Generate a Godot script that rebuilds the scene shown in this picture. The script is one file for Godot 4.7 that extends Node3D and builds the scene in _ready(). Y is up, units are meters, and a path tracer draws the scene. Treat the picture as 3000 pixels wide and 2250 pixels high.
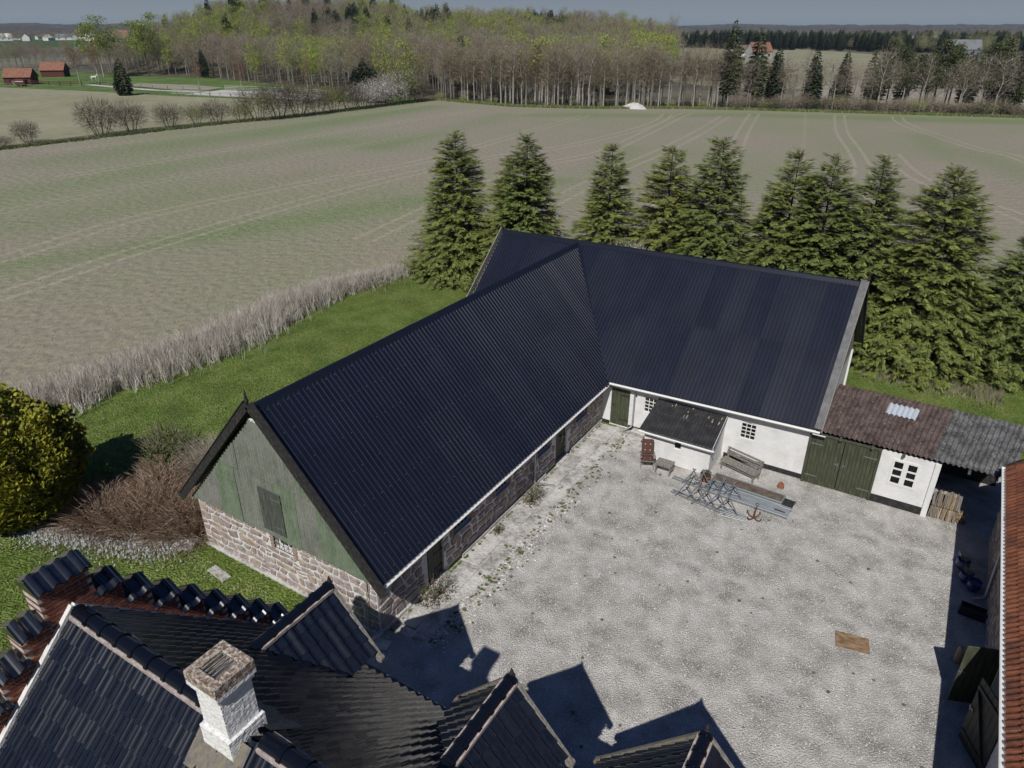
extends Node3D

# ---------------------------------------------------------------- helpers
var rng := RandomNumberGenerator.new()
var M := {}
var taken := {}


class MB:
	var v := PackedVector3Array()
	var n := PackedVector3Array()
	var uv := PackedVector2Array()
	var ix := PackedInt32Array()
	var c := PackedColorArray()
	var cur := Color(1, 1, 1)
	var tint := false

	func tri(a: Vector3, b: Vector3, c: Vector3) -> void:
		var nn := (b - a).cross(c - a).normalized()
		var k := v.size()
		v.append(a); v.append(b); v.append(c)
		n.append(nn); n.append(nn); n.append(nn)
		if tint:
			self.c.append(cur); self.c.append(cur); self.c.append(cur)
		ix.append(k); ix.append(k + 2); ix.append(k + 1)

	# corners run counter-clockwise seen from outside
	func quad(a: Vector3, b: Vector3, c: Vector3, d: Vector3) -> void:
		var nn := (c - a).cross(d - b).normalized()
		var k := v.size()
		v.append(a); v.append(b); v.append(c); v.append(d)
		n.append(nn); n.append(nn); n.append(nn); n.append(nn)
		if tint:
			self.c.append(cur); self.c.append(cur); self.c.append(cur); self.c.append(cur)
		ix.append(k); ix.append(k + 2); ix.append(k + 1)
		ix.append(k); ix.append(k + 3); ix.append(k + 2)

	func squad(a: Vector3, b: Vector3, c: Vector3, d: Vector3, na: Vector3, nb: Vector3, nc: Vector3, nd: Vector3) -> void:
		var k := v.size()
		v.append(a); v.append(b); v.append(c); v.append(d)
		n.append(na); n.append(nb); n.append(nc); n.append(nd)
		if tint:
			self.c.append(cur); self.c.append(cur); self.c.append(cur); self.c.append(cur)
		ix.append(k); ix.append(k + 2); ix.append(k + 1)
		ix.append(k); ix.append(k + 3); ix.append(k + 2)

	func hexa(p: Array) -> void: # p[0..3] lower ring counter-clockwise seen from above, p[4..7] upper ring
		quad(p[3], p[2], p[1], p[0])
		quad(p[4], p[5], p[6], p[7])
		for i in 4:
			var j := (i + 1) % 4
			quad(p[i], p[j], p[4 + j], p[4 + i])

	func box(c: Vector3, s: Vector3, b := Basis()) -> void:
		var h := s * 0.5
		var p := []
		for y in [-h.y, h.y]:
			for q in [[-1, 1], [1, 1], [1, -1], [-1, -1]]:
				p.append(c + b * Vector3(q[0] * h.x, y, q[1] * h.z))
		hexa(p)

	# box with chamfered edges along all twelve edges
	func cbox(c: Vector3, s: Vector3, e: float, b := Basis()) -> void:
		var h := s * 0.5
		e = minf(e, minf(h.x, minf(h.y, h.z)) * 0.8)
		var f := func(x: float, y: float, z: float) -> Vector3: return c + b * Vector3(x, y, z)
		for sg in [-1.0, 1.0]:
			_face(f.call(sg * h.x, -h.y + e, sg * (h.z - e)), f.call(sg * h.x, -h.y + e, -sg * (h.z - e)), f.call(sg * h.x, h.y - e, -sg * (h.z - e)), f.call(sg * h.x, h.y - e, sg * (h.z - e)))
			_face(f.call(-h.x + e, sg * h.y, sg * (h.z - e)), f.call(h.x - e, sg * h.y, sg * (h.z - e)), f.call(h.x - e, sg * h.y, -sg * (h.z - e)), f.call(-h.x + e, sg * h.y, -sg * (h.z - e)))
			_face(f.call(-sg * (h.x - e), -h.y + e, sg * h.z), f.call(sg * (h.x - e), -h.y + e, sg * h.z), f.call(sg * (h.x - e), h.y - e, sg * h.z), f.call(-sg * (h.x - e), h.y - e, sg * h.z))
		for sx in [-1.0, 1.0]:
			for sy in [-1.0, 1.0]:
				_out(c, f.call(sx * h.x, sy * (h.y - e), -h.z + e), f.call(sx * h.x, sy * (h.y - e), h.z - e), f.call(sx * (h.x - e), sy * h.y, h.z - e), f.call(sx * (h.x - e), sy * h.y, -h.z + e))
				_out(c, f.call(sx * h.x, -h.y + e, sy * (h.z - e)), f.call(sx * h.x, h.y - e, sy * (h.z - e)), f.call(sx * (h.x - e), h.y - e, sy * h.z), f.call(sx * (h.x - e), -h.y + e, sy * h.z))
				_out(c, f.call(-h.x + e, sx * h.y, sy * (h.z - e)), f.call(h.x - e, sx * h.y, sy * (h.z - e)), f.call(h.x - e, sx * (h.y - e), sy * h.z), f.call(-h.x + e, sx * (h.y - e), sy * h.z))

	func _face(a: Vector3, b: Vector3, c: Vector3, d: Vector3) -> void:
		quad(a, b, c, d)

	func _out(o: Vector3, a: Vector3, b: Vector3, c: Vector3, d: Vector3) -> void:
		if (c - a).cross(d - b).dot((a + c) * 0.5 - o) < 0.0:
			quad(d, c, b, a)
		else:
			quad(a, b, c, d)

	# beam of rectangular section from p to q
	func beam(p: Vector3, q: Vector3, w: float, t: float, up := Vector3.UP) -> void:
		var z := (q - p)
		var l := z.length()
		z /= l
		if absf(z.dot(up)) > 0.99:
			up = Vector3(1, 0, 0.02)
		var x := up.cross(z).normalized()
		var y := z.cross(x)
		box((p + q) * 0.5, Vector3(w, t, l), Basis(x, y, z))

	func tube(pts: Array, rad, sides := 8, caps := true) -> void:
		var rings := []
		var nr := []
		var m := pts.size()
		var ref := Vector3(0.13, 0.97, 0.21)
		for i in m:
			var d: Vector3 = (pts[mini(i + 1, m - 1)] - pts[maxi(i - 1, 0)]).normalized()
			var u := ref
			if absf(d.dot(u)) > 0.93:
				u = Vector3(0.9, 0.1, 0.35)
			var x := u.cross(d).normalized()
			var y := d.cross(x)
			var r: float = rad[i] if rad is Array else rad
			var ring := []
			var rn := []
			for k in sides:
				var a := TAU * k / sides
				var o := x * cos(a) + y * sin(a)
				ring.append(pts[i] + o * r)
				rn.append(o)
			rings.append(ring)
			nr.append(rn)
		for i in m - 1:
			for k in sides:
				var j := (k + 1) % sides
				squad(rings[i][k], rings[i][j], rings[i + 1][j], rings[i + 1][k], nr[i][k], nr[i][j], nr[i + 1][j], nr[i + 1][k])
		if caps:
			for k in range(1, sides - 1):
				tri(rings[0][0], rings[0][k + 1], rings[0][k])
				tri(rings[m - 1][0], rings[m - 1][k], rings[m - 1][k + 1])

	# profile: array of Vector2(radius, height)
	func lathe(c: Vector3, prof: Array, sides := 16, b := Basis()) -> void:
		for i in prof.size() - 1:
			var p: Vector2 = prof[i]
			var q: Vector2 = prof[i + 1]
			var sl := Vector2(q.y - p.y, p.x - q.x).normalized()
			for k in sides:
				var a := TAU * k / sides
				var e := TAU * (k + 1) / sides
				var ca := Vector3(cos(a), 0, -sin(a))
				var ce := Vector3(cos(e), 0, -sin(e))
				var up := Vector3.UP
				squad(c + b * (ca * p.x + up * p.y), c + b * (ce * p.x + up * p.y), c + b * (ce * q.x + up * q.y), c + b * (ca * q.x + up * q.y), b * (ca * sl.x + up * sl.y), b * (ce * sl.x + up * sl.y), b * (ce * sl.x + up * sl.y), b * (ca * sl.x + up * sl.y))

	# flat polygon (counter-clockwise seen from the tip of dir) made thick along -dir
	func slab(poly: Array, dir: Vector3) -> void:
		var m := poly.size()
		var c := Vector3.ZERO
		for p in poly:
			c += p
		c /= m
		for i in m:
			var j := (i + 1) % m
			tri(c, poly[i], poly[j])
			tri(c - dir, poly[j] - dir, poly[i] - dir)
			quad(poly[i] - dir, poly[j] - dir, poly[j], poly[i])

	func blade(p: Vector3, q: Vector3, w: Vector3) -> void: # one slim triangle
		tri(p - w, p + w, q)

	func commit() -> ArrayMesh:
		var a := []
		a.resize(Mesh.ARRAY_MAX)
		a[Mesh.ARRAY_VERTEX] = v
		a[Mesh.ARRAY_NORMAL] = n
		if uv.size() == v.size():
			a[Mesh.ARRAY_TEX_UV] = uv
		if c.size() == v.size():
			a[Mesh.ARRAY_COLOR] = c
		a[Mesh.ARRAY_INDEX] = ix
		var m := ArrayMesh.new()
		m.add_surface_from_arrays(Mesh.PRIMITIVE_TRIANGLES, a)
		return m


func numbered(called: String) -> String:
	if not taken.has(called):
		taken[called] = 0
		return called
	taken[called] += 1
	return "%s_%03d" % [called, taken[called]]


func tag(o: Node, label: String, category := "", group := "", kind := "") -> void:
	o.set_meta("label", label)
	if category:
		o.set_meta("category", category)
	if group:
		o.set_meta("group", group)
	if kind:
		o.set_meta("kind", kind)


func thing(called: String, label: String, category: String, at := Vector3.ZERO, turn := 0.0, group := "") -> Node3D:
	var o := Node3D.new()
	o.name = numbered(called)
	add_child(o)
	o.position = at
	o.rotation.y = turn
	tag(o, label, category, group)
	return o


func part(called: String, mesh: Mesh, m: Material, parent: Node, at := Vector3.ZERO, b := Basis()) -> MeshInstance3D:
	var o := MeshInstance3D.new()
	o.mesh = mesh
	o.material_override = m
	if parent == self:
		o.name = numbered(called)
		add_child(o)
	else:
		o.name = called
		parent.add_child(o, true)
	o.transform = Transform3D(b, at)
	return o


func mpart(called: String, mb: MB, m: Material, parent: Node) -> MeshInstance3D:
	return part(called, mb.commit(), m, parent)


func group_part(called: String, parent: Node) -> Node3D:
	var o := Node3D.new()
	o.name = called
	parent.add_child(o, true)
	return o


func structure(called: String, mesh: Mesh, m: Material) -> MeshInstance3D:
	var o := part(called, mesh, m, self)
	o.set_meta("kind", "structure")
	return o


func multi(called: String, mesh: Mesh, m: Material, xf: Array, parent: Node, cols := PackedColorArray()) -> MultiMeshInstance3D:
	var mm := MultiMesh.new()
	mm.transform_format = MultiMesh.TRANSFORM_3D
	mm.use_colors = cols.size() > 0
	mm.mesh = mesh
	mm.instance_count = xf.size()
	for i in xf.size():
		mm.set_instance_transform(i, xf[i])
		if cols.size() > 0:
			mm.set_instance_color(i, cols[i])
	var o := MultiMeshInstance3D.new()
	o.multimesh = mm
	o.material_override = m
	if parent == self:
		o.name = numbered(called)
		add_child(o)
	else:
		o.name = called
		parent.add_child(o, true)
	return o


func copy(o: Node3D, called: String, at: Vector3, turn: float, sc: float, label := "") -> Node3D:
	var c: Node3D = o.duplicate()
	c.name = numbered(called)
	add_child(c)
	c.transform = Transform3D(Basis(Vector3.UP, turn).scaled(Vector3.ONE * sc), at)
	if label:
		c.set_meta("label", label)
	return c


func rr(a: float, b: float) -> float:
	return rng.randf_range(a, b)


func lin(r: float, g: float, b: float) -> Color:
	return Color(r, g, b).linear_to_srgb()


func noise_bytes(size: int, freq: float, sd: int, oct := 4, kind := FastNoiseLite.TYPE_SIMPLEX_SMOOTH) -> PackedByteArray:
	var f := FastNoiseLite.new()
	f.noise_type = kind
	f.seed = sd
	f.frequency = freq
	f.fractal_octaves = oct
	var im := f.get_seamless_image(size, size)
	im.convert(Image.FORMAT_L8)
	return im.get_data()


# layers: [[frequency, amount, octaves], ...]; cols: linear colours spread over 0..1
func tex(size: int, layers: Array, cols: Array, sd: int, contrast := 1.6) -> ImageTexture:
	var b := []
	var tot := 0.0
	for i in layers.size():
		b.append(noise_bytes(size, layers[i][0], sd + i * 17, layers[i][2]))
		tot += layers[i][1]
	var lut := PackedByteArray()
	for i in 256:
		var t := clampf((i / 255.0 - 0.5) * contrast + 0.5, 0.0, 0.9999) * (cols.size() - 1)
		var k := int(t)
		var a: Color = cols[k]
		var c: Color = cols[mini(k + 1, cols.size() - 1)]
		var e := a.lerp(c, t - k).linear_to_srgb()
		lut.append(int(e.r * 255)); lut.append(int(e.g * 255)); lut.append(int(e.b * 255))
	var out := PackedByteArray()
	out.resize(size * size * 3)
	var b0: PackedByteArray = b[0]
	var w0: float = layers[0][1] / tot
	var b1: PackedByteArray = b[1] if b.size() > 1 else b[0]
	var w1: float = layers[1][1] / tot if b.size() > 1 else 0.0
	var b2: PackedByteArray = b[2] if b.size() > 2 else b[0]
	var w2: float = layers[2][1] / tot if b.size() > 2 else 0.0
	for i in size * size:
		var q := int(b0[i] * w0 + b1[i] * w1 + b2[i] * w2) * 3
		var o := i * 3
		out[o] = lut[q]
		out[o + 1] = lut[q + 1]
		out[o + 2] = lut[q + 2]
	return ImageTexture.create_from_image(Image.create_from_data(size, size, false, Image.FORMAT_RGB8, out))


func bump(size: int, freq: float, sd: int, strength: float, oct := 4, kind := FastNoiseLite.TYPE_SIMPLEX_SMOOTH) -> ImageTexture:
	var f := FastNoiseLite.new()
	f.noise_type = kind
	f.seed = sd
	f.frequency = freq
	f.fractal_octaves = oct
	var im := f.get_seamless_image(size, size)
	im.convert(Image.FORMAT_RGBA8)
	im.bump_map_to_normal_map(strength)
	return ImageTexture.create_from_image(im)


func flat(c: Color, rough: float, metal := 0.0) -> StandardMaterial3D:
	var m := StandardMaterial3D.new()
	m.albedo_color = c
	m.roughness = rough
	m.metallic = metal
	return m


# world-space triplanar material; scale in repeats per metre
func surf(t: Texture2D, scale, rough: float, nt: Texture2D = null, ns := 1.0, world := true) -> StandardMaterial3D:
	var m := StandardMaterial3D.new()
	m.albedo_texture = t
	m.roughness = rough
	m.uv1_triplanar = true
	m.uv1_world_triplanar = world
	m.uv1_scale = scale if scale is Vector3 else Vector3.ONE * scale
	m.uv1_triplanar_sharpness = 4.0
	if nt:
		m.normal_enabled = true
		m.normal_texture = nt
		m.normal_scale = ns
	return m


func tinted(m: StandardMaterial3D, c: Color) -> StandardMaterial3D:
	var k: StandardMaterial3D = m.duplicate()
	k.albedo_color = c
	return k


func inside(p: Vector2, poly: PackedVector2Array) -> bool:
	return Geometry2D.is_point_in_polygon(p, poly)


# flat sheet over a polygon given as Vector2(x, z), cut to a grid so that it stays cheap and may carry height
func sheet(poly: PackedVector2Array, y: float, uvr := Rect2()) -> ArrayMesh:
	var mb := MB.new()
	var t := Geometry2D.triangulate_polygon(poly)
	for i in range(0, t.size(), 3):
		var a := poly[t[i]]
		var b := poly[t[i + 1]]
		var c := poly[t[i + 2]]
		if (b - a).cross(c - a) > 0.0:
			var s := b
			b = c
			c = s
		mb.tri(Vector3(a.x, y, a.y), Vector3(b.x, y, b.y), Vector3(c.x, y, c.y))
		if uvr.size.x > 0.0:
			for q in [a, b, c]:
				mb.uv.append((q - uvr.position) / uvr.size)
	return mb.commit()


func _ready() -> void:
	rng.seed = 20240511
	# ---- camera
	var cam := Camera3D.new()
	cam.name = "camera"
	cam.fov = 56.83
	cam.near = 0.1
	cam.far = 9000.0
	cam.position = Vector3(12.13, 17.0, 27.72)
	cam.rotation_degrees = Vector3(-26.72, 31.9, 0)
	add_child(cam)
	cam.current = true
	# ---- sky, haze, exposure
	var sm := ProceduralSkyMaterial.new()
	sm.sky_top_color = Color(0.23, 0.37, 0.62)
	sm.sky_horizon_color = Color(0.80, 0.86, 0.91)
	sm.sky_curve = 0.10
	sm.ground_bottom_color = Color(0.24, 0.22, 0.19)
	sm.ground_horizon_color = Color(0.50, 0.55, 0.58)
	sm.ground_curve = 0.05
	sm.sky_energy_multiplier = 0.72
	var sky := Sky.new()
	sky.sky_material = sm
	var env := Environment.new()
	env.background_mode = Environment.BG_SKY
	env.sky = sky
	env.tonemap_mode = Environment.TONE_MAPPER_LINEAR
	env.tonemap_exposure = 0.85
	env.sdfgi_enabled = true
	env.ssao_enabled = true
	env.ssil_enabled = true
	env.fog_enabled = true
	env.fog_density = 0.00007
	env.fog_light_color = Color(0.62, 0.70, 0.80)
	var we := WorldEnvironment.new()
	we.name = "environment"
	we.environment = env
	add_child(we)
	# ---- sun
	var sun := DirectionalLight3D.new()
	sun.name = "sun"
	add_child(sun)
	sun.look_at_from_position(Vector3.ZERO, Vector3(-0.217, -1.0, -0.954), Vector3.UP)
	sun.light_energy = 1.5
	sun.light_color = Color(1.0, 0.985, 0.96)
	sun.light_angular_distance = 0.5
	sun.shadow_enabled = true

	make_materials()
	print("materials ", Time.get_ticks_msec())
	build_land()
	print("land ", Time.get_ticks_msec())
	build_stone_barn()
	build_white_barn()
	build_lean_to()
	build_shed()
	print("barns ", Time.get_ticks_msec())
	build_red_roof_house()
	build_house()
	print("houses ", Time.get_ticks_msec())
	build_spruces()
	build_garden()
	print("garden ", Time.get_ticks_msec())
	build_woods()
	print("woods ", Time.get_ticks_msec())
	build_far()
	build_yard_things()
	build_ground_cover()
	print("done ", Time.get_ticks_msec())


func make_materials() -> void:
	var nb := bump(256, 0.03, 5, 3.0)
	var nfine := bump(256, 0.09, 6, 4.0)
	# stone of the barn, several tones
	var st := tex(256, [[0.012, 1.0, 3], [0.06, 0.7, 3]], [Color(0.55, 0.5, 0.46), Color(0.9, 0.86, 0.82), Color(1, 0.98, 0.95)], 11, 2.2)
	M.stones = []
	for c in [Color(0.40, 0.33, 0.31), Color(0.36, 0.34, 0.33), Color(0.42, 0.36, 0.31), Color(0.34, 0.29, 0.28), Color(0.44, 0.40, 0.37), Color(0.38, 0.32, 0.33)]:
		var m := surf(st, 0.9, 0.9, nb, 1.3)
		m.albedo_color = c.linear_to_srgb()
		M.stones.append(m)
	M.mortar = surf(tex(256, [[0.02, 1.0, 3], [0.1, 0.6, 2]], [Color(0.52, 0.51, 0.50), Color(0.68, 0.67, 0.66), Color(0.76, 0.75, 0.74)], 21), 1.2, 0.95, nfine, 0.8)
	M.white = surf(tex(512, [[0.004, 1.0, 3], [0.03, 0.5, 4]], [Color(0.62, 0.62, 0.61), Color(0.70, 0.70, 0.70), Color(0.74, 0.74, 0.74)], 31, 1.5), 0.4, 0.9, bump(256, 0.02, 8, 2.0), 0.5)
	M.plinth = surf(tex(256, [[0.02, 1.0, 3], [0.09, 0.6, 3]], [Color(0.012, 0.012, 0.014), Color(0.022, 0.022, 0.025), Color(0.06, 0.058, 0.055)], 33, 1.5), 0.7, 0.85, nfine, 0.6)
	# dark painted steel sheets, a few tones of the same paint
	M.steel = []
	for k in 4:
		var t := tex(256, [[0.008, 1.0, 3], [0.05, 0.4, 3]], [Color(0.0075, 0.0098, 0.020), Color(0.0095, 0.0125, 0.026), Color(0.013, 0.0165, 0.032)], 41 + k, 1.6)
		var m := surf(t, 0.35, 0.34 + 0.025 * k)
		m.metallic_specular = 0.5
		M.steel.append(m)
	M.steel_trim = flat(lin(0.009, 0.0115, 0.021), 0.3)
	M.fibre_dark = surf(tex(512, [[0.008, 1.0, 4], [0.06, 0.5, 3]], [Color(0.022, 0.021, 0.022), Color(0.034, 0.033, 0.036), Color(0.062, 0.06, 0.06)], 51, 1.7), 0.5, 0.62, nfine, 0.3)
	M.fibre_brown = []
	M.fibre_grey = []
	for k in 3:
		M.fibre_brown.append(surf(tex(512, [[0.006, 1.0, 4], [0.03, 0.7, 4], [0.11, 0.5, 2]], [Color(0.035, 0.026, 0.022), Color(0.105, 0.072, 0.063), Color(0.135, 0.095, 0.084), Color(0.20, 0.155, 0.14)], 61 + k * 5, 2.4), 0.45, 0.93, nfine, 0.7))
		M.fibre_grey.append(surf(tex(512, [[0.006, 1.0, 4], [0.03, 0.7, 4], [0.11, 0.5, 2]], [Color(0.035, 0.034, 0.03), Color(0.10, 0.10, 0.10), Color(0.15, 0.15, 0.152), Color(0.24, 0.24, 0.235)], 81 + k * 5, 2.4), 0.45, 0.93, nfine, 0.7))
	M.clad = []
	for k in 4:
		var gtone: float = [0.0, 0.01, 0.045, 0.015][k]
		M.clad.append(surf(tex(256, [[0.01, 1.0, 3], [0.06, 0.7, 3]], [Color(0.125 - gtone * 0.8, 0.13, 0.115 - gtone * 0.8), Color(0.20 - gtone, 0.198, 0.182 - gtone), Color(0.25 - gtone, 0.245, 0.23 - gtone)], 101 + k, 1.5), Vector3(0.8, 0.25, 0.8), 0.85, nfine, 0.3))
	var grain := bump(256, 0.02, 9, 3.0)
	M.tar_wood = surf(tex(256, [[0.02, 1.0, 4], [0.1, 0.5, 2]], [Color(0.008, 0.008, 0.008), Color(0.018, 0.017, 0.017), Color(0.045, 0.043, 0.04)], 111, 1.8), 1.2, 0.85, nfine, 0.8)
	M.grey_wood = surf(tex(256, [[0.012, 1.0, 4], [0.08, 0.6, 2]], [Color(0.10, 0.09, 0.08), Color(0.21, 0.195, 0.17), Color(0.32, 0.30, 0.27)], 113, 1.8), Vector3(3, 3, 3), 0.9, grain, 0.5)
	M.green_paint = surf(tex(256, [[0.01, 1.0, 4], [0.07, 0.5, 3]], [Color(0.040, 0.046, 0.026), Color(0.056, 0.064, 0.036), Color(0.085, 0.092, 0.058)], 121, 1.6), Vector3(2.5, 0.5, 2.5), 0.62, grain, 0.25)
	M.green_grey = surf(tex(256, [[0.01, 1.0, 4], [0.07, 0.5, 3]], [Color(0.050, 0.060, 0.052), Color(0.075, 0.085, 0.075), Color(0.12, 0.125, 0.11)], 123, 1.6), Vector3(2.5, 0.5, 2.5), 0.6, grain, 0.25)
	M.dark_green = surf(tex(256, [[0.01, 1.0, 4], [0.07, 0.5, 3]], [Color(0.018, 0.021, 0.017), Color(0.030, 0.034, 0.028), Color(0.055, 0.058, 0.05)], 125, 1.6), Vector3(2.5, 0.5, 2.5), 0.6, grain, 0.25)
	M.zinc = flat(lin(0.40, 0.41, 0.42), 0.45, 0.55)
	M.galv = flat(lin(0.34, 0.36, 0.38), 0.4, 0.75)
	M.white_paint = flat(lin(0.72, 0.72, 0.70), 0.5)
	M.iron = flat(lin(0.02, 0.02, 0.022), 0.55, 0.3)
	M.rust = surf(tex(256, [[0.03, 1.0, 4], [0.1, 0.6, 2]], [Color(0.05, 0.02, 0.012), Color(0.12, 0.045, 0.022), Color(0.17, 0.075, 0.04)], 131), 3.0, 0.9)
	M.void = flat(lin(0.015, 0.015, 0.016), 0.9)
	var gl := StandardMaterial3D.new()
	gl.transparency = BaseMaterial3D.TRANSPARENCY_ALPHA
	gl.albedo_color = Color(0.06, 0.07, 0.08, 0.55)
	gl.roughness = 0.05
	M.glass = gl
	# brick
	M.bricks = []
	for c in [Color(0.20, 0.058, 0.032), Color(0.165, 0.048, 0.03), Color(0.235, 0.078, 0.042), Color(0.13, 0.04, 0.028)]:
		M.bricks.append(surf(tex(128, [[0.03, 1.0, 3], [0.12, 0.6, 2]], [c * 0.6, c, c * 1.3], int(c.r * 1000), 1.6), 2.0, 0.92, nfine, 0.7))
	M.pale_brick = surf(tex(128, [[0.03, 1.0, 3], [0.12, 0.6, 2]], [Color(0.22, 0.13, 0.11), Color(0.32, 0.21, 0.18), Color(0.42, 0.33, 0.30)], 143, 1.6), 2.0, 0.92, nfine, 0.7)
	M.brick_mortar = surf(tex(128, [[0.04, 1.0, 3]], [Color(0.40, 0.38, 0.34), Color(0.56, 0.54, 0.50)], 141), 2.0, 0.95)
	# glazed black roof tiles
	M.tile_black = []
	for k in 4:
		var m := surf(tex(128, [[0.02, 1.0, 3], [0.1, 0.5, 2]], [Color(0.005, 0.007, 0.013), Color(0.008, 0.011, 0.020), Color(0.012, 0.016, 0.028)], 151 + k), 2.0, 0.16 + 0.05 * k)
		m.clearcoat_enabled = true
		m.clearcoat = 0.8
		m.clearcoat_roughness = 0.12
		M.tile_black.append(m)
	M.ridge_black = flat(lin(0.005, 0.0065, 0.012), 0.12)
	M.tile_red = []
	for c in [Color(0.22, 0.075, 0.035), Color(0.185, 0.06, 0.03), Color(0.25, 0.09, 0.045), Color(0.15, 0.055, 0.032)]:
		M.tile_red.append(surf(tex(128, [[0.02, 1.0, 3], [0.1, 0.7, 2]], [c * 0.4, c * 0.9, c * 1.25], int(c.r * 900), 1.9), 1.7, 0.9, nfine, 0.5))
	M.limewash = surf(tex(256, [[0.02, 1.0, 4], [0.1, 0.5, 2]], [Color(0.64, 0.63, 0.61), Color(0.78, 0.78, 0.77), Color(0.84, 0.84, 0.83)], 161, 1.6), 1.5, 0.9, nb, 1.5)
	M.chimney_top = surf(tex(256, [[0.025, 1.0, 3], [0.09, 0.8, 2]], [Color(0.10, 0.07, 0.05), Color(0.22, 0.15, 0.12), Color(0.36, 0.31, 0.25), Color(0.6, 0.58, 0.53)], 163, 2.2), 1.6, 0.95, nb, 1.5)
	M.flashing = surf(tex(128, [[0.02, 1.0, 3], [0.1, 0.5, 2]], [Color(0.08, 0.082, 0.085), Color(0.13, 0.132, 0.135), Color(0.18, 0.18, 0.18)], 167), 1.0, 0.7)
	M.lead = surf(tex(256, [[0.02, 1.0, 3], [0.09, 0.8, 2]], [Color(0.09, 0.085, 0.08), Color(0.16, 0.15, 0.14), Color(0.24, 0.19, 0.08)], 165, 2.0), 1.6, 0.8)
	M.concrete = []
	for k in 3:
		M.concrete.append(surf(tex(512, [[0.005, 1.0, 4], [0.02, 0.8, 4], [0.1, 0.4, 2]], [Color(0.24, 0.23, 0.21), Color(0.40, 0.385, 0.36), Color(0.52, 0.50, 0.475), Color(0.60, 0.585, 0.56)], 171 + k * 4, 2.2), 0.33, 0.95, nfine, 0.5))
	M.gravel = surf(tex(1024, [[0.004, 0.7, 3], [0.16, 1.0, 2], [0.32, 0.8, 1]], [Color(0.15, 0.142, 0.128), Color(0.33, 0.315, 0.29), Color(0.47, 0.455, 0.43), Color(0.66, 0.64, 0.615)], 181, 2.6), 0.2, 0.95, bump(512, 0.14, 7, 6.0, 2), 0.7)
	var cl := []
	for c in [Color(0.52, 0.50, 0.475), Color(0.38, 0.36, 0.335), Color(0.66, 0.64, 0.615), Color(0.34, 0.322, 0.298), Color(0.48, 0.445, 0.41)]:
		cl.append(c)
	M.pebble_cols = cl
	var vc := StandardMaterial3D.new()
	vc.vertex_color_use_as_albedo = true
	vc.roughness = 0.92
	M.vcol = vc
	var leaf := StandardMaterial3D.new()
	leaf.vertex_color_use_as_albedo = true
	leaf.roughness = 0.7
	leaf.backlight_enabled = true
	leaf.backlight = Color(0.10, 0.12, 0.03)
	M.leaf = leaf
	M.grass = surf(tex(1024, [[0.004, 1.0, 4], [0.03, 0.8, 4], [0.25, 0.9, 2]], [Color(0.05, 0.08, 0.014), Color(0.10, 0.155, 0.022), Color(0.14, 0.20, 0.032), Color(0.21, 0.24, 0.08)], 191, 2.2), 0.11, 0.95, bump(512, 0.15, 10, 6.0, 2), 1.2)
	M.far_grass = surf(tex(512, [[0.006, 1.0, 4], [0.05, 0.8, 4]], [Color(0.055, 0.095, 0.018), Color(0.085, 0.15, 0.025), Color(0.13, 0.19, 0.04)], 193, 2.0), 0.02, 0.95)
	M.soil = surf(tex(512, [[0.006, 1.0, 4], [0.05, 0.8, 4]], [Color(0.24, 0.21, 0.16), Color(0.30, 0.27, 0.21), Color(0.34, 0.31, 0.25)], 195, 1.6), 0.02, 0.95)
	M.left_soil = surf(tex(512, [[0.006, 1.0, 4], [0.05, 0.8, 4]], [Color(0.215, 0.21, 0.125), Color(0.27, 0.26, 0.165), Color(0.31, 0.295, 0.205)], 197, 1.6), 0.012, 0.95)
	M.sand = surf(tex(256, [[0.01, 1.0, 4], [0.08, 0.6, 3]], [Color(0.38, 0.37, 0.35), Color(0.50, 0.49, 0.47), Color(0.58, 0.57, 0.55)], 199), 0.05, 0.95)
	M.forest_floor = surf(tex(256, [[0.02, 1.0, 4], [0.08, 0.6, 3]], [Color(0.05, 0.04, 0.025), Color(0.085, 0.07, 0.045), Color(0.08, 0.09, 0.035)], 201), 0.05, 0.95)
	M.far_land = surf(tex(512, [[0.006, 1.0, 3], [0.05, 0.5, 4]], [Color(0.08, 0.075, 0.055), Color(0.13, 0.12, 0.08), Color(0.19, 0.175, 0.13), Color(0.10, 0.13, 0.05)], 203, 2.0), 0.0012, 0.95)
	M.bark = surf(tex(128, [[0.03, 1.0, 4]], [Color(0.045, 0.035, 0.026), Color(0.10, 0.08, 0.06)], 205), 2.0, 0.95)
	M.bark_pale = surf(tex(128, [[0.03, 1.0, 4]], [Color(0.20, 0.185, 0.16), Color(0.42, 0.40, 0.36)], 207), 0.7, 0.9)
	M.bark_grey = surf(tex(128, [[0.03, 1.0, 4]], [Color(0.13, 0.115, 0.095), Color(0.26, 0.24, 0.21)], 209), 0.7, 0.9)
	M.straw = StandardMaterial3D.new()
	M.straw.vertex_color_use_as_albedo = true
	M.straw.roughness = 0.8
	M.straw.backlight_enabled = true
	M.straw.backlight = Color(0.2, 0.18, 0.14)


# ---------------------------------------------------------------- land
func smooth(a: float, b: float, x: float) -> float:
	return smoothstep(a, b, x)


func hill_y(x: float, z: float) -> float:
	var dx := x + 277.0
	var dz := z + 251.0
	var s := dx * 0.69 - dz * 0.72 # across the slope
	var r := -(dx * 0.72 + dz * 0.69) # up the slope, 0 on the crest
	var a := 16.0 * exp(-pow(absf(s + 5.0) / 62.0, 4.0))
	var b := 11.0 * exp(-pow(absf(s - 105.0) / 78.0, 4.0))
	var up := smooth(-104.0 - clampf(s * 0.22, -20.0, 34.0), 6.0, r)
	return maxf(a, b) * 0.7 * up + (a + b) * 0.3 * up


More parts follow.
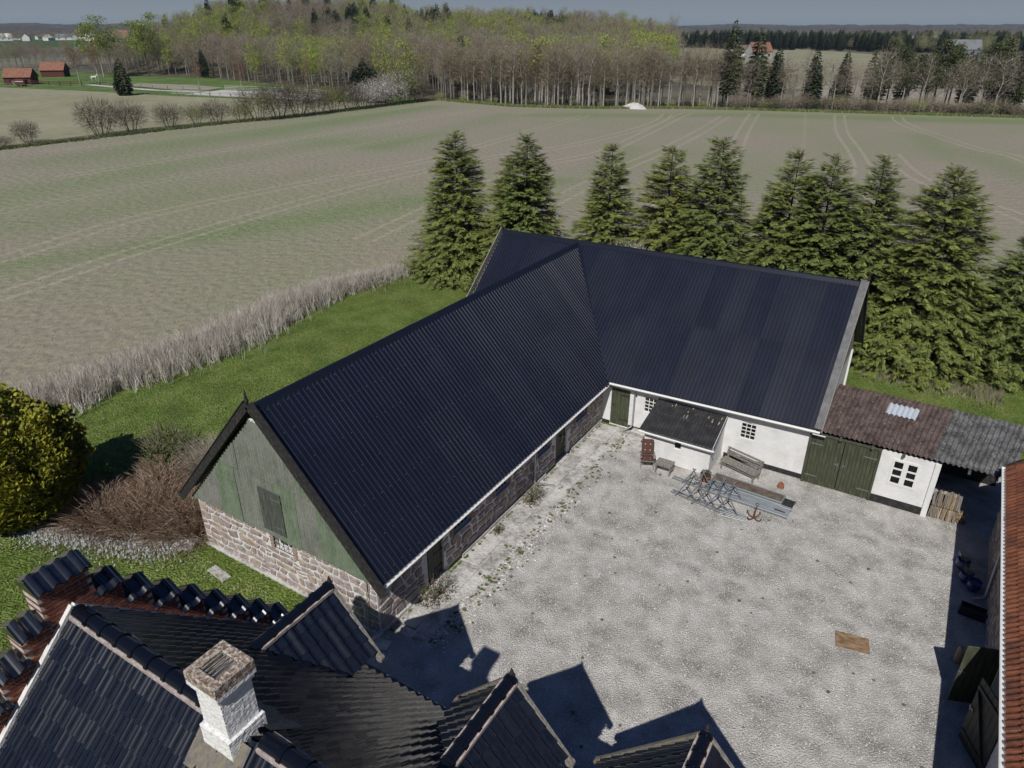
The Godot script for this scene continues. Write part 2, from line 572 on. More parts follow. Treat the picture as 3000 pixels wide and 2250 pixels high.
func field_texture() -> ImageTexture:
	# x -125..80, z -175..45 ; tracks of the sprayer, greener strips and drill rows are drawn as colour on the soil
	var S := 2048
	var n1 := noise_bytes(512, 0.008, 301, 4)
	var n2 := noise_bytes(512, 0.05, 302, 3)
	var n3 := noise_bytes(1024, 0.2, 303, 2)
	var green := PackedFloat32Array()
	green.resize(512 * 512)
	var pale := PackedByteArray()
	pale.resize(S * S)
	# greener strips: [x0, z0, x1, z1, half width, amount]
	var strips := [[-45.5, -12, -38, -34, 2.6, 1.0], [-38, -34, -30, -52, 2.2, 0.8], [-54, 10, -45.5, -12, 2.4, 0.7], [-100, -25, -96, -60, 6, 0.7], [-96, -60, -100, -115, 5, 0.8], [-68, -60, -74, -110, 3.5, 0.7],
		[-74, -110, -60, -120, 4, 0.7], [-60, -118, -30, -138, 4.5, 0.8], [-30, -138, 20, -154, 4.5, 0.9], [20, -154, 80, -165, 4.5, 0.9], [-28, -60, -34, -80, 3, 0.5], [10, -95, 4, -120, 3, 0.6], [24, -75, 10, -105, 4, 0.6], [-80, 0, -78, -60, 4, 0.4], [-63, -5, -60, -40, 4, 0.35]]
	for q in strips:
		var a := Vector2(q[0], q[1])
		var b := Vector2(q[2], q[3])
		var w: float = q[4]
		var x0 := int((minf(a.x, b.x) - w * 3 + 125) / 205.0 * 512)
		var x1 := int((maxf(a.x, b.x) + w * 3 + 125) / 205.0 * 512)
		var z0 := int((minf(a.y, b.y) - w * 3 + 175) / 220.0 * 512)
		var z1 := int((maxf(a.y, b.y) + w * 3 + 175) / 220.0 * 512)
		for j in range(maxi(z0, 0), mini(z1, 512)):
			for i in range(maxi(x0, 0), mini(x1, 512)):
				var p := Vector2(i / 512.0 * 205.0 - 125.0, j / 512.0 * 220.0 - 175.0)
				var t := clampf((p - a).dot(b - a) / (b - a).length_squared(), 0.0, 1.0)
				var d := (p - a - (b - a) * t).length() / w
				var g: float = q[5] * exp(-d * d)
				var k := j * 512 + i
				if g > green[k]:
					green[k] = g
	# wheel tracks
	var tracks := [[Vector2(-85, -20), Vector2(-85.5, -40), Vector2(-86, -66), Vector2(-86, -93), Vector2(-85.7, -116)],
		[Vector2(-52, 20), Vector2(-53.3, 2), Vector2(-56.8, -12.6), Vector2(-56, -32), Vector2(-53.5, -55), Vector2(-56, -80), Vector2(-60, -118)],
		[Vector2(-43, 20), Vector2(-43.7, 6.5), Vector2(-46.1, -5.7), Vector2(-48.5, -30), Vector2(-48, -56), Vector2(-42.5, -80), Vector2(-42, -110), Vector2(-46, -130)],
		[Vector2(-32, -18), Vector2(-36, -40), Vector2(-37.5, -60), Vector2(-35.5, -75), Vector2(-38, -97), Vector2(-42, -124), Vector2(-43, -134)],
		[Vector2(-24, -30), Vector2(-27, -60), Vector2(-28, -78), Vector2(-30, -101), Vector2(-34, -132)],
		[Vector2(-14, -40), Vector2(-16, -70), Vector2(-19.3, -89), Vector2(-24.4, -112), Vector2(-30, -140)],
		[Vector2(-3, -40), Vector2(-6, -70), Vector2(-9.4, -90), Vector2(-20.6, -146)], [Vector2(4, -40), Vector2(1, -75), Vector2(-2.6, -94), Vector2(-8.5, -118), Vector2(-14, -148)],
		[Vector2(30, -60), Vector2(18.8, -100), Vector2(12, -110), Vector2(0.3, -136), Vector2(-3, -150)], [Vector2(24, -45), Vector2(18, -59), Vector2(13.4, -66), Vector2(6.9, -78), Vector2(2, -96)],
		[Vector2(-108, -30), Vector2(-104, -60), Vector2(-103, -100), Vector2(-104, -122)], [Vector2(-70, 10), Vector2(-72, -30), Vector2(-71, -80), Vector2(-74, -118)]]
	for ti in tracks.size():
		var tr: Array = tracks[ti]
		var cu := Curve2D.new()
		for k in tr.size():
			var tn: Vector2 = (tr[mini(k + 1, tr.size() - 1)] - tr[maxi(k - 1, 0)]) / 6.0
			cu.add_point(tr[k], -tn, tn)
		var pts := cu.tessellate_even_length(6, 0.3)
		var single: bool = ti in [6]
		for k in pts.size() - 1:
			var d := (pts[k + 1] - pts[k]).normalized()
			var nrm := Vector2(-d.y, d.x)
			for off in ([0.0] if single else [-0.95, 0.95]):
				for w in [-0.24, -0.12, 0.0, 0.12, 0.24]:
					for sub in 4:
						var p: Vector2 = pts[k].lerp(pts[k + 1], sub / 4.0) + nrm * (off + w)
						var i := int((p.x + 125.0) / 205.0 * S)
						var j := int((p.y + 175.0) / 220.0 * S)
						if i >= 0 and j >= 0 and i < S and j < S:
							pale[j * S + i] = 150 if absf(w) < 0.2 else 90
	var out := PackedByteArray()
	out.resize(S * S * 3)
	var lutr := PackedByteArray()
	for i in 1025:
		lutr.append(int(Color(i / 1024.0, 0, 0).linear_to_srgb().r * 255))
	for j in S:
		var j4 := (j >> 2) * 512
		var jn := (j & 511) * 512
		var jm := (j & 1023) * 1024
		var ja := ((j >> 1) & 511) * 512
		for i in S:
			var fine := n3[jm + (i & 1023)] * 0.00392 - 0.5
			var mid := n2[ja + (((i + (j >> 2)) >> 0) & 511)] * 0.00392 - 0.5
			var big := n1[j4 + (i >> 2)] * 0.00392 - 0.5
			var g := green[j4 + (i >> 2)]
			# seedlings stand in drill rows: the rows run along the field
			var row := 0.5 if ((i * 3 + (j >> 4)) % 7) < 3 else 0.0
			var gr := clampf(0.30 + big * 0.9 + g * 0.75 + mid * 0.5 + row * 0.10 + fine * 0.5, 0.0, 1.15)
			var pl := pale[j * S + i] * 0.0026
			gr *= 1.0 - pl * 1.6
			var e := 1.0 + fine * 0.42 + mid * 0.16 + big * 0.10 + pl * 0.5
			var r := (0.280 - gr * 0.100) * e
			var gg := (0.247 - gr * 0.036) * e
			var b := (0.196 - gr * 0.086) * e
			var o := (j * S + i) * 3
			out[o] = lutr[int(r * 1024)]
			out[o + 1] = lutr[int(gg * 1024)]
			out[o + 2] = lutr[int(b * 1024)]
	return ImageTexture.create_from_image(Image.create_from_data(S, S, false, Image.FORMAT_RGB8, out))


func build_land() -> void:
	# the land to the horizon
	structure("ground", sheet(PackedVector2Array([Vector2(-7000, -7000), Vector2(7000, -7000), Vector2(7000, 7000), Vector2(-7000, 7000)]), -0.06), M.far_land)
	# lawn round the farm
	structure("lawn", sheet(PackedVector2Array([Vector2(-27, -24), Vector2(80, -24), Vector2(80, 60), Vector2(-27, 60)]), 0.0), M.grass)
	# the big sown field
	var fm := StandardMaterial3D.new()
	fm.albedo_texture = field_texture()
	fm.roughness = 0.97
	fm.normal_enabled = true
	fm.normal_texture = bump(1024, 0.2, 311, 7.0, 2)
	fm.normal_scale = 0.12
	var fp := PackedVector2Array([Vector2(-113, 45), Vector2(-114, 0), Vector2(-115, -27), Vector2(-116, -49), Vector2(-114, -70), Vector2(-110, -82), Vector2(-110, -110), Vector2(-108, -129), Vector2(-83, -125), Vector2(-67, -130), Vector2(-47, -142), Vector2(-26, -149), Vector2(-2, -156), Vector2(20, -162), Vector2(79, -172),
		Vector2(79, -20.5), Vector2(20, -20.8), Vector2(12, -20.2), Vector2(0, -20.0), Vector2(-12, -19.6), Vector2(-20, -18.5), Vector2(-23.6, -15), Vector2(-24.6, -6), Vector2(-25.3, 4), Vector2(-24.8, 15), Vector2(-25.2, 30), Vector2(-25, 45)])
	var mb := MB.new()
	var t := Geometry2D.triangulate_polygon(fp)
	for i in range(0, t.size(), 3):
		var q := [fp[t[i]], fp[t[i + 1]], fp[t[i + 2]]]
		if (q[1] - q[0]).cross(q[2] - q[0]) > 0.0:
			q = [q[0], q[2], q[1]]
		mb.tri(Vector3(q[0].x, 0.006, q[0].y), Vector3(q[1].x, 0.006, q[1].y), Vector3(q[2].x, 0.006, q[2].y))
		for k in q:
			mb.uv.append(Vector2((k.x + 125.0) / 205.0, (k.y + 175.0) / 220.0))
	structure("field", mb.commit(), fm)
	# field left of the hedge, paddock and riding arena
	structure("left_field", sheet(PackedVector2Array([Vector2(-119, 60), Vector2(-119, -30), Vector2(-121, -50), Vector2(-119, -70), Vector2(-115, -84), Vector2(-114, -118), Vector2(-136, -109.5), Vector2(-160, -104.5), Vector2(-179, -101), Vector2(-200, -99.5), Vector2(-218, -98), Vector2(-252, -92), Vector2(-330, -80), Vector2(-420, -50), Vector2(-420, 60)]), -0.03), M.left_soil)
	structure("paddock", sheet(PackedVector2Array([Vector2(-330, -79), Vector2(-252, -91.4), Vector2(-218, -97.4), Vector2(-200, -99), Vector2(-179, -100.4), Vector2(-160, -104), Vector2(-136, -109), Vector2(-110, -119), Vector2(-108, -140), Vector2(-165, -152), Vector2(-208, -160), Vector2(-246, -166), Vector2(-290, -156), Vector2(-380, -140), Vector2(-420, -80)]), -0.036), M.far_grass)
	structure("riding_arena", sheet(PackedVector2Array([Vector2(-135, -111.5), Vector2(-158, -108.2), Vector2(-180, -106), Vector2(-184, -122), Vector2(-168, -125.5), Vector2(-146, -126), Vector2(-140, -121)]), -0.028), M.sand)
	structure("sand_track", sheet(PackedVector2Array([Vector2(-184, -112), Vector2(-200, -109.5), Vector2(-240, -112), Vector2(-240, -114.5), Vector2(-200, -112.5), Vector2(-184, -115)]), -0.028), M.sand)
	structure("bare_paddock", sheet(PackedVector2Array([Vector2(-188, -120), Vector2(-205, -116), Vector2(-228, -119), Vector2(-232, -126), Vector2(-210, -131), Vector2(-192, -129)]), -0.029), M.soil)
	structure("green_field", sheet(PackedVector2Array([Vector2(-720, -270), Vector2(-740, -410), Vector2(-1090, -600), Vector2(-2000, -1090), Vector2(-2450, -1000), Vector2(-1300, -300)]), -0.03), surf(tex(128, [[0.02, 1.0, 3]], [Color(0.022, 0.072, 0.014), Color(0.032, 0.095, 0.02)], 211), 0.01, 0.95))
	structure("far_field", sheet(PackedVector2Array([Vector2(-330, -640), Vector2(-150, -700), Vector2(-60, -560), Vector2(40, -250), Vector2(-60, -210), Vector2(-120, -260), Vector2(-200, -420)]), -0.032), M.left_soil)
	structure("bare_field", sheet(PackedVector2Array([Vector2(-36, -172), Vector2(80, -190), Vector2(120, -420), Vector2(-30, -380)]), -0.026), M.soil)
	structure("pale_field", sheet(PackedVector2Array([Vector2(-140, -1500), Vector2(320, -1450), Vector2(360, -1900), Vector2(-120, -2000)]), -0.03), M.sand)
	# wooded hill
	mb = MB.new()
	var step := 14.0
	for i in 40:
		for j in 30:
			var x := -480.0 + i * step
			var z := -500.0 + j * step
			var p := []
			for q in [[0, 1], [1, 1], [1, 0], [0, 0]]:
				var px: float = x + q[0] * step
				var pz: float = z + q[1] * step
				p.append(Vector3(px, hill_y(px, pz) - 0.16, pz))
			if p[0].y + p[1].y + p[2].y + p[3].y > 0.2:
				mb.quad(p[0], p[1], p[2], p[3])
	structure("wooded_hill", mb.commit(), M.forest_floor)
	# strip of woodland floor along the far edge of the field
	structure("woodland_floor", sheet(PackedVector2Array([Vector2(-112, -128.6), Vector2(-83, -125.4), Vector2(-67, -130.4), Vector2(-47, -142.4), Vector2(-26, -149.4), Vector2(-2, -156.4), Vector2(20, -162.4), Vector2(79, -172.4), Vector2(82, -190), Vector2(-20, -172), Vector2(-70, -170), Vector2(-130, -200), Vector2(-190, -190), Vector2(-290, -220), Vector2(-330, -190), Vector2(-290, -150), Vector2(-246, -157), Vector2(-208, -151), Vector2(-167, -144)]), -0.012), M.forest_floor)
	# far hills along the horizon
	for k in 3:
		mb = MB.new()
		var nz := FastNoiseLite.new()
		nz.seed = 500 + k
		nz.frequency = 0.0016
		var fine := FastNoiseLite.new()
		fine.seed = 520 + k
		fine.frequency = 0.02
		var dist: float = [1900.0, 2700.0, 3800.0][k]
		var base: float = [7.0, 15.0, 24.0][k]
		var pa := Vector3.ZERO
		for i in 521:
			var a := deg_to_rad(-75.0 + i * 0.2)
			var dir := Vector3(sin(a), 0, -cos(a))
			var c := dir * dist
			var h := maxf(base + nz.get_noise_1d(i * 18.0) * base * 0.5 + fine.get_noise_1d(i * 9.0) * 3.2 + rng.randf() * 1.8, 0.5)
			var p := Vector3(c.x, h, c.z)
			if i > 0:
				var back := Vector3(p.x, 0, p.z).normalized() * 500.0
				var f0 := pa - Vector3(pa.x, 0, pa.z).normalized() * 60.0
				var f1 := p - Vector3(p.x, 0, p.z).normalized() * 60.0
				f0.y = -0.05
				f1.y = -0.05
				mb.quad(f0, f1, p, pa)
				mb.quad(pa, p, p + back, pa + back)
			pa = p
		var hm := surf(tex(256, [[0.02, 1.0, 4], [0.1, 0.8, 3]], [Color(0.03, 0.032, 0.026), Color(0.055, 0.05, 0.042), Color(0.085, 0.075, 0.06)], 531 + k, 2.0), 0.008, 1.0)
		structure("wooded_horizon", mb.commit(), hm)
	# gravel yard
	structure("gravel_yard", sheet(PackedVector2Array([Vector2(-0.5, 15.9), Vector2(0.9, 15.6), Vector2(0.9, 0.2), Vector2(9.3, 0.2), Vector2(16.6, -6.0), Vector2(16.6, 34), Vector2(0.9, 34), Vector2(0.9, 19.5), Vector2(-1.5, 18.2)]), 0.012), M.gravel)


# ---------------------------------------------------------------- building bits
# profile over one wave: [[share of the wave, height share], ...]
const RIB := [[0.0, 0.0], [0.52, 0.0], [0.62, 1.0], [0.88, 1.0], [0.98, 0.0]]
const WAVE := [[0.0, 0.0], [0.125, 0.146], [0.25, 0.5], [0.375, 0.854], [0.5, 1.0], [0.625, 0.854], [0.75, 0.5], [0.875, 0.146]]


# ribbed sheet between an eave line (e0 to e1) and a ridge line (r0 to r1), both along the whole roof;
# sa..sb the stretch of the sheet in metres, fa..fb its share of the slope, low(s) where the slope starts
func ribbed(e0: Vector3, e1: Vector3, r0: Vector3, r1: Vector3, sa: float, sb: float, fa: float, fb: float, period: float, height: float, prof: Array, lift := 0.0, low = null, high = null) -> ArrayMesh:
	var mb := MB.new()
	var total := (e1 - e0).length()
	var nrm := (e1 - e0).cross(r0 - e0).normalized()
	var ss := []
	var k := floori(sa / period)
	while k * period < sb + period:
		for p in prof:
			var s: float = (k + p[0]) * period
			if s > sa and s < sb:
				ss.append([s, p[1] * height])
		k += 1
	ss.push_front([sa, ss[0][1] if ss.size() else 0.0])
	ss.append([sb, ss[ss.size() - 1][1]])
	var pb := Vector3.ZERO
	var pt := Vector3.ZERO
	var had := false
	for q in ss:
		var u: float = q[0] / total
		var lo := fa
		var hi := fb
		if low != null:
			lo = maxf(lo, low.call(q[0]))
		if high != null:
			hi = minf(hi, high.call(q[0]))
		var e := e0.lerp(e1, u)
		var r := r0.lerp(r1, u)
		var off: Vector3 = nrm * (q[1] + lift)
		var ok := hi > lo + 0.002
		var a := e.lerp(r, lo) + off
		var b := e.lerp(r, maxf(hi, lo)) + off
		if had or ok:
			if q[0] > sa and (a - pb).length_squared() > 1e-8:
				mb.quad(pb, a, b, pt)
		had = ok
		pb = a
		pt = b
	return mb.commit() if mb.v.size() else null


# a roof slope as rows of sheets, each a part named sheet under parent
func slope_sheets(parent: Node3D, e0: Vector3, e1: Vector3, r0: Vector3, r1: Vector3, width: float, rows: Array, period: float, height: float, prof: Array, mats: Array, low = null, called := "sheet") -> void:
	var total := (e1 - e0).length()
	var cnt := ceili(total / width)
	for i in cnt:
		for r in rows.size() - 1:
			var m := ribbed(e0, e1, r0, r1, i * width, minf((i + 1) * width + 0.02, total), rows[r], rows[r + 1] + (0.015 if r < rows.size() - 2 else 0.0), period, height, prof, 0.004 * r + (0.003 if i % 2 else 0.0) + rr(0.0, 0.002), low)
			if m:
				part(called, m, mats[rng.randi() % mats.size()], parent)


func gutter(parent: Node3D, p: Vector3, q: Vector3, r: float, m: Material, called := "gutter") -> void:
	var mb := MB.new()
	var d := (q - p).normalized()
	var x := d.cross(Vector3.UP).normalized()
	for k in 8:
		var a := PI + PI * k / 8.0
		var b := PI + PI * (k + 1) / 8.0
		var oa := x * cos(a) + Vector3.UP * sin(a)
		var ob := x * cos(b) + Vector3.UP * sin(b)
		mb.quad(p + oa * r, q + oa * r, q + ob * r, p + ob * r)
		mb.quad(p + ob * (r - 0.008), q + ob * (r - 0.008), q + oa * (r - 0.008), p + oa * (r - 0.008))
	for e in [p, q]:
		for k in 7:
			var a := PI + PI * k / 7.0
			var b := PI + PI * (k + 1) / 7.0
			mb.tri(e, e + (x * cos(a) + Vector3.UP * sin(a)) * r, e + (x * cos(b) + Vector3.UP * sin(b)) * r)
	mb.tube([p + x * r, q + x * r], 0.012, 5)
	mpart(called, mb, m, parent)


# wall slab with rectangular holes; origin at its lower left outer corner, ex to the right, out towards the viewer
func holed_wall(mb: MB, o: Vector3, ex: Vector3, out: Vector3, w: float, h: float, thick: float, holes: Array) -> void:
	var xs := [0.0, w]
	var ys := [0.0, h]
	for r in holes:
		for q in [r.position.x, r.end.x]:
			if q > 0.0 and q < w and not xs.has(q): xs.append(q)
		for q in [r.position.y, r.end.y]:
			if q > 0.0 and q < h and not ys.has(q): ys.append(q)
	xs.sort()
	ys.sort()
	var b := Basis(ex, Vector3.UP, out)
	for i in xs.size() - 1:
		for j in ys.size() - 1:
			var c := Vector2((xs[i] + xs[i + 1]) * 0.5, (ys[j] + ys[j + 1]) * 0.5)
			var free := true
			for r in holes:
				if r.has_point(c): free = false
			if free:
				mb.box(o + ex * c.x + Vector3.UP * c.y - out * thick * 0.5, Vector3(xs[i + 1] - xs[i], ys[j + 1] - ys[j], thick), b)


func clip_half(poly: Array, p: Vector2, nrm: Vector2) -> Array: # keeps the side where (q - p).nrm <= 0
	var out := []
	for i in poly.size():
		var a: Vector2 = poly[i]
		var b: Vector2 = poly[(i + 1) % poly.size()]
		var da := (a - p).dot(nrm)
		var db := (b - p).dot(nrm)
		if da <= 0.0:
			out.append(a)
		if (da < 0.0 and db > 0.0) or (da > 0.0 and db < 0.0):
			out.append(a + (b - a) * (da / (da - db)))
	return out


# field stones of a rubble wall laid in rough courses, each a part of its own
func rubble(parent: Node3D, o: Vector3, ex: Vector3, out: Vector3, w: float, h: float, cw: float, ch: float, gap: float, holes: Array, mats: Array) -> int:
	var ny := roundi(h / ch)
	var nz := FastNoiseLite.new()
	nz.seed = rng.randi() % 10000
	nz.frequency = 0.55
	var bound := func(x: float, j: int) -> float:
		if j == 0: return 0.0
		if j == ny: return h
		return j * h / ny + nz.get_noise_2d(x, j * 37.0) * ch * 0.62
	var made := 0
	for j in ny:
		var x0 := 0.0
		var sl0 := 0.0
		while x0 < w - 0.06:
			var wd := cw * rr(0.62, 1.45)
			var x1 := x0 + wd
			var sl1 := rr(-0.07, 0.07)
			if x1 > w - cw * 0.45:
				x1 = w
				sl1 = 0.0
			var xm := (x0 + x1) * 0.5
			var splits := [[0.0, 1.0]]
			if rng.randf() < 0.16 and wd < cw * 1.1:
				var c := rr(0.4, 0.6)
				splits = [[0.0, c], [c, 1.0]]
			for sp in splits:
				var edge := func(x: float, f: float) -> Vector2:
					var lo: float = bound.call(x, j)
					var hi: float = bound.call(x, j + 1)
					return Vector2(x, lerpf(lo, hi, f))
				var f0: float = sp[0]
				var f1: float = sp[1]
				var g := gap * 0.5
				var poly := [edge.call(x0 + sl0 * (f0 - 0.5) * 2.0, f0) + Vector2(g, g), edge.call(xm, f0) + Vector2(rr(-0.04, 0.04), g + rr(-0.012, 0.012)), edge.call(x1 + sl1 * (f0 - 0.5) * 2.0, f0) + Vector2(-g, g),
					edge.call(x1 + sl1 * (f1 - 0.5) * 2.0, f1) + Vector2(-g, -g), edge.call(xm, f1) + Vector2(rr(-0.04, 0.04), -g + rr(-0.012, 0.012)), edge.call(x0 + sl0 * (f1 - 0.5) * 2.0, f1) + Vector2(g, -g)]
				# sometimes knock a corner off
				if rng.randf() < 0.55:
					var k: int = [0, 2, 3, 5][rng.randi() % 4]
					var p: Vector2 = poly[k]
					var prev: Vector2 = poly[(k + 5) % 6]
					var next: Vector2 = poly[(k + 1) % 6]
					poly[k] = p.lerp((prev + next) * 0.5, rr(0.2, 0.5))
				var c := Vector2.ZERO
				for q in poly:
					c += q / poly.size()
				var inhole := false
				for r in holes:
					var hr: Rect2 = r.grow(0.02)
					if hr.has_point(c):
						inhole = true
						break
					var ds := [hr.position.x - c.x, c.x - hr.end.x, hr.position.y - c.y, c.y - hr.end.y]
					var best := 0
					for e in 4:
						if ds[e] > ds[best]: best = e
					match best:
						0: poly = clip_half(poly, hr.position, Vector2(1, 0))
						1: poly = clip_half(poly, hr.end, Vector2(-1, 0))
						2: poly = clip_half(poly, hr.position, Vector2(0, 1))
						3: poly = clip_half(poly, hr.end, Vector2(0, -1))
				if inhole or poly.size() < 3:
					continue
				var area := 0.0
				for e in poly.size():
					area += poly[e].cross(poly[(e + 1) % poly.size()]) * 0.5
				if area < 0.006:
					continue
				var rp := []
				for e in poly.size():
					var a: Vector2 = poly[e]
					var b: Vector2 = poly[(e + 1) % poly.size()]
					if (b - a).length() < 0.04:
						rp.append((a + b) * 0.5)
					else:
						rp.append(a.lerp(b, 0.13))
						rp.append(a.lerp(b, 0.87))
				var ctr := Vector2.ZERO
				for e in rp:
					ctr += e
				ctr /= rp.size()
				var depth := rr(0.015, 0.05)
				var mb := MB.new()
				var f := func(p: Vector2, d: float) -> Vector3: return ex * (p.x - ctr.x) + Vector3.UP * (p.y - ctr.y) + out * d
				var n := rp.size()
				var tilt := Vector2(rr(-0.06, 0.06), rr(-0.06, 0.06))
				var inner := []
				for e in rp:
					var q: Vector2 = ctr + (e - ctr) * 0.88 + Vector2(rr(-0.008, 0.008), rr(-0.008, 0.008))
					inner.append([q, depth + (q - ctr).dot(tilt)])
				for e in n:
					var m := (e + 1) % n
					mb.quad(f.call(rp[e], -0.02), f.call(rp[m], -0.02), f.call(rp[m], depth * 0.5), f.call(rp[e], depth * 0.5))
					mb.quad(f.call(rp[e], depth * 0.5), f.call(rp[m], depth * 0.5), f.call(inner[m][0], inner[m][1]), f.call(inner[e][0], inner[e][1]))
					mb.tri(f.call(inner[e][0], inner[e][1]), f.call(inner[m][0], inner[m][1]), f.call(ctr, depth * 1.1))
				part("stone", mb.commit(), mats[rng.randi() % mats.size()], parent, o + ex * ctr.x + Vector3.UP * ctr.y)
				made += 1
			x0 = x1
			sl0 = sl1
	return made


# glazed window: o lower left corner in the wall face, cols x rows panes
func window(parent: Node3D, o: Vector3, ex: Vector3, out: Vector3, w: float, h: float, cols: int, rows: int, fm: Material, depth := 0.1, bar := 0.025, edge := 0.05, arch := 0.0) -> Node3D:
	var wn := group_part("window", parent)
	var b := Basis(ex, Vector3.UP, out)
	var at := func(x: float, y: float, d: float) -> Vector3: return o + ex * x + Vector3.UP * y + out * (d - depth)
	var mb := MB.new()
	mb.box(at.call(edge * 0.5, h * 0.5, 0.0), Vector3(edge, h, 0.05), b)
	mb.box(at.call(w - edge * 0.5, h * 0.5, 0.0), Vector3(edge, h, 0.05), b)
	mb.box(at.call(w * 0.5, edge * 0.5, 0.0), Vector3(w - edge * 2, edge, 0.05), b)
	mb.box(at.call(w * 0.5, h - edge * 0.5, 0.0), Vector3(w - edge * 2, edge, 0.05), b)
	for i in range(1, cols):
		mb.box(at.call(edge + (w - edge * 2) * i / cols, h * 0.5, 0.002), Vector3(bar, h - edge * 2, 0.035), b)
	for j in range(1, rows):
		mb.box(at.call(w * 0.5, edge + (h - edge * 2) * j / rows, 0.0), Vector3(w - edge * 2, bar, 0.031), b)
	if arch > 0.0: # rounded head: a curved bar over the top panes
		var pts := []
		for k in 9:
			var t := k / 8.0
			pts.append(at.call(w * t, h + arch * (1.0 - pow(2.0 * t - 1.0, 2.0)), 0.0))
		mb.tube(pts, 0.028, 6)
		for i in range(0, cols + 1):
			var t := float(i) / cols
			mb.beam(at.call(w * t, h - 0.01, 0.0), at.call(w * t, h + arch * (1.0 - pow(2.0 * t - 1.0, 2.0)), 0.0), bar, bar)
	mpart("frame", mb, fm, wn)
	var pw := (w - edge * 2) / cols
	var ph := (h - edge * 2) / rows
	var pm := BoxMesh.new()
	pm.size = Vector3(pw - bar + 0.006, ph - bar + 0.006, 0.006)
	for i in cols:
		for j in rows:
			part("pane", pm, M.glass, wn, at.call(edge + pw * (i + 0.5), edge + ph * (j + 0.5), -0.006), b * Basis(Vector3.UP, rr(-0.02, 0.02)) * Basis(Vector3.RIGHT, rr(-0.02, 0.02)))
	if arch > 0.0:
		mb = MB.new()
		var poly := []
		for k in 9:
			var t := 1.0 - k / 8.0
			poly.append(at.call(w * t, h - 0.01 + arch * (1.0 - pow(2.0 * t - 1.0, 2.0)), -0.006))
		mb.slab(poly, out * 0.006)
		mpart("pane", mb, M.glass, wn)
	return wn


# door of upright boards; parts board, strap_hinge, handle
func board_door(parent: Node3D, called: String, o: Vector3, ex: Vector3, out: Vector3, w: float, h: float, boards: int, m: Material, hinge: Material, side := 1, straps := 2, proud := 0.0) -> Node3D:
	var d := group_part(called, parent)
	var b := Basis(ex, Vector3.UP, out)
	var bw := w / boards
	for i in boards:
		var mb := MB.new()
		mb.cbox(Vector3.ZERO, Vector3(bw - 0.006, h - rr(0.0, 0.015), 0.035), 0.006)
		part("board", mb.commit(), m, d, o + ex * (bw * (i + 0.5)) + Vector3.UP * h * 0.5 + out * (proud + rr(-0.003, 0.003)), b)
	for k in straps:
		var mb := MB.new()
		var y := h * (0.17 + 0.66 * k / maxf(1.0, straps - 1))
		var l := minf(0.42, w * 0.5)
		var x := w - l * 0.5 - 0.02 if side > 0 else l * 0.5 + 0.02
		mb.box(o + ex * x + Vector3.UP * y + out * (proud + 0.026), Vector3(l, 0.04, 0.012), b)
		mb.tube([o + ex * (w - 0.005 if side > 0 else 0.005) + Vector3.UP * (y - 0.05) + out * (proud + 0.03), o + ex * (w - 0.005 if side > 0 else 0.005) + Vector3.UP * (y + 0.05) + out * (proud + 0.03)], 0.014, 6)
		mpart("strap_hinge", mb, hinge, d)
	var hb := MB.new()
	var hx := 0.09 if side > 0 else w - 0.09
	hb.box(o + ex * hx + Vector3.UP * h * 0.52 + out * (proud + 0.024), Vector3(0.035, 0.16, 0.012), b)
	hb.tube([o + ex * hx + Vector3.UP * h * 0.54 + out * (proud + 0.03), o + ex * hx + Vector3.UP * h * 0.54 + out * (proud + 0.08), o + ex * (hx + 0.1 * side) + Vector3.UP * h * 0.54 + out * (proud + 0.08)], 0.01, 6)
	mpart("handle", hb, hinge, d)
	return d


func ridge_cap(parent: Node3D, p: Vector3, q: Vector3, slope: float, w: float, m: Material, seg := 2.0, lift := 0.045) -> void:
	var l := (q - p).length()
	var d := (q - p) / l
	var x := d.cross(Vector3.UP).normalized()
	var cnt := ceili(l / seg)
	for i in cnt:
		var a := p + d * (l * i / cnt)
		var b := p + d * minf(l, l * (i + 1) / cnt + 0.03)
		var up := Vector3.UP * (lift + 0.004 * (i % 2))
		var mb := MB.new()
		for s in [-1.0, 1.0]:
			var e: Vector3 = x * s * w * cos(slope) - Vector3.UP * w * sin(slope)
			var mid: Vector3 = x * s * 0.06 - Vector3.UP * 0.012
			if s > 0:
				mb.quad(a + e + up, b + e + up, b + mid + up, a + mid + up)
				mb.quad(a + mid + up, b + mid + up, b + up + Vector3.UP * 0.02, a + up + Vector3.UP * 0.02)
			else:
				mb.quad(b + e + up, a + e + up, a + mid + up, b + mid + up)
				mb.quad(b + mid + up, a + mid + up, a + up + Vector3.UP * 0.02, b + up + Vector3.UP * 0.02)
			mb.quad(a + e + up, b + e + up, b + e + up - Vector3.UP * 0.03, a + e + up - Vector3.UP * 0.03)
		mpart("ridge_cap", mb, m, parent)


func finial(parent: Node3D, p: Vector3, h: float, m: Material) -> void:
	var mb := MB.new()
	mb.lathe(p, [Vector2(0.05, 0), Vector2(0.055, h * 0.25), Vector2(0.075, h * 0.35), Vector2(0.045, h * 0.5), Vector2(0.03, h * 0.75), Vector2(0.0, h)], 8)
	mpart("finial", mb, m, parent)


func downpipe(parent: Node3D, pts: Array, r: float, m: Material) -> void:
	var mb := MB.new()
	mb.tube(pts, r, 10)
	for i in pts.size() - 1:
		if (pts[i + 1] - pts[i]).length() > 1.0:
			for t in [0.15, 0.85]:
				var c: Vector3 = pts[i].lerp(pts[i + 1], t)
				var d: Vector3 = (pts[i + 1] - pts[i]).normalized()
				mb.tube([c - d * 0.025, c + d * 0.025], r * 1.22, 10)
	mpart("downpipe", mb, m, parent)


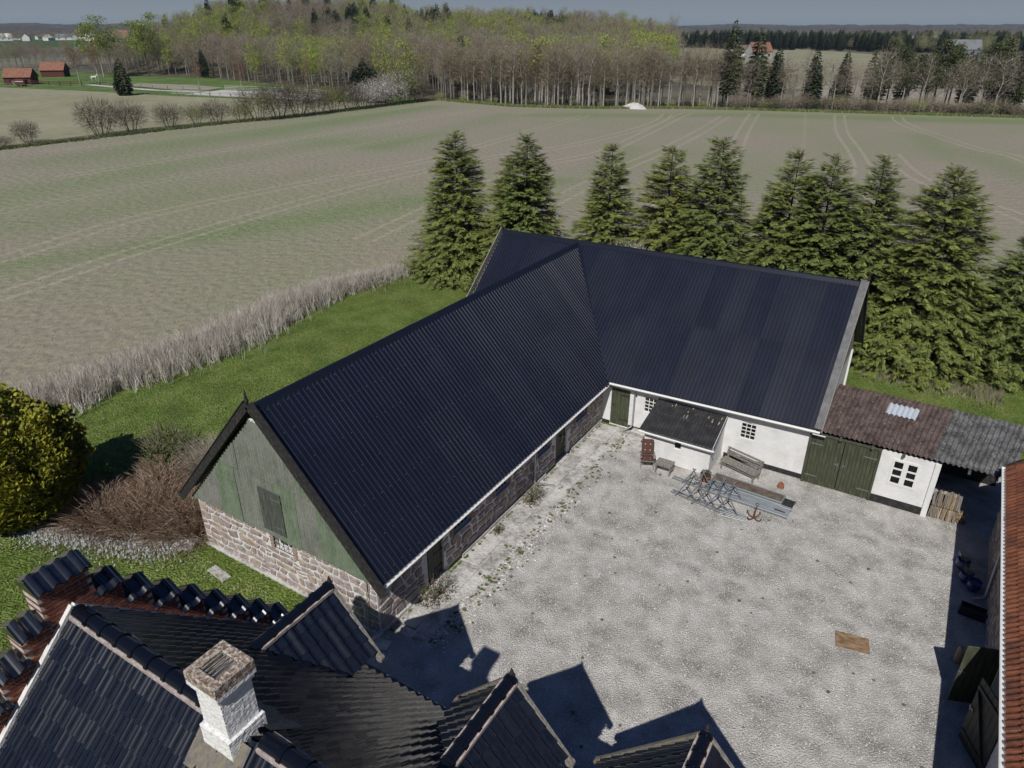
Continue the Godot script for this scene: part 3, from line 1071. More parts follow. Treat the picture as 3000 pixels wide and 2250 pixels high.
func brick_box(parent: Node3D, c: Vector3, s: Vector3, b := Basis(), mats: Array = []) -> void:
	var bm := BoxMesh.new()
	bm.size = s
	var ms: Array = mats if mats.size() else M.bricks
	part("brick", bm, ms[rng.randi() % ms.size()], parent, c, b)


# ---------------------------------------------------------------- the stone barn
const AL := 16.0 # length along z
const AW := 8.35 # width, from x = -8.35 to 0
const RX := -4.15 # ridge x
const RY := 7.0


func valley_a(z: float) -> float: # share of the slope that the other roof hides, right-hand wing
	return clampf((0.42 - z) / 5.37, 0.0, 1.0)


func build_stone_barn() -> void:
	var t := thing("stone_barn", "long fieldstone barn with ribbed dark blue-black roof and grey-green corrugated gable", "barn")
	# openings in the yard wall as seen from the yard: u = 16 - z
	var doors := [[12.68, 13.58], [3.70, 4.68]]
	var wins := [[11.14, 12.06], [8.55, 9.40], [5.36, 6.26], [1.95, 2.83]]
	var holes := []
	var clear := []
	for d in doors:
		holes.append(Rect2(AL - d[1], 0.06, d[1] - d[0], 1.94))
		clear.append(Rect2(AL - d[1], 0.0, d[1] - d[0], 2.2))
	for d in wins:
		holes.append(Rect2(AL - d[1], 1.28, d[1] - d[0], 0.62))
		clear.append(Rect2(AL - d[1] - 0.24, 1.22, d[1] - d[0] + 0.48, 1.0))
	var yw := group_part("yard_wall", t)
	var mb := MB.new()
	holed_wall(mb, Vector3(0, -0.05, AL), Vector3(0, 0, -1), Vector3(1, 0, 0), AL, 2.27, 0.45, holes.map(func(r): return Rect2(r.position + Vector2(0, 0.05), r.size)))
	mpart("mortar", mb, M.mortar, yw)
	var n := rubble(yw, Vector3(0, 0.14, AL), Vector3(0, 0, -1), Vector3(1, 0, 0), AL, 2.02, 0.5, 0.35, 0.075, clear.map(func(r): return Rect2(r.position - Vector2(0, 0.14), r.size)), M.stones)
	# low footing course
	mb = MB.new()
	var zz := 0.0
	while zz < AL - 0.1:
		var l := rr(0.8, 1.7)
		var skip := false
		for d in doors:
			if zz + l > d[0] - 0.05 and zz < d[1] + 0.05: skip = true
		if not skip:
			mb = MB.new()
			mb.cbox(Vector3(0.035, 0.06, zz + l * 0.5), Vector3(0.12 + rr(0, 0.03), 0.17 + rr(-0.02, 0.03), l - 0.01), 0.02)
			mpart("footing_block", mb, M.concrete[0], yw)
		zz += l
	# gable wall
	var gw := group_part("gable_wall", t)
	var gwin := Rect2(AW - 4.45, 1.48, 0.88, 0.68)
	mb = MB.new()
	holed_wall(mb, Vector3(-AW, -0.05, AL), Vector3(1, 0, 0), Vector3(0, 0, 1), AW - 0.45, 2.2, 0.45, [Rect2(gwin.position + Vector2(0, 0.05), gwin.size)])
	mpart("mortar", mb, M.mortar, gw)
	n += rubble(gw, Vector3(-AW, 0.1, AL), Vector3(1, 0, 0), Vector3(0, 0, 1), AW, 2.02, 0.44, 0.29, 0.06, [Rect2(gwin.position - Vector2(0.2, 0.14), gwin.size + Vector2(0.4, 0.4))], M.stones)
	mb = MB.new()
	mb.cbox(Vector3(-AW * 0.5, 0.04, AL + 0.05), Vector3(AW, 0.14, 0.14), 0.02)
	mpart("footing", mb, M.concrete[1], gw)
	# the two sides out of sight
	var bw := group_part("field_wall", t)
	mb = MB.new()
	holed_wall(mb, Vector3(-AW, -0.05, 0.2), Vector3(0, 0, 1), Vector3(-1, 0, 0), AL - 0.65, 2.25, 0.45, [])
	mpart("mortar", mb, M.mortar, bw)
	n += rubble(bw, Vector3(-AW, 0.1, 10.0), Vector3(0, 0, 1), Vector3(-1, 0, 0), 5.9, 2.0, 0.48, 0.33, 0.055, [], M.stones)
	print("stones ", n)
	# doors
	for d in doors:
		var dr := board_door(t, "door", Vector3(-0.1, 0.08, d[1]), Vector3(0, 0, -1), Vector3(1, 0, 0), d[1] - d[0], 1.9, 6, M.dark_green, M.iron, 1, 3)
		mb = MB.new()
		mb.cbox(Vector3(0.06, 0.03, (d[0] + d[1]) * 0.5), Vector3(0.36, 0.08, d[1] - d[0] + 0.1), 0.015)
		mpart("doorstep", mb, M.concrete[2], dr)
		mb = MB.new()
		mb.cbox(Vector3(-0.02, 2.05, (d[0] + d[1]) * 0.5), Vector3(0.12, 0.12, d[1] - d[0] + 0.25), 0.015)
		mpart("lintel", mb, M.tar_wood, dr)
	# windows with brick surrounds
	for d in wins:
		var w: float = d[1] - d[0]
		var wn := window(t, Vector3(0, 1.28, d[1]), Vector3(0, 0, -1), Vector3(1, 0, 0), w, 0.6, 4, 2, flat(lin(0.42, 0.46, 0.50), 0.5), 0.06, 0.03, 0.045)
		mb = MB.new()
		mb.cbox(Vector3(0.03, 1.25, (d[0] + d[1]) * 0.5), Vector3(0.14, 0.05, w + 0.1), 0.01)
		mpart("sill", mb, flat(lin(0.33, 0.38, 0.44), 0.6), wn)
		for s in [-1, 1]:
			var zc: float = d[0] - 0.11 if s < 0 else d[1] + 0.11
			for k in 11:
				brick_box(wn, Vector3(0.012, 1.25 + k * 0.078, zc + (0.02 * s if k % 2 else 0.0)), Vector3(0.07, 0.056, 0.2 - (0.04 if k % 2 else 0.0)), Basis(), [M.pale_brick])
		var cnt := int(w / 0.078)
		for k in cnt:
			brick_box(wn, Vector3(0.012, 2.0, d[0] + (k + 0.5) * w / cnt), Vector3(0.07, 0.2, 0.056), Basis(), [M.pale_brick])
	# gable window with grille
	var gn := window(t, Vector3(-4.45, 1.48, AL), Vector3(1, 0, 0), Vector3(0, 0, 1), 0.88, 0.68, 2, 2, M.white_paint, 0.2, 0.03, 0.05)
	mb = MB.new()
	for k in 5:
		mb.tube([Vector3(-4.45 + 0.88 * k / 4.0, 1.5, AL + 0.01), Vector3(-4.45 + 0.88 * k / 4.0, 2.14, AL + 0.01)], 0.011, 5)
	for k in 4:
		mb.tube([Vector3(-4.45, 1.52 + 0.2 * k, AL + 0.02), Vector3(-3.57, 1.52 + 0.2 * k, AL + 0.02)], 0.009, 5)
	mpart("grille", mb, M.iron, gn)
	for s in [-1, 1]:
		for k in 10:
			brick_box(gn, Vector3(-4.45 - 0.1 if s < 0 else -3.57 + 0.1, 1.42 + k * 0.075, AL + 0.005), Vector3(0.19 - (0.05 if k % 2 else 0.0), 0.055, 0.05), Basis(), [M.pale_brick])
	# corrugated cladding of the gable, sheet by sheet
	var cl := group_part("gable_cladding", t)
	var roof_at := func(x: float) -> float: return 6.78 - absf(x - RX) * 1.066
	for row in 2:
		var xs := -8.6 + (0.35 if row else 0.0)
		while xs < 0.25:
			var xe := minf(xs + 0.93, 0.25)
			var y0 := 2.06 if row == 0 else 4.3
			var y1 := 4.36 if row == 0 else 6.46
			var m := ribbed(Vector3(-9, y0, AL + 0.06), Vector3(1, y0, AL + 0.06), Vector3(-9, y1, AL + 0.06), Vector3(1, y1, AL + 0.06), xs + 9.0, xe + 9.02, 0.0, 1.0, 0.146, 0.05, WAVE, 0.014 * row + (0.022 if int(xs * 10.0) % 2 else 0.0), null, func(s: float) -> float: return (roof_at.call(s - 9.0) - y0) / (y1 - y0))
			if m:
				part("cladding_sheet", m, M.clad[rng.randi() % 4], cl)
			xs += 0.93
	mb = MB.new()
	mb.cbox(Vector3(-4.1, 6.44, AL + 0.1), Vector3(0.75, 0.09, 0.05), 0.008)
	mpart("trim_board", mb, M.white_paint, t)
	mb = MB.new()
	mb.slab([Vector3(-4.95, 6.0, AL + 0.02), Vector3(-3.35, 6.0, AL + 0.02), Vector3(RX, 6.85, AL + 0.02)], Vector3(0, 0, 0.03))
	mpart("dark_peak_panel", mb, M.tar_wood, t)  # near-black panel, stands in for the shaded opening above the cladding
	# loft hatch
	board_door(t, "loft_hatch", Vector3(-4.66, 2.3, AL + 0.12), Vector3(1, 0, 0), Vector3(0, 0, 1), 1.04, 1.66, 6, M.green_grey, M.galv, 1, 2)
	# barge boards, finial
	for s in [-1.0, 1.0]:
		for e in ([1.0, 0.0] if true else []):
			if e == 0.0:
				continue
			mb = MB.new()
			var foot := Vector3(RX + s * 4.72, 2.0, AL + 0.3)
			var top := Vector3(RX + s * 0.02, RY + 0.07, AL + 0.3)
			var d := (top - foot).normalized()
			mb.box((foot + top) * 0.5, Vector3(0.05, (top - foot).length(), 0.24), Basis(Vector3(0, 0, 1), d, Vector3(0, 0, 1).cross(d)))
			mpart("barge_board", mb, M.tar_wood, t)
			mb = MB.new()
			var lift := Vector3(-d.y * s * -1.0, d.x * s, 0) * 0.0
			mb.box((foot + top) * 0.5 + Vector3(0.12 * s, 0.12, -0.05) + lift, Vector3(0.13, (top - foot).length(), 0.03), Basis(Vector3(0, 0, 1), d, Vector3(0, 0, 1).cross(d)))
			mpart("verge_board", mb, M.tar_wood, t)
	finial(t, Vector3(RX, RY + 0.02, AL + 0.28), 0.62, M.tar_wood)
	# roof
	var roof := group_part("roof", t)
	var z0 := AL + 0.24
	var z1 := -4.95
	slope_sheets(roof, Vector3(0.4, 2.22, z0), Vector3(0.4, 2.22, z1), Vector3(RX, RY, z0), Vector3(RX, RY - 0.05, z1), 1.0, [0.0, 0.52, 1.0], 0.2, 0.034, RIB, M.steel, func(s: float) -> float: return valley_a(z0 - s))
	slope_sheets(roof, Vector3(-8.72, 2.22, z1), Vector3(-8.72, 2.22, z0), Vector3(RX, RY - 0.05, z1), Vector3(RX, RY, z0), 1.0, [0.0, 0.52, 1.0], 0.2, 0.034, RIB, M.steel, func(s: float) -> float: return valley_a(z1 + s))
	ridge_cap(roof, Vector3(RX, RY, z0 - 0.02), Vector3(RX, RY - 0.05, -4.85), atan(4.78 / 4.55), 0.26, M.steel_trim)
	var ve := MB.new()
	ve.quad(Vector3(0.62, 2.15, 0.42), Vector3(0.4, 2.15, 0.66), Vector3(RX, RY - 0.02, -4.75), Vector3(RX + 0.2, RY - 0.02, -4.95))
	mpart("valley_gutter", ve, M.steel_trim, roof)
	# screw heads on the sheets catch the light
	mb = MB.new()
	for k in 7:
		var f: float = [0.04, 0.18, 0.34, 0.5, 0.66, 0.82, 0.95][k]
		var p := Vector3(0.4, 2.22, 0).lerp(Vector3(RX, RY, 0), f)
		var z := 0.2
		while z < z0:
			if rng.randf() < 0.75:
				mb.box(p + Vector3(0.028, 0.03, z), Vector3(0.022, 0.022, 0.022), Basis(Vector3(0, 0, 1), 0.8))
			z += 0.4
	var sc := mpart("screw", mb, M.galv, roof)
	sc.set_meta("kind", "stuff")
	gutter(t, Vector3(0.44, 2.2, z0), Vector3(0.44, 2.2, 0.55), 0.075, M.white_paint)
	downpipe(t, [Vector3(0.42, 2.14, 6.68), Vector3(0.38, 2.05, 6.68), Vector3(0.12, 1.88, 6.68), Vector3(0.1, 0.35, 6.66), Vector3(0.14, 0.2, 6.62), Vector3(0.75, 0.06, 6.15)], 0.045, M.zinc)
	mb = MB.new()
	mb.tube([Vector3(-0.29, 2.2, AL + 0.09), Vector3(-0.32, 1.0, AL + 0.09), Vector3(-0.36, 0.02, AL + 0.1)], 0.018, 6)
	mpart("cable", mb, flat(lin(0.32, 0.29, 0.18), 0.7), t)


# ---------------------------------------------------------------- the whitewashed barn
const BZ := 0.15


func build_white_barn() -> void:
	var t := thing("whitewashed_barn", "whitewashed barn with ribbed dark roof standing behind the gravel yard", "barn", Vector3.ZERO)
	var ex := Vector3(1, 0, 0)
	var out := Vector3(0, 0, 1)
	var d0 := Rect2(0.48, 0.04, 0.93, 1.95)
	var w1 := Rect2(2.12, 1.15, 0.64, 0.82)
	var w2 := Rect2(6.54, 1.16, 0.64, 0.82)
	var mb := MB.new()
	holed_wall(mb, Vector3(0.0, -0.05, BZ), ex, out, 9.32, 2.5, 0.4, [Rect2(d0.position + Vector2(0, 0.05), d0.size), Rect2(w1.position + Vector2(0, 0.05), w1.size), Rect2(w2.position + Vector2(0, 0.05), w2.size)])
	mpart("front_wall", mb, M.white, t)
	# segment heads over the two windows are cut by the arch bar of the window itself
	for w in [w1, w2]:
		window(t, Vector3(w.position.x, w.position.y, BZ), ex, out, w.size.x, w.size.y - 0.07, 3, 4, M.white_paint, 0.05, 0.03, 0.028, 0.06)
	board_door(t, "door", Vector3(d0.position.x, d0.position.y, BZ - 0.05), ex, out, d0.size.x, d0.size.y, 4, M.green_paint, M.iron, 1, 2)
	mb = MB.new()
	mb.box(Vector3(0.24, 0.08, BZ + 0.005), Vector3(0.46, 0.2, 0.03))
	mb.box(Vector3(2.1, 0.1, BZ + 0.005), Vector3(1.35, 0.24, 0.03))
	mb.box(Vector3(7.63, 0.1, BZ + 0.005), Vector3(3.3, 0.25, 0.03))
	mpart("plinth", mb, M.plinth, t)
	# other walls
	mb = MB.new()
	mb.box(Vector3(0.3, 1.1, -9.8), Vector3(18.0, 2.5, 0.4))
	mpart("back_wall", mb, M.white, t)
	for s in [-1, 1]:
		var x: float = 9.12 if s > 0 else -8.5
		mb = MB.new()
		mb.box(Vector3(x, 1.12, -4.9), Vector3(0.4, 2.45, 9.4))
		mpart("gable_wall", mb, M.white, t)
		var bd := group_part("gable_boarding", t)
		var z := -9.7
		while z < 0.1:
			var yt := 6.95 - absf(z + 0.09 + 4.95) * 0.86
			var pm := MB.new()
			pm.cbox(Vector3(x + s * (0.2 + rr(0, 0.012)), (2.3 + yt) * 0.5, z + 0.09), Vector3(0.03, yt - 2.3, 0.172), 0.005)
			mpart("board", pm, M.grey_wood, bd)
			z += 0.178
	mb = MB.new()
	mb.box(Vector3(9.36, 1.1, 0.08), Vector3(0.1, 2.3, 0.14))
	mb.box(Vector3(9.36, 1.1, -9.7), Vector3(0.1, 2.3, 0.14))
	mpart("corner_post", mb, M.white_paint, t)
	# roof: eave rises a little to the right
	var roof := group_part("roof", t)
	var xl := -8.78
	var xr := 9.62
	var ey := func(x: float) -> float: return 2.34 + maxf(x, 0.0) * 0.026
	var e0 := Vector3(xl, ey.call(0.0) - 0.22, 0.46)
	var e1 := Vector3(xr, ey.call(xr), 0.46)
	var r0 := Vector3(xl, 6.98, -4.95)
	var r1 := Vector3(xr, 7.16, -5.1)
	slope_sheets(roof, e0, e1, r0, r1, 1.0, [0.0, 0.5, 1.0], 0.17, 0.03, RIB, M.steel, func(s: float) -> float:
		var x := xl + s
		if x >= 0.42: return 0.0
		if x >= RX: return clampf((0.42 - x) / 4.57 - 0.012, 0.0, 1.0)
		return clampf((x + 8.74) / 4.57 - 0.012, 0.0, 1.0) if x > -8.74 else 0.0)
	slope_sheets(roof, Vector3(xr, 2.45, -10.3), Vector3(xl, 2.35, -10.3), r1, r0, 1.0, [0.0, 0.5, 1.0], 0.17, 0.03, RIB, M.steel)
	ridge_cap(roof, r0 + Vector3(0.05, 0, 0), r1 - Vector3(0.25, 0, 0), 0.72, 0.27, M.steel_trim, 2.2)
	# verge flashing at the right end and boards under it
	for s in [0.0, 1.0]:
		var foot := Vector3(xr, 2.6, 0.5) if s == 0.0 else Vector3(xr, 2.4, -10.35)
		var top := Vector3(xr, 7.22, -5.1)
		var d := (top - foot).normalized()
		var nn := Vector3(1, 0, 0).cross(d)
		mb = MB.new()
		mb.box((foot + top) * 0.5 + nn * (0.06 if s == 1.0 else -0.06) + Vector3(-0.06, 0.1, 0.0), Vector3(0.3, (top - foot).length(), 0.03), Basis(Vector3(1, 0, 0), d, nn))
		mpart("verge_flashing", mb, M.flashing, roof)
		mb = MB.new()
		mb.box((foot + top) * 0.5 + Vector3(0.1, -0.06, 0), Vector3(0.04, (top - foot).length() + 0.1, 0.24), Basis(Vector3(1, 0, 0), d, nn))
		mpart("barge_board", mb, M.grey_wood if s == 0.0 else M.tar_wood, t)
		var f2 := Vector3(xl, foot.y - (0.25 if s == 0.0 else 0.1), foot.z)
		var t2 := Vector3(xl, 7.05, -4.95)
		d = (t2 - f2).normalized()
		mb = MB.new()
		mb.box((f2 + t2) * 0.5 + Vector3(-0.06, 0.02, 0), Vector3(0.05, (t2 - f2).length(), 0.26), Basis(Vector3(1, 0, 0), d, Vector3(1, 0, 0).cross(d)))
		mpart("barge_board", mb, M.grey_wood, t)
	finial(t, Vector3(xr + 0.08, 7.15, -5.1), 0.55, M.tar_wood)
	finial(t, Vector3(xl - 0.05, 6.95, -4.95), 0.5, M.tar_wood)
	gutter(t, Vector3(0.5, ey.call(0.0) - 0.02, 0.52), Vector3(9.66, ey.call(9.66) - 0.05, 0.52), 0.07, M.white_paint)
	mb = MB.new()
	mb.beam(Vector3(0.45, 2.26, 0.4), Vector3(9.5, 2.46, 0.4), 0.03, 0.14)
	mpart("fascia", mb, M.white_paint, t)
	mb = MB.new()
	mb.box(Vector3(4.7, 2.36, 0.27), Vector3(9.2, 0.03, 0.24), Basis(Vector3(0, 0, 1), 0.02))
	mpart("soffit", mb, M.white_paint, t)
	downpipe(t, [Vector3(1.82, 2.28, 0.5), Vector3(1.8, 2.16, 0.48), Vector3(1.68, 2.02, 0.24), Vector3(1.66, 1.85, 0.21), Vector3(1.66, 0.32, 0.21), Vector3(1.62, 0.22, 0.26), Vector3(1.38, 0.1, 0.6)], 0.042, M.zinc)


# ---------------------------------------------------------------- small lean-to in front of the white barn
func build_lean_to() -> void:
	var t := thing("lean_to", "small white lean-to with dark corrugated roof against the white barn", "outbuilding", Vector3(4.4, 0, 1.1))
	var o := Vector3(-4.4, 0, -1.1)
	var mb := MB.new()
	holed_wall(mb, o + Vector3(2.95, -0.04, 2.0), Vector3(1, 0, 0), Vector3(0, 0, 1), 2.93, 1.42, 0.2, [Rect2(1.33, 0.86, 0.34, 0.42)])
	mpart("front_wall", mb, M.white, t)
	for x in [3.05, 5.78]:
		mb = MB.new()
		var p := []
		for y in [0, 1]:
			for q in [[-0.1, 1.8], [0.1, 1.8], [0.1, 0.17], [-0.1, 0.17]]:
				p.append(o + Vector3(x + q[0], -0.04 if y == 0 else (1.4 if q[1] > 1.0 else 1.88), q[1]))
		mb.hexa(p)
		mpart("side_wall", mb, M.white, t)
	window(t, o + Vector3(4.28, 0.82, 2.0), Vector3(1, 0, 0), Vector3(0, 0, 1), 0.34, 0.42, 1, 1, M.white_paint, 0.06, 0.02, 0.035)
	var roof := group_part("roof", t)
	slope_sheets(roof, o + Vector3(2.76, 1.46, 2.24), o + Vector3(6.06, 1.46, 2.24), o + Vector3(2.78, 2.0, 0.18), o + Vector3(5.96, 2.0, 0.18), 1.05, [0.0, 0.56, 1.0], 0.146, 0.045, WAVE, [M.fibre_dark])
	mb = MB.new()
	for k in 2:
		for i in 22:
			var f: float = [0.57, 0.9][k]
			var p := o + Vector3(2.83 + i * 0.146, 1.46, 2.24).lerp(Vector3(2.83 + i * 0.146, 2.0, 0.18), f)
			if rng.randf() < 0.6:
				mb.lathe(p + Vector3(0, 0.045, 0), [Vector2(0.022, 0), Vector2(0.02, 0.014), Vector2(0, 0.02)], 6)
	var s := mpart("screw", mb, M.galv, roof)
	s.set_meta("kind", "stuff")
	# pale droppings and flaked patches below the upper edge
	for i in 12:
		mb = MB.new()
		var x := rr(3.5, 5.8)
		var f := rr(0.6, 0.97)
		var c := o + Vector3(x, 1.46, 2.24).lerp(Vector3(x, 2.0, 0.18), f) + Vector3(0, 0.05, 0)
		var l := rr(0.05, 0.13)
		mb.slab([c + Vector3(-0.02, -l * 0.26, l), c + Vector3(0.02, -l * 0.26, l), c + Vector3(0.03, l * 0.2, -l * 0.7), c + Vector3(-0.02, l * 0.22, -l * 0.8)], Vector3(0, 0.004, 0))
		mpart("lichen_patch", mb, M.chimney_top, roof)
	gutter(t, o + Vector3(2.75, 1.4, 2.3), o + Vector3(6.08, 1.4, 2.3), 0.05, M.white_paint)
	mb = MB.new()
	mb.beam(o + Vector3(6.0, 1.43, 2.22), o + Vector3(5.93, 1.99, 0.18), 0.03, 0.12)
	mpart("verge_board", mb, M.white_paint, t)


# ---------------------------------------------------------------- open shed with brown and grey sheets
func build_shed() -> void:
	var t := thing("corrugated_shed", "low shed with brown and grey corrugated roof and green double doors", "shed", Vector3(12.6, 0, -1.6))
	var o := Vector3(-12.6, 0, 1.6)
	var z := 0.3
	var mb := MB.new()
	# doors
	mb.cbox(o + Vector3(9.36, 1.17, z - 0.02), Vector3(0.1, 2.34, 0.14), 0.01)
	mb.cbox(o + Vector3(11.9, 1.17, z - 0.02), Vector3(0.1, 2.34, 0.14), 0.01)
	mb.cbox(o + Vector3(10.62, 2.36, z - 0.02), Vector3(2.6, 0.1, 0.14), 0.01)
	mpart("door_frame", mb, M.green_paint, t)
	board_door(t, "door", o + Vector3(9.42, 0.03, z), Vector3(1, 0, 0), Vector3(0, 0, 1), 1.2, 2.26, 9, M.green_paint, M.galv, -1, 2)
	board_door(t, "door", o + Vector3(10.64, 0.03, z), Vector3(1, 0, 0), Vector3(0, 0, 1), 1.2, 2.26, 9, M.green_paint, M.galv, 1, 2)
	# white wall made of panels
	var pw := group_part("white_wall", t)
	var win := Rect2(0.43, 1.0, 0.96, 1.14)
	mb = MB.new()
	holed_wall(mb, o + Vector3(11.95, 0.36, z), Vector3(1, 0, 0), Vector3(0, 0, 1), 1.84, 2.06, 0.1, [Rect2(win.position + Vector2(0, -0.36), win.size)])
	mpart("panel", mb, M.white, pw)
	for q in [[0.5, 0.68, 0.014, 0.62], [1.2, 0.68, 0.014, 0.62]]:
		mb = MB.new()
		mb.box(o + Vector3(11.95 + q[0], q[1], z + 0.004), Vector3(q[2], q[3], 0.012))
		mpart("cover_strip", mb, M.white_paint, pw)
	mb = MB.new()
	mb.cbox(o + Vector3(13.87, 1.2, z - 0.04), Vector3(0.2, 2.42, 0.22), 0.015)
	mpart("corner_post", mb, M.white, pw)
	mb = MB.new()
	mb.box(o + Vector3(12.86, 0.16, z - 0.04), Vector3(1.82, 0.38, 0.1))
	mpart("plinth", mb, M.plinth, t)
	window(t, o + Vector3(12.38, 1.0, z), Vector3(1, 0, 0), Vector3(0, 0, 1), 0.48, 1.14, 1, 3, M.white_paint, 0.0, 0.07, 0.09)
	window(t, o + Vector3(12.86, 1.0, z), Vector3(1, 0, 0), Vector3(0, 0, 1), 0.48, 1.14, 1, 3, M.white_paint, 0.0, 0.07, 0.09)
	# side and back walls
	mb = MB.new()
	mb.box(o + Vector3(13.85, 1.25, -1.75), Vector3(0.12, 2.6, 3.8))
	mpart("side_wall", mb, M.tar_wood, t)
	var bw := group_part("back_wall", t)
	for i in 44:
		mb = MB.new()
		mb.box(o + Vector3(9.5 + i * 0.155, 1.35, -3.5 + rr(0, 0.01)), Vector3(0.15, 2.75, 0.03))
		mpart("board", mb, M.tar_wood, bw)
	# rafters poking out under the eave
	for x in [10.45, 11.6, 12.7, 14.85, 15.7]:
		mb = MB.new()
		mb.beam(o + Vector3(x, 2.44, 0.5), o + Vector3(x, 2.78, -3.6), 0.09, 0.12)
		mpart("rafter", mb, M.green_grey, t)
	# roof sheets
	var roof := group_part("roof", t)
	var y0 := 2.56
	var y1 := 2.92
	var e0 := o + Vector3(9.5, y0, 0.46)
	var e1 := o + Vector3(16.05, y0, 0.46)
	var r0 := o + Vector3(9.62, y1, -3.62)
	var r1 := o + Vector3(16.7, y1, -3.5)
	var total := (e1 - e0).length()
	var sx := 0.0
	var k := 0
	while sx < total - 0.05:
		var se := minf(sx + 1.02, total)
		var grey := sx > 3.95
		for row in 2:
			var m := ribbed(e0, e1, r0, r1, sx, se + 0.03, [0.0, 0.5][row], [0.53, 1.0][row], 0.178, 0.066, WAVE, 0.008 * row + 0.004 * (k % 2))
			part("sheet", m, M.fibre_grey[rng.randi() % 3] if grey else M.fibre_brown[rng.randi() % 3], roof)
		sx = se
		k += 1
	var clear := StandardMaterial3D.new()
	clear.albedo_color = lin(0.55, 0.60, 0.66)
	clear.roughness = 0.25
	part("skylight_sheet", ribbed(e0, e1, r0, r1, 1.98, 3.05, 0.62, 0.84, 0.178, 0.066, WAVE, 0.02), clear, roof)
	# moss cushions in the troughs
	var mc := []
	var cols := PackedColorArray()
	for i in 900:
		var s := rr(0.1, total - 0.1)
		s = floorf(s / 0.178) * 0.178 + rr(-0.045, 0.045)
		if s < 0.05: continue
		var f := pow(rng.randf(), 0.8)
		var p := e0.lerp(e1, s / total).lerp(r0.lerp(r1, s / total), f) + Vector3(0, 0.012, 0)
		mc.append(Transform3D(Basis.from_euler(Vector3(rr(-0.3, 0.3), rr(0, TAU), 0)).scaled(Vector3(rr(0.02, 0.06), rr(0.008, 0.02), rr(0.02, 0.045))), p))
		var c := rr(0.5, 1.2)
		cols.append(Color(0.045, 0.036, 0.022) * c if rng.randf() < 0.7 else Color(0.24, 0.22, 0.18) * c)
	var sp := SphereMesh.new()
	sp.radial_segments = 6
	sp.rings = 3
	sp.radius = 1.0
	sp.height = 2.0
	var ms := multi("moss", sp, M.vcol, mc, roof, cols)
	ms.set_meta("kind", "stuff")
	# dry leaves blown into the corner
	gutter(t, o + Vector3(9.4, 2.45, 0.56), o + Vector3(9.9, 2.45, 0.56), 0.05, M.zinc)


# ---------------------------------------------------------------- tiled roofs
# interlocking pantile: x across, y out of the roof, z down the slope
func pantile(w: float, l: float, h: float, t: float) -> ArrayMesh:
	var mb := MB.new()
	var ys := [0.55, 0.2, 0.0, 0.0, 0.12, 0.5, 0.88, 1.0, 0.9, 0.5]
	var n := ys.size()
	var rows := []
	for i in n:
		rows.append(Vector2(-w * 0.5 + (w + 0.012) * i / (n - 1), ys[i] * h))
	for i in n - 1:
		var a: Vector2 = rows[i]
		var b: Vector2 = rows[i + 1]
		var na := Vector2(-(rows[mini(i + 1, n - 1)] - rows[maxi(i - 1, 0)]).y, (rows[mini(i + 1, n - 1)] - rows[maxi(i - 1, 0)]).x).normalized()
		var nb := Vector2(-(rows[mini(i + 2, n - 1)] - rows[i]).y, (rows[mini(i + 2, n - 1)] - rows[i]).x).normalized()
		var v0 := Vector3(a.x, a.y + t, l * 0.5)
		var v1 := Vector3(b.x, b.y + t, l * 0.5)
		var v2 := Vector3(b.x, b.y, -l * 0.5)
		var v3 := Vector3(a.x, a.y, -l * 0.5)
		mb.squad(v0, v1, v2, v3, Vector3(na.x, na.y, 0), Vector3(nb.x, nb.y, 0), Vector3(nb.x, nb.y, 0), Vector3(na.x, na.y, 0))
		mb.quad(v0 - Vector3(0, t, 0), v1 - Vector3(0, t, 0), v1, v0)
	return mb.commit()


# transforms of the tiles of one slope
func tile_spots(e: Vector3, along: Vector3, up: Vector3, len_: float, rise: float, w: float, l: float, keep = null) -> Array:
	var out := []
	var nrm := along.cross(up).normalized()
	if nrm.y < 0.0:
		nrm = -nrm
	var x := along if along.cross(nrm).dot(-up) > 0.0 else -along
	var cols := roundi(len_ / w)
	var rows := roundi(rise / l)
	for j in rows:
		for i in cols:
			var p := e + along * ((i + 0.5) * len_ / cols) + up * ((j + 0.5) * rise / rows)
			if keep != null and not keep.call(p):
				continue
			var b := Basis(x, nrm, x.cross(nrm)) * Basis(Vector3.UP, rr(-0.012, 0.012)) * Basis(Vector3(1, 0, 0), rr(-0.012, 0.012)) * Basis(Vector3(0, 0, 1), rr(-0.012, 0.012))
			out.append(Transform3D(b, p + nrm * rr(0.0, 0.004)))
	return out


func lay_tiles(parent: Node3D, mesh: Mesh, mats: Array, singles: Array, rest: Array) -> void:
	for x in singles:
		var o := part("roof_tile", mesh, mats[rng.randi() % mats.size()], parent)
		o.transform = x
	if rest.size():
		for k in mats.size():
			var sub := []
			for i in range(k, rest.size(), mats.size()):
				sub.append(rest[i])
			var m := multi("roof_tiles", mesh, mats[k], sub, parent)
			m.set_meta("kind", "stuff")


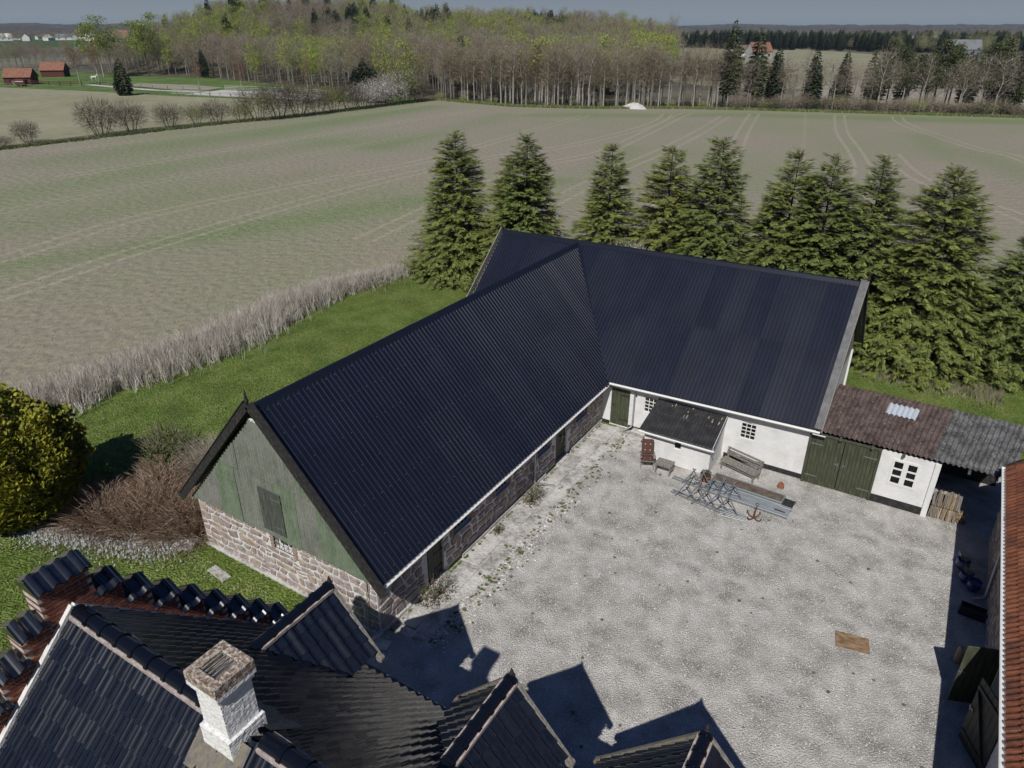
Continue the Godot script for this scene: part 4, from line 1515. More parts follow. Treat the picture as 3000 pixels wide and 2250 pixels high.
func half_round(r: float, l: float) -> ArrayMesh: # ridge tile along z with a collar at its +z end
	var mb := MB.new()
	for q in [[-l * 0.5, l * 0.5, r, r], [l * 0.5 - 0.055, l * 0.5 + 0.02, r + 0.022, r + 0.022]]:
		for k in 10:
			var a := -0.15 + (PI + 0.3) * k / 10.0
			var b := -0.15 + (PI + 0.3) * (k + 1) / 10.0
			var ca := Vector3(cos(a), sin(a), 0)
			var cb := Vector3(cos(b), sin(b), 0)
			mb.squad(ca * q[2] + Vector3(0, 0, q[0]), cb * q[2] + Vector3(0, 0, q[0]), cb * q[2] + Vector3(0, 0, q[1]), ca * q[2] + Vector3(0, 0, q[1]), ca, cb, cb, ca)
			mb.quad(cb * q[2] + Vector3(0, 0, q[1]), ca * q[2] + Vector3(0, 0, q[1]), ca * (q[2] - 0.02) + Vector3(0, 0, q[1]), cb * (q[2] - 0.02) + Vector3(0, 0, q[1]))
			mb.quad(ca * q[2] + Vector3(0, 0, q[0]), cb * q[2] + Vector3(0, 0, q[0]), cb * (q[2] - 0.02) + Vector3(0, 0, q[0]), ca * (q[2] - 0.02) + Vector3(0, 0, q[0]))
	return mb.commit()


func tile_ridge(parent: Node3D, p: Vector3, q: Vector3, r: float, step: float, skip = null) -> void:
	var d := (q - p).normalized()
	var l := (q - p).length()
	var cnt := roundi(l / step)
	var m := half_round(r, l / cnt + 0.01)
	var b := Basis(Vector3.UP.cross(d).normalized(), d.cross(Vector3.UP.cross(d).normalized()), d)
	var mo := MB.new()
	for i in cnt:
		var c := p.lerp(q, (i + 0.5) / cnt)
		if skip != null and skip.call(c):
			continue
		part("ridge_tile", m, M.ridge_black, parent, c + Vector3(0, rr(-0.003, 0.003), 0), b * Basis(Vector3.UP, rr(-0.015, 0.015)))
		for s in [-1.0, 1.0]:
			mo.box(c + b * Vector3(s * (r + 0.012), -0.03 + rr(-0.008, 0.008), 0), Vector3(0.05, 0.07, l / cnt), b)
	mpart("ridge_mortar", mo, surf(tex(64, [[0.05, 1.0, 3]], [Color(0.30, 0.24, 0.22), Color(0.5, 0.44, 0.42)], 221), 2.0, 0.95), parent)


func build_red_roof_house() -> void:
	var t := thing("red_tiled_farmhouse", "long farm building with orange-red tile roof and white gutter at the right edge", "building", Vector3(19, 0, 16))
	var o := Vector3(-19, 0, -16)
	var gate := Rect2(34.0 - 11.62, 0.0, 2.5, 2.3)
	var mb := MB.new()
	holed_wall(mb, o + Vector3(16.1, -0.05, 34.0), Vector3(0, 0, -1), Vector3(-1, 0, 0), 33.3, 3.2, 0.4, [])
	# wall in three runs so that the gateway stays open
	mb = MB.new()
	mb.box(o + Vector3(16.3, 1.55, 4.9), Vector3(0.4, 3.2, 8.4))
	mb.box(o + Vector3(16.3, 1.55, 22.85), Vector3(0.4, 3.2, 22.5))
	mb.box(o + Vector3(16.3, 2.72, 10.35), Vector3(0.4, 0.86, 2.5))
	mpart("yard_wall", mb, M.mortar, t)
	var sw := group_part("rubble_facing", t)
	rubble(sw, o + Vector3(16.1, 0.05, 9.0), Vector3(0, 0, -1), Vector3(-1, 0, 0), 8.3, 2.9, 0.5, 0.36, 0.05, [], M.stones)
	mb = MB.new()
	mb.box(o + Vector3(20.0, 1.55, 0.9), Vector3(7.0, 3.2, 0.4))
	mb.box(o + Vector3(23.7, 1.55, 17.4), Vector3(0.4, 3.2, 33.3))
	mpart("wall", mb, M.mortar, t)
	mb = MB.new()
	mb.slab([o + Vector3(16.2, 3.1, 1.0), o + Vector3(20.0, 6.9, 1.0), o + Vector3(23.8, 3.1, 1.0)], Vector3(0, 0, -0.2))
	mpart("gable", mb, M.mortar, t)
	var roof := group_part("roof", t)
	var e := o + Vector3(15.84, 3.06, 0.55)
	var up := Vector3(4.16, 3.94, 0).normalized()
	var pm := pantile(0.215, 0.36, 0.05, 0.02)
	var near := tile_spots(e, Vector3(0, 0, 1), up, 17.0, 1.36, 0.2, 0.34)
	var rest := []
	var single := []
	for x in near:
		if single.size() < 290:
			single.append(x)
		else:
			rest.append(x)
	rest.append_array(tile_spots(e + up * 1.36, Vector3(0, 0, 1), up, 17.0, 4.42, 0.2, 0.34))
	rest.append_array(tile_spots(e + Vector3(0, 0, 17), Vector3(0, 0, 1), up, 16.0, 5.78, 0.2, 0.34))
	lay_tiles(roof, pm, M.tile_red, single, rest)
	mb = MB.new()
	mb.quad(e + Vector3(0.05, -0.06, 33.3), e + Vector3(0.05, -0.06, 0.0), e + up * 5.8 + Vector3(0, -0.08, 0), e + up * 5.8 + Vector3(0, -0.08, 33.3))
	mb.quad(o + Vector3(24.2, 3.0, 0.55), o + Vector3(24.2, 3.0, 34), o + Vector3(20.0, 7.0, 34), o + Vector3(20.0, 7.0, 0.55))
	mpart("roof_boarding", mb, M.tile_red[3], roof)
	mb = MB.new()
	mb.beam(e + Vector3(0.0, 0.02, -0.02), e + up * 5.8 + Vector3(0, 0.02, -0.02), 0.05, 0.16)
	mpart("verge_board", mb, M.tar_wood, roof)
	gutter(t, e + Vector3(-0.07, 0.0, 0.0), e + Vector3(-0.07, 0.0, 33.0), 0.07, M.white_paint)
	downpipe(t, [e + Vector3(-0.07, -0.06, 3.4), e + Vector3(0.0, -0.2, 3.4), e + Vector3(0.16, -0.4, 3.5), e + Vector3(0.16, -2.7, 3.9), e + Vector3(0.12, -2.86, 3.95), e + Vector3(-0.16, -2.95, 4.05)], 0.05, M.zinc)
	# the two leaves of the gateway stand open
	for k in 2:
		var hinge := o + (Vector3(16.08, 0.06, 9.12) if k == 0 else Vector3(16.08, 0.06, 11.6))
		var free := o + (Vector3(15.2, 0.06, 9.47) if k == 0 else Vector3(15.55, 0.06, 10.58))
		var ex := (free - hinge).normalized()
		var w := (free - hinge).length()
		var out := ex.cross(Vector3.UP)
		var g := group_part("gate_leaf", t)
		var hh := 2.08 if k == 0 else 2.2
		var b := Basis(ex, Vector3.UP, out)
		for i in 6:
			mb = MB.new()
			mb.cbox(Vector3.ZERO, Vector3(w / 6.0 - 0.006, hh, 0.035), 0.006)
			part("board", mb.commit(), M.green_paint if k == 0 else M.dark_green, g, hinge + ex * w * (i + 0.5) / 6.0 + Vector3(0, hh * 0.5, 0), b)
		for y in [0.3, hh - 0.3]:
			mb = MB.new()
			mb.cbox(hinge + ex * w * 0.5 + Vector3(0, y, 0) + out * (0.035 if k == 0 else -0.035), Vector3(w - 0.04, 0.12, 0.03), 0.006, b)
			mpart("ledge", mb, M.dark_green, g)
		mb = MB.new()
		mb.beam(hinge + ex * 0.1 + Vector3(0, 0.36, 0) + out * (0.036 if k == 0 else -0.036), hinge + ex * (w - 0.1) + Vector3(0, hh - 0.36, 0) + out * (0.036 if k == 0 else -0.036), 0.03, 0.1, out)
		mpart("brace", mb, M.dark_green, g)
		mb = MB.new()
		mb.box(hinge + ex * (w - 0.08) + Vector3(0, 1.15, 0) - out * 0.03, Vector3(0.16, 0.04, 0.03), b)
		mb.tube([hinge + ex * (w - 0.05) + Vector3(0, 1.05, 0) - out * 0.05, hinge + ex * (w - 0.05) + Vector3(0, 1.25, 0) - out * 0.05], 0.012, 5)
		mpart("latch", mb, M.galv, g)
	mb = MB.new()
	mb.box(o + Vector3(17.6, 0.02, 10.3), Vector3(2.6, 0.06, 6.0))
	mpart("floor", mb, M.concrete[0], t)


# ---------------------------------------------------------------- the near house with black glazed tiles
const HZ := 24.08
const HY := 8.45


func slope_y(z: float) -> float: # main roof surface
	return HY - absf(z - HZ) * 1.0


func build_house() -> void:
	var t := thing("tiled_house", "near house with black glazed tile roof, dormers and a stepped red brick gable", "house", Vector3(6.5, 0, 24.1))
	var o := Vector3(-6.5, 0, -24.1)
	var mb := MB.new()
	mb.box(o + Vector3(8.15, 2.1, 20.55), Vector3(13.9, 4.3, 0.4))
	mb.box(o + Vector3(8.15, 2.1, 27.75), Vector3(13.9, 4.3, 0.4))
	mb.box(o + Vector3(15.1, 2.1, 24.1), Vector3(0.4, 4.3, 6.8))
	mpart("wall", mb, M.white, t)
	# ---- stepped gable: brick by brick
	var gb := group_part("stepped_gable", t)
	var steps := [] # [z0, z1, y of the brickwork top]
	steps.append([23.66, 24.5, 9.02])
	for k in 8:
		steps.append([23.66 - 0.415 - 0.447 * k, 23.66 - 0.447 * k + (0.032 if k else 0.0), 8.38 - 0.485 * k])
		steps.append([24.5 + 0.447 * k - (0.032 if k else 0.0), 24.5 + 0.415 + 0.447 * k, 8.40 - 0.485 * k])
	mb = MB.new()
	for s in steps:
		mb.box(o + Vector3(1.075, s[2] * 0.5, (s[0] + s[1]) * 0.5), Vector3(0.43, s[2] - 0.01, s[1] - s[0] - 0.012))
	mpart("mortar", mb, M.brick_mortar, gb)
	var pos := []
	var ch := 0.0775
	var row := 0
	var y := 4.2
	while y < 9.0:
		var z := 19.9 + (0.12 if row % 2 else 0.0)
		while z < 28.3:
			var zc := z + 0.114
			# the run of wall at this height
			var top := 0.0
			var z0 := z
			var z1 := z + 0.228
			for s in steps:
				if zc > s[0] and zc < s[1]:
					top = s[2]
			if top > y + 0.054 and y > slope_y(zc) - 0.25:
				# ends of the step
				for s in steps:
					if zc > s[0] and zc < s[1]:
						var lo: bool = slope_y(s[0]) - 0.2 < y and zc < HZ
						var hi: bool = zc > HZ
						if lo and y > 0.0: z0 = maxf(z0, s[0]) if not wall_at(steps, s[0] - 0.05, y + 0.05) else z0
						if hi: z1 = minf(z1, s[1]) if not wall_at(steps, s[1] + 0.05, y + 0.05) else z1
				if z1 - z0 > 0.03:
					pos.append([Vector3(1.195, y + 0.027, (z0 + z1) * 0.5), Vector3(0.23, 0.054, z1 - z0 - 0.006)])
			z += 0.24
		y += ch
		row += 1
	# the largest in view as single bricks, the outer leaf and the rest joined
	var view := Vector3(12.13, 17, 27.72)
	pos.sort_custom(func(a, b): return (a[0] - view).length_squared() < (b[0] - view).length_squared())
	var joined := MB.new()
	print("bricks ", pos.size())
	for i in pos.size():
		var p: Array = pos[i]
		if i < 300:
			brick_box(gb, o + p[0] + Vector3(rr(0, 0.004), 0, 0), p[1])
		else:
			joined.box(o + p[0] + Vector3(rr(0, 0.004), 0, 0), p[1])
		joined.box(o + p[0] - Vector3(0.24, 0, 0), p[1])
	mpart("bricks", joined, M.bricks[0], gb).set_meta("kind", "stuff")
	# tile caps on every step: two slopes over the wall, waves along the wall
	for s in steps:
		var l: float = s[1] - s[0] + 0.05
		var waves := maxi(2, roundi(l / 0.22))
		mb = MB.new()
		var prof := [0.0, 0.03, 0.3, 0.8, 1.0, 0.8, 0.3, 0.03]
		var pts := []
		for i in waves * 8 + 1:
			pts.append(Vector2(s[0] - 0.025 + l * i / (waves * 8.0), prof[i % 8] * 0.055))
		var sec := [Vector2(1.42, 0.0), Vector2(1.075, 0.2), Vector2(0.73, 0.0)]
		for i in pts.size() - 1:
			for k in 2:
				var a: Vector2 = sec[k]
				var b: Vector2 = sec[k + 1]
				var f := func(q: Vector2, w: Vector2) -> Vector3: return o + Vector3(q.x, s[2] + 0.02 + q.y + w.y, w.x)
				mb.quad(f.call(a, pts[i + 1]), f.call(b, pts[i + 1]), f.call(b, pts[i]), f.call(a, pts[i]))
				mb.quad(f.call(a, pts[i + 1]) - Vector3(0, 0.02, 0), f.call(a, pts[i + 1]), f.call(a, pts[i]), f.call(a, pts[i]) - Vector3(0, 0.02, 0))
			# closed ends
		for e in [0, pts.size() - 1]:
			var w: Vector2 = pts[e]
			var a := o + Vector3(1.42, s[2], w.x)
			var b := o + Vector3(1.075, s[2] + 0.2 + w.y, w.x)
			var c := o + Vector3(0.73, s[2], w.x)
			if e == 0:
				mb.tri(a, c, b)
			else:
				mb.tri(a, b, c)
		mpart("step_cap", mb, M.tile_black[rng.randi() % 2], gb)
		mb = MB.new()
		mb.box(o + Vector3(1.075, s[2] + 0.005, (s[0] + s[1]) * 0.5), Vector3(0.5, 0.04, s[1] - s[0] + 0.02))
		mpart("cap_bed", mb, M.brick_mortar, gb)
	# mortar fillet where the roof meets the gable
	mb = MB.new()
	for s in [-1.0, 1.0]:
		mb.beam(o + Vector3(1.34, slope_y(HZ + s * 4.1) + 0.04, HZ + s * 4.1), o + Vector3(1.34, HY + 0.06, HZ), 0.12, 0.08)
	mpart("fillet", mb, M.mortar, gb)
	# ---- main roof
	var roof := group_part("roof", t)
	var pm := pantile(0.235, 0.37, 0.06, 0.03)
	var spots := []
	var up_s := Vector3(0, 1, -1).normalized()
	var up_n := Vector3(0, 1, 1).normalized()
	spots.append_array(tile_spots(o + Vector3(1.36, 4.35, HZ + 4.1), Vector3(1, 0, 0), up_s, 13.7, 5.72, 0.225, 0.335))
	var north := tile_spots(o + Vector3(1.36, 4.28, HZ - 4.17), Vector3(1, 0, 0), up_n, 13.7, 5.8, 0.225, 0.335, func(p: Vector3) -> bool:
		var q: Vector3 = p - o
		for d in [[2.75, 0.8], [7.3, 0.8]]:
			if absf(q.x - d[0]) < d[1] and q.y > slope_y(20.3) + 0.2 and q.y < 6.0 - absf(q.x - d[0]): return false
		return true)
	# tiles of the dormers
	var caps := []
	var dorm := [[2.75, 6.36, 20.0, 22.35, 1.16, 5.16], [7.3, 6.36, 20.0, 22.35, 1.16, 5.16], [10.55, 5.42, 18.5, 21.4, 1.95, 3.35]]
	var dtiles := []
	for d in dorm:
		for s in [-1.0, 1.0]:
			var e := o + Vector3(d[0] + s * d[4], d[5], d[2])
			var up := Vector3(-s * d[4], d[1] - d[5], 0)
			dtiles.append_array(tile_spots(e, Vector3(0, 0, 1), up.normalized(), d[3] - d[2], up.length(), 0.225, 0.335, func(p: Vector3) -> bool:
				var q: Vector3 = p - o
				return q.y > slope_y(q.z) - 0.3))
	var all := []
	for x in spots: all.append(x)
	for x in north: all.append(x)
	for x in dtiles: all.append(x)
	# those that show: sort by distance to the drone, dropping what lies below the frame
	var seen := []
	var rest := []
	var vx := Vector3(12.13, 17, 27.72)
	var cb := Basis.from_euler(Vector3(deg_to_rad(-26.72), deg_to_rad(31.9), 0))
	for x in all:
		var p: Vector3 = cb.inverse() * (x.origin - o - vx)
		var fx := absf(p.x / p.z)
		var fy := p.y / -p.z
		if p.z < 0 and fx < 0.73 and fy > -0.55:
			seen.append([p.length(), x])
		else:
			rest.append(x)
	seen.sort_custom(func(a, b): return a[0] < b[0])
	var single := []
	for i in seen.size():
		if i < 300:
			single.append(seen[i][1])
		else:
			rest.append(seen[i][1])
	print("tiles ", seen.size(), " of ", all.size())
	lay_tiles(roof, pm, M.tile_black, single, rest)
	# boarding under the tiles keeps the loft dark
	mb = MB.new()
	mb.quad(o + Vector3(1.3, 4.2, HZ + 4.1), o + Vector3(15.0, 4.2, HZ + 4.1), o + Vector3(15.0, HY - 0.1, HZ), o + Vector3(1.3, HY - 0.1, HZ))
	mb.quad(o + Vector3(15.0, 4.13, HZ - 4.17), o + Vector3(1.3, 4.13, HZ - 4.17), o + Vector3(1.3, HY - 0.1, HZ), o + Vector3(15.0, HY - 0.1, HZ))
	mpart("roof_boarding", mb, M.tar_wood, roof)
	tile_ridge(roof, o + Vector3(1.5, HY + 0.0, HZ), o + Vector3(14.9, HY + 0.0, HZ), 0.125, 0.4, func(c: Vector3) -> bool: return absf(c.x - o.x - 5.4) < 0.42)
	# eaves gutter on the yard side
	gutter(t, o + Vector3(1.3, 4.2, HZ - 4.28), o + Vector3(9.0, 4.2, HZ - 4.28), 0.07, M.zinc)
	# ---- dormers
	for k in 3:
		var d: Array = dorm[k]
		var dn := group_part("dormer" if k < 2 else "porch", t)
		mb = MB.new()
		var wl: float = d[4] - 0.28
		var zf: float = d[2] + 0.25
		var yb := 4.4 if k < 2 else 0.0
		for s in [-1.0, 1.0]:
			mb.box(o + Vector3(d[0] + s * wl, (yb + d[5] + 0.15) * 0.5, (zf + d[3]) * 0.5), Vector3(0.1, d[5] + 0.15 - yb, d[3] - zf))
		mb.box(o + Vector3(d[0], (yb + d[5] + 0.1) * 0.5, zf), Vector3(wl * 2 - 0.1, d[5] + 0.1 - yb, 0.1))
		mb.slab([o + Vector3(d[0] + wl, d[5] + 0.1, zf - 0.05), o + Vector3(d[0] - wl, d[5] + 0.1, zf - 0.05), o + Vector3(d[0], d[1] - 0.12, zf - 0.05)], Vector3(0, 0, -0.1))
		mpart("cheeks", mb, M.tar_wood, dn)
		window(dn, o + Vector3(d[0] + 0.35, (4.75 if k < 2 else 1.2), zf - 0.05), Vector3(-1, 0, 0), Vector3(0, 0, -1), 0.7, 0.7, 2, 2, M.white_paint, -0.02, 0.03, 0.05)
		tile_ridge(dn, o + Vector3(d[0], d[1] + 0.04, d[3] - 0.05), o + Vector3(d[0], d[1] + 0.04, d[2] + 0.02), 0.115, 0.36)
		mb = MB.new()
		for s in [-1.0, 1.0]:
			mb.quad(o + Vector3(d[0] + s * (d[4] - 0.02), d[5] - 0.05, d[2] + 0.02), o + Vector3(d[0] + s * (d[4] - 0.02), d[5] - 0.05, d[3]), o + Vector3(d[0], d[1] - 0.05, d[3]), o + Vector3(d[0], d[1] - 0.05, d[2] + 0.02))
		mpart("boarding", mb, M.tar_wood, dn)
		for s in [-1.0, 1.0]:
			mb = MB.new()
			var foot := o + Vector3(d[0] + s * (d[4] + 0.1), d[5] - 0.14, d[2] - 0.03)
			var top := o + Vector3(d[0], d[1] + 0.05, d[2] - 0.03)
			var dd := (top - foot).normalized()
			mb.cbox((foot + top) * 0.5, Vector3(0.09, (top - foot).length(), 0.15), 0.012, Basis(Vector3(0, 0, 1), dd, Vector3(0, 0, 1).cross(dd)))
			mb.tube([foot + Vector3(0, -0.02, 0.05), foot + Vector3(0, -0.02, -0.06)], 0.085, 10)
			mpart("barge_board", mb, M.grey_wood if s > 0 else M.lead, dn)
		finial(dn, o + Vector3(d[0], d[1] + 0.02, d[2] - 0.03), 0.3 if k < 2 else 0.34, M.tar_wood)
	# ---- chimney: painted brick, courses laid one by one
	var chn := group_part("chimney", t)
	var cx := 5.4
	var cz := 24.13
	mb = MB.new()
	mb.box(o + Vector3(cx, 8.55, cz), Vector3(0.46, 1.7, 0.46))
	mpart("core", mb, M.limewash, chn)
	var cy := 7.95
	var r := 0
	while cy < 9.5:
		var half := 0.25
		if cy < 8.55: half = 0.30
		if cy > 9.22: half = 0.285
		if cy > 9.32: half = 0.31
		var hgt := 0.066
		for side in 4:
			var b := Basis(Vector3.UP, side * PI / 2)
			var n := 2
			var wd := (half * 2 - 0.11) / n
			for i in n:
				brick_box(chn, o + Vector3(cx, cy + hgt * 0.5, cz) + b * Vector3(-half + wd * (i + 0.5) + (0.11 if r % 2 else 0.0), rr(-0.002, 0.002), half - 0.055 + rr(-0.003, 0.003)), Vector3(wd - 0.004, hgt - 0.004, 0.11), b, [M.limewash if cy < 9.4 else M.chimney_top])
			if r % 2:
				pass
		cy += hgt + 0.004
		r += 1
	mb = MB.new()
	for q in [[-0.24, 0.0, 0.14, 0.62], [0.24, 0.0, 0.14, 0.62], [0.0, -0.24, 0.34, 0.14], [0.0, 0.24, 0.34, 0.14]]:
		mb.cbox(o + Vector3(cx + q[0], cy + 0.015, cz + q[1]), Vector3(q[2], 0.05, q[3]), 0.012)
	mpart("crown", mb, M.chimney_top, chn)
	var cw := MB.new()
	for i in 5:
		cw.box(o + Vector3(cx - 0.14 + i * 0.07, cy + 0.0, cz), Vector3(0.02, 0.03, 0.34))
	mpart("flue_grate", cw, M.grey_wood, chn)
	mb = MB.new()
	mb.box(o + Vector3(cx, 9.15, cz), Vector3(0.34, 0.5, 0.34))
	mpart("flue", mb, M.tar_wood, chn)
	# lead apron
	mb = MB.new()
	for s in [-1.0, 1.0]:
		for q in 4:
			var x0: float = cx - 0.48 + q * 0.24
			var za: float = HZ + s * 0.16
			var zb: float = HZ + s * (0.62 + 0.06 * (q % 2))
			var a := o + Vector3(x0, slope_y(za) + 0.13, za)
			var b := o + Vector3(x0 + 0.24, slope_y(za) + 0.13, za)
			var c := o + Vector3(x0 + 0.24, slope_y(zb) + 0.125, zb)
			var d := o + Vector3(x0, slope_y(zb) + 0.125, zb)
			if s > 0:
				mb.quad(d, c, b, a)
			else:
				mb.quad(a, b, c, d)
	mpart("lead_apron", mb, M.lead, chn)


func wall_at(steps: Array, z: float, y: float) -> bool:
	for s in steps:
		if z > s[0] and z < s[1] and s[2] > y:
			return true
	return false


# ---------------------------------------------------------------- plants
func spray_mesh() -> ArrayMesh: # a flat spruce twig, one unit long along +z
	var mb := MB.new()
	mb.tri(Vector3(-0.03, 0, 0), Vector3(0.03, 0, 0), Vector3(0, 0.02, 1.0))
	for i in 7:
		var z := 0.06 + i * 0.125
		for s in [-1.0, 1.0]:
			var l := 0.36 * (1.05 - z * 0.75)
			var a := Vector3(0, 0.0, z + (0.05 if s > 0 else 0.0))
			var b := a + Vector3(s * l * 0.85, -0.05 + rr(-0.05, 0.03), l * 0.75)
			var w := Vector3(0.02, 0, -0.05 * s * s) * 0.9
			var m := a.lerp(b, 0.45)
			mb.tri(a, m + w + Vector3(0, 0.03, 0), b)
			mb.tri(a, b, m - w)
	return mb.commit()


func spruce(called: String, label: String, at: Vector3, h: float, r0: float, sm: Mesh, lean: float, density := 1.0, olive := 0.0) -> void:
	var t := thing(called, label, "spruce", at, rr(0, TAU), "spruces in the row behind the barn")
	var mb := MB.new()
	mb.tube([Vector3(0, -0.1, 0), Vector3(0.02, h * 0.4, 0), Vector3(0, h * 0.97, 0)], [0.16, 0.1, 0.015], 7)
	mpart("trunk", mb, M.bark, t)
	var xf := []
	var cols := PackedColorArray()
	var bm := MB.new()
	var y := 0.35
	while y < h * 0.985:
		var f := y / h
		var r := r0 * 1.32 * pow(1.0 - f, 0.68) * (0.92 + 0.08 * sin(f * 9.0 + lean * 5.0)) * (0.8 + 0.2 * smoothstep(0.0, 0.18, f)) + 0.12
		var cnt := maxi(6, int((6.0 + r * 8.0) * density))
		for k in cnt:
			var a := rr(0, TAU)
			var l := r * rr(0.74, 1.08)
			if rng.randf() < 0.04:
				l *= 1.25
			var dir := Vector3(cos(a), 0, sin(a))
			var rise := lerpf(-0.25, 0.5, pow(f, 1.8)) + rr(-0.12, 0.12)
			var by := y + rr(-0.3, 0.3)
			var st := 0.30
			var d := maxf(l * 0.25, 0.05)
			if l > 1.2 and rng.randf() < 0.5:
				bm.tri(Vector3(0, by, 0), Vector3(0.02, by + 0.02, 0.02), dir * l * 0.8 + Vector3(0, by + rise * l * 0.7, 0))
			while d <= l:
				var q := d / l
				var p := dir * d + Vector3(0, by + rise * d - 0.10 * d * d / maxf(l, 0.3) * (1.0 - q * 0.6), 0)
				for s in ([-1.0, 0.0, 1.0] if q > 0.45 else [-1.0, 1.0]):
					var yaw: float = atan2(dir.x, dir.z) + s * rr(0.35, 0.85)
					var pitch := -rise * 0.7 + rr(-0.25, 0.35)
					var sc := rr(0.32, 0.62) * (0.8 if f > 0.85 else 1.0)
					var b := Basis(Vector3.UP, yaw) * Basis(Vector3.RIGHT, pitch) * Basis(Vector3(0, 0, 1), rr(-0.6, 0.6))
					xf.append(Transform3D(b.scaled(Vector3.ONE * sc), p))
					var c := rr(0.65, 1.35)
					var warm := rng.randf() * 0.5 + olive
					cols.append(Color((0.100 + 0.095 * warm) * c, (0.140 + 0.062 * warm) * c, 0.034 * c))
				d += st
		y += 0.24
	for k in 4:
		var b := Basis(Vector3.UP, k * 1.6) * Basis(Vector3.RIGHT, -1.25)
		xf.append(Transform3D(b.scaled(Vector3.ONE * 0.6), Vector3(0, h * 0.955, 0)))
		cols.append(Color(0.07, 0.085, 0.02))
	if bm.v.size():
		mpart("branches", bm, M.bark, t)
	multi("crown", sm, M.leaf, xf, t, cols).set_meta("kind", "stuff")


func build_spruces() -> void:
	var sm := spray_mesh()
	var L := [
		[Vector3(-18.9, 0, -14.6), 10.4, 3.1, "tall dense spruce with bushy base at the left end of the row behind the barn"],
		[Vector3(-14.9, 0, -15.4), 8.9, 2.2, "shorter spruce squeezed between the two leftmost spruces"],
		[Vector3(-12.9, 0, -14.4), 10.6, 2.9, "broad spruce with a double tip, third in the row behind the barn"],
		[Vector3(-7.0, 0, -15.0), 10.4, 2.5, "slim pointed spruce standing clear in the gap left of the blossom bush"],
		[Vector3(-3.3, 0, -15.6), 10.5, 2.7, "loose greyish spruce directly behind the white blossom bush"],
		[Vector3(-0.1, 0, -15.2), 11.3, 3.0, "tall full spruce just right of the white blossom bush"],
		[Vector3(4.1, 0, -15.4), 10.85, 2.8, "left one of three crowded spruces behind the right end of the barn roof"],
		[Vector3(6.1, 0, -14.8), 10.8, 2.7, "middle one of three crowded spruces behind the right end of the barn roof"],
		[Vector3(8.4, 0, -15.6), 10.9, 2.6, "right one of three crowded spruces behind the right end of the barn roof"],
		[Vector3(11.9, 0, -15.7), 10.6, 3.5, "widest spruce, its branches reaching the lawn right of the barn gable"],
		[Vector3(16.0, 0, -16.3), 7.6, 2.8, "low spruce cut by the right edge of the picture"]]
	for k in L.size():
		spruce("spruce_tree", L[k][3], L[k][0], L[k][1], L[k][2], sm, k * 0.7, 1.0, 0.35 if k in [1, 4] else (0.15 if k % 3 == 0 else 0.0))
	# white blossom bush between the spruces
	blossom_bush("blossom_bush", "white blossoming bush between the spruces behind the roof ridge", Vector3(-4.3, 0, -12.2), 5.3, 1.9, 1500)


func twig_ball(mb: MB, c: Vector3, r: Vector3, cnt: int, len_: float, w: float, tones: Array, up := 0.4) -> void:
	mb.tint = true
	for i in cnt:
		var d := Vector3(rng.randfn(), rng.randfn(), rng.randfn()).normalized()
		var p := c + Vector3(d.x * r.x, d.y * r.y, d.z * r.z) * pow(rng.randf(), 0.45)
		var dir := (d + Vector3(rr(-0.7, 0.7), up + rr(-0.4, 0.4), rr(-0.7, 0.7))).normalized()
		var sd := dir.cross(Vector3(rr(-1, 1), rr(-1, 1), rr(-1, 1))).normalized() * w
		mb.cur = tones[rng.randi() % tones.size()] * rr(0.75, 1.25)
		mb.tri(p - sd, p + sd, p + dir * len_ * rr(0.5, 1.2))


func leaf_ball(mb: MB, c: Vector3, r: Vector3, cnt: int, size: float, tones: Array) -> void:
	mb.tint = true
	for i in cnt:
		var d := Vector3(rng.randfn(), rng.randfn(), rng.randfn()).normalized()
		var p := c + Vector3(d.x * r.x, d.y * r.y, d.z * r.z) * pow(rng.randf(), 0.4)
		var a := Vector3(rr(-1, 1), rr(-1, 1), rr(-1, 1)).normalized()
		var b := a.cross(Vector3(rr(-1, 1), rr(-1, 1), rr(-1, 1))).normalized()
		var s := size * rr(0.6, 1.4)
		mb.cur = tones[rng.randi() % tones.size()] * rr(0.75, 1.25)
		mb.quad(p - a * s, p + b * s * 0.55, p + a * s, p - b * s * 0.55)


func limbs(mb: MB, p: Vector3, dir: Vector3, l: float, r: float, depth: int, ends: Array, spread: float, upward: float) -> void:
	var q := p + dir * l * 0.5 + Vector3(rr(-0.05, 0.05), 0, rr(-0.05, 0.05)) * l
	var e := p + dir * l
	mb.tube([p, q, e], [r, r * 0.8, r * 0.55], 4 if depth > 0 else 5, false)
	if depth >= 2:
		ends.append(e)
		return
	var k := 3 if depth == 0 else 2
	for i in k + (1 if rng.randf() < 0.5 else 0):
		var nd := (dir + Vector3(rr(-1, 1) * spread, rr(-0.2, 0.5) * upward, rr(-1, 1) * spread)).normalized()
		var at := p.lerp(e, rr(0.55, 1.0))
		limbs(mb, at, nd, l * rr(0.5, 0.75), r * 0.5, depth + 1, ends, spread, upward)
	ends.append(e)


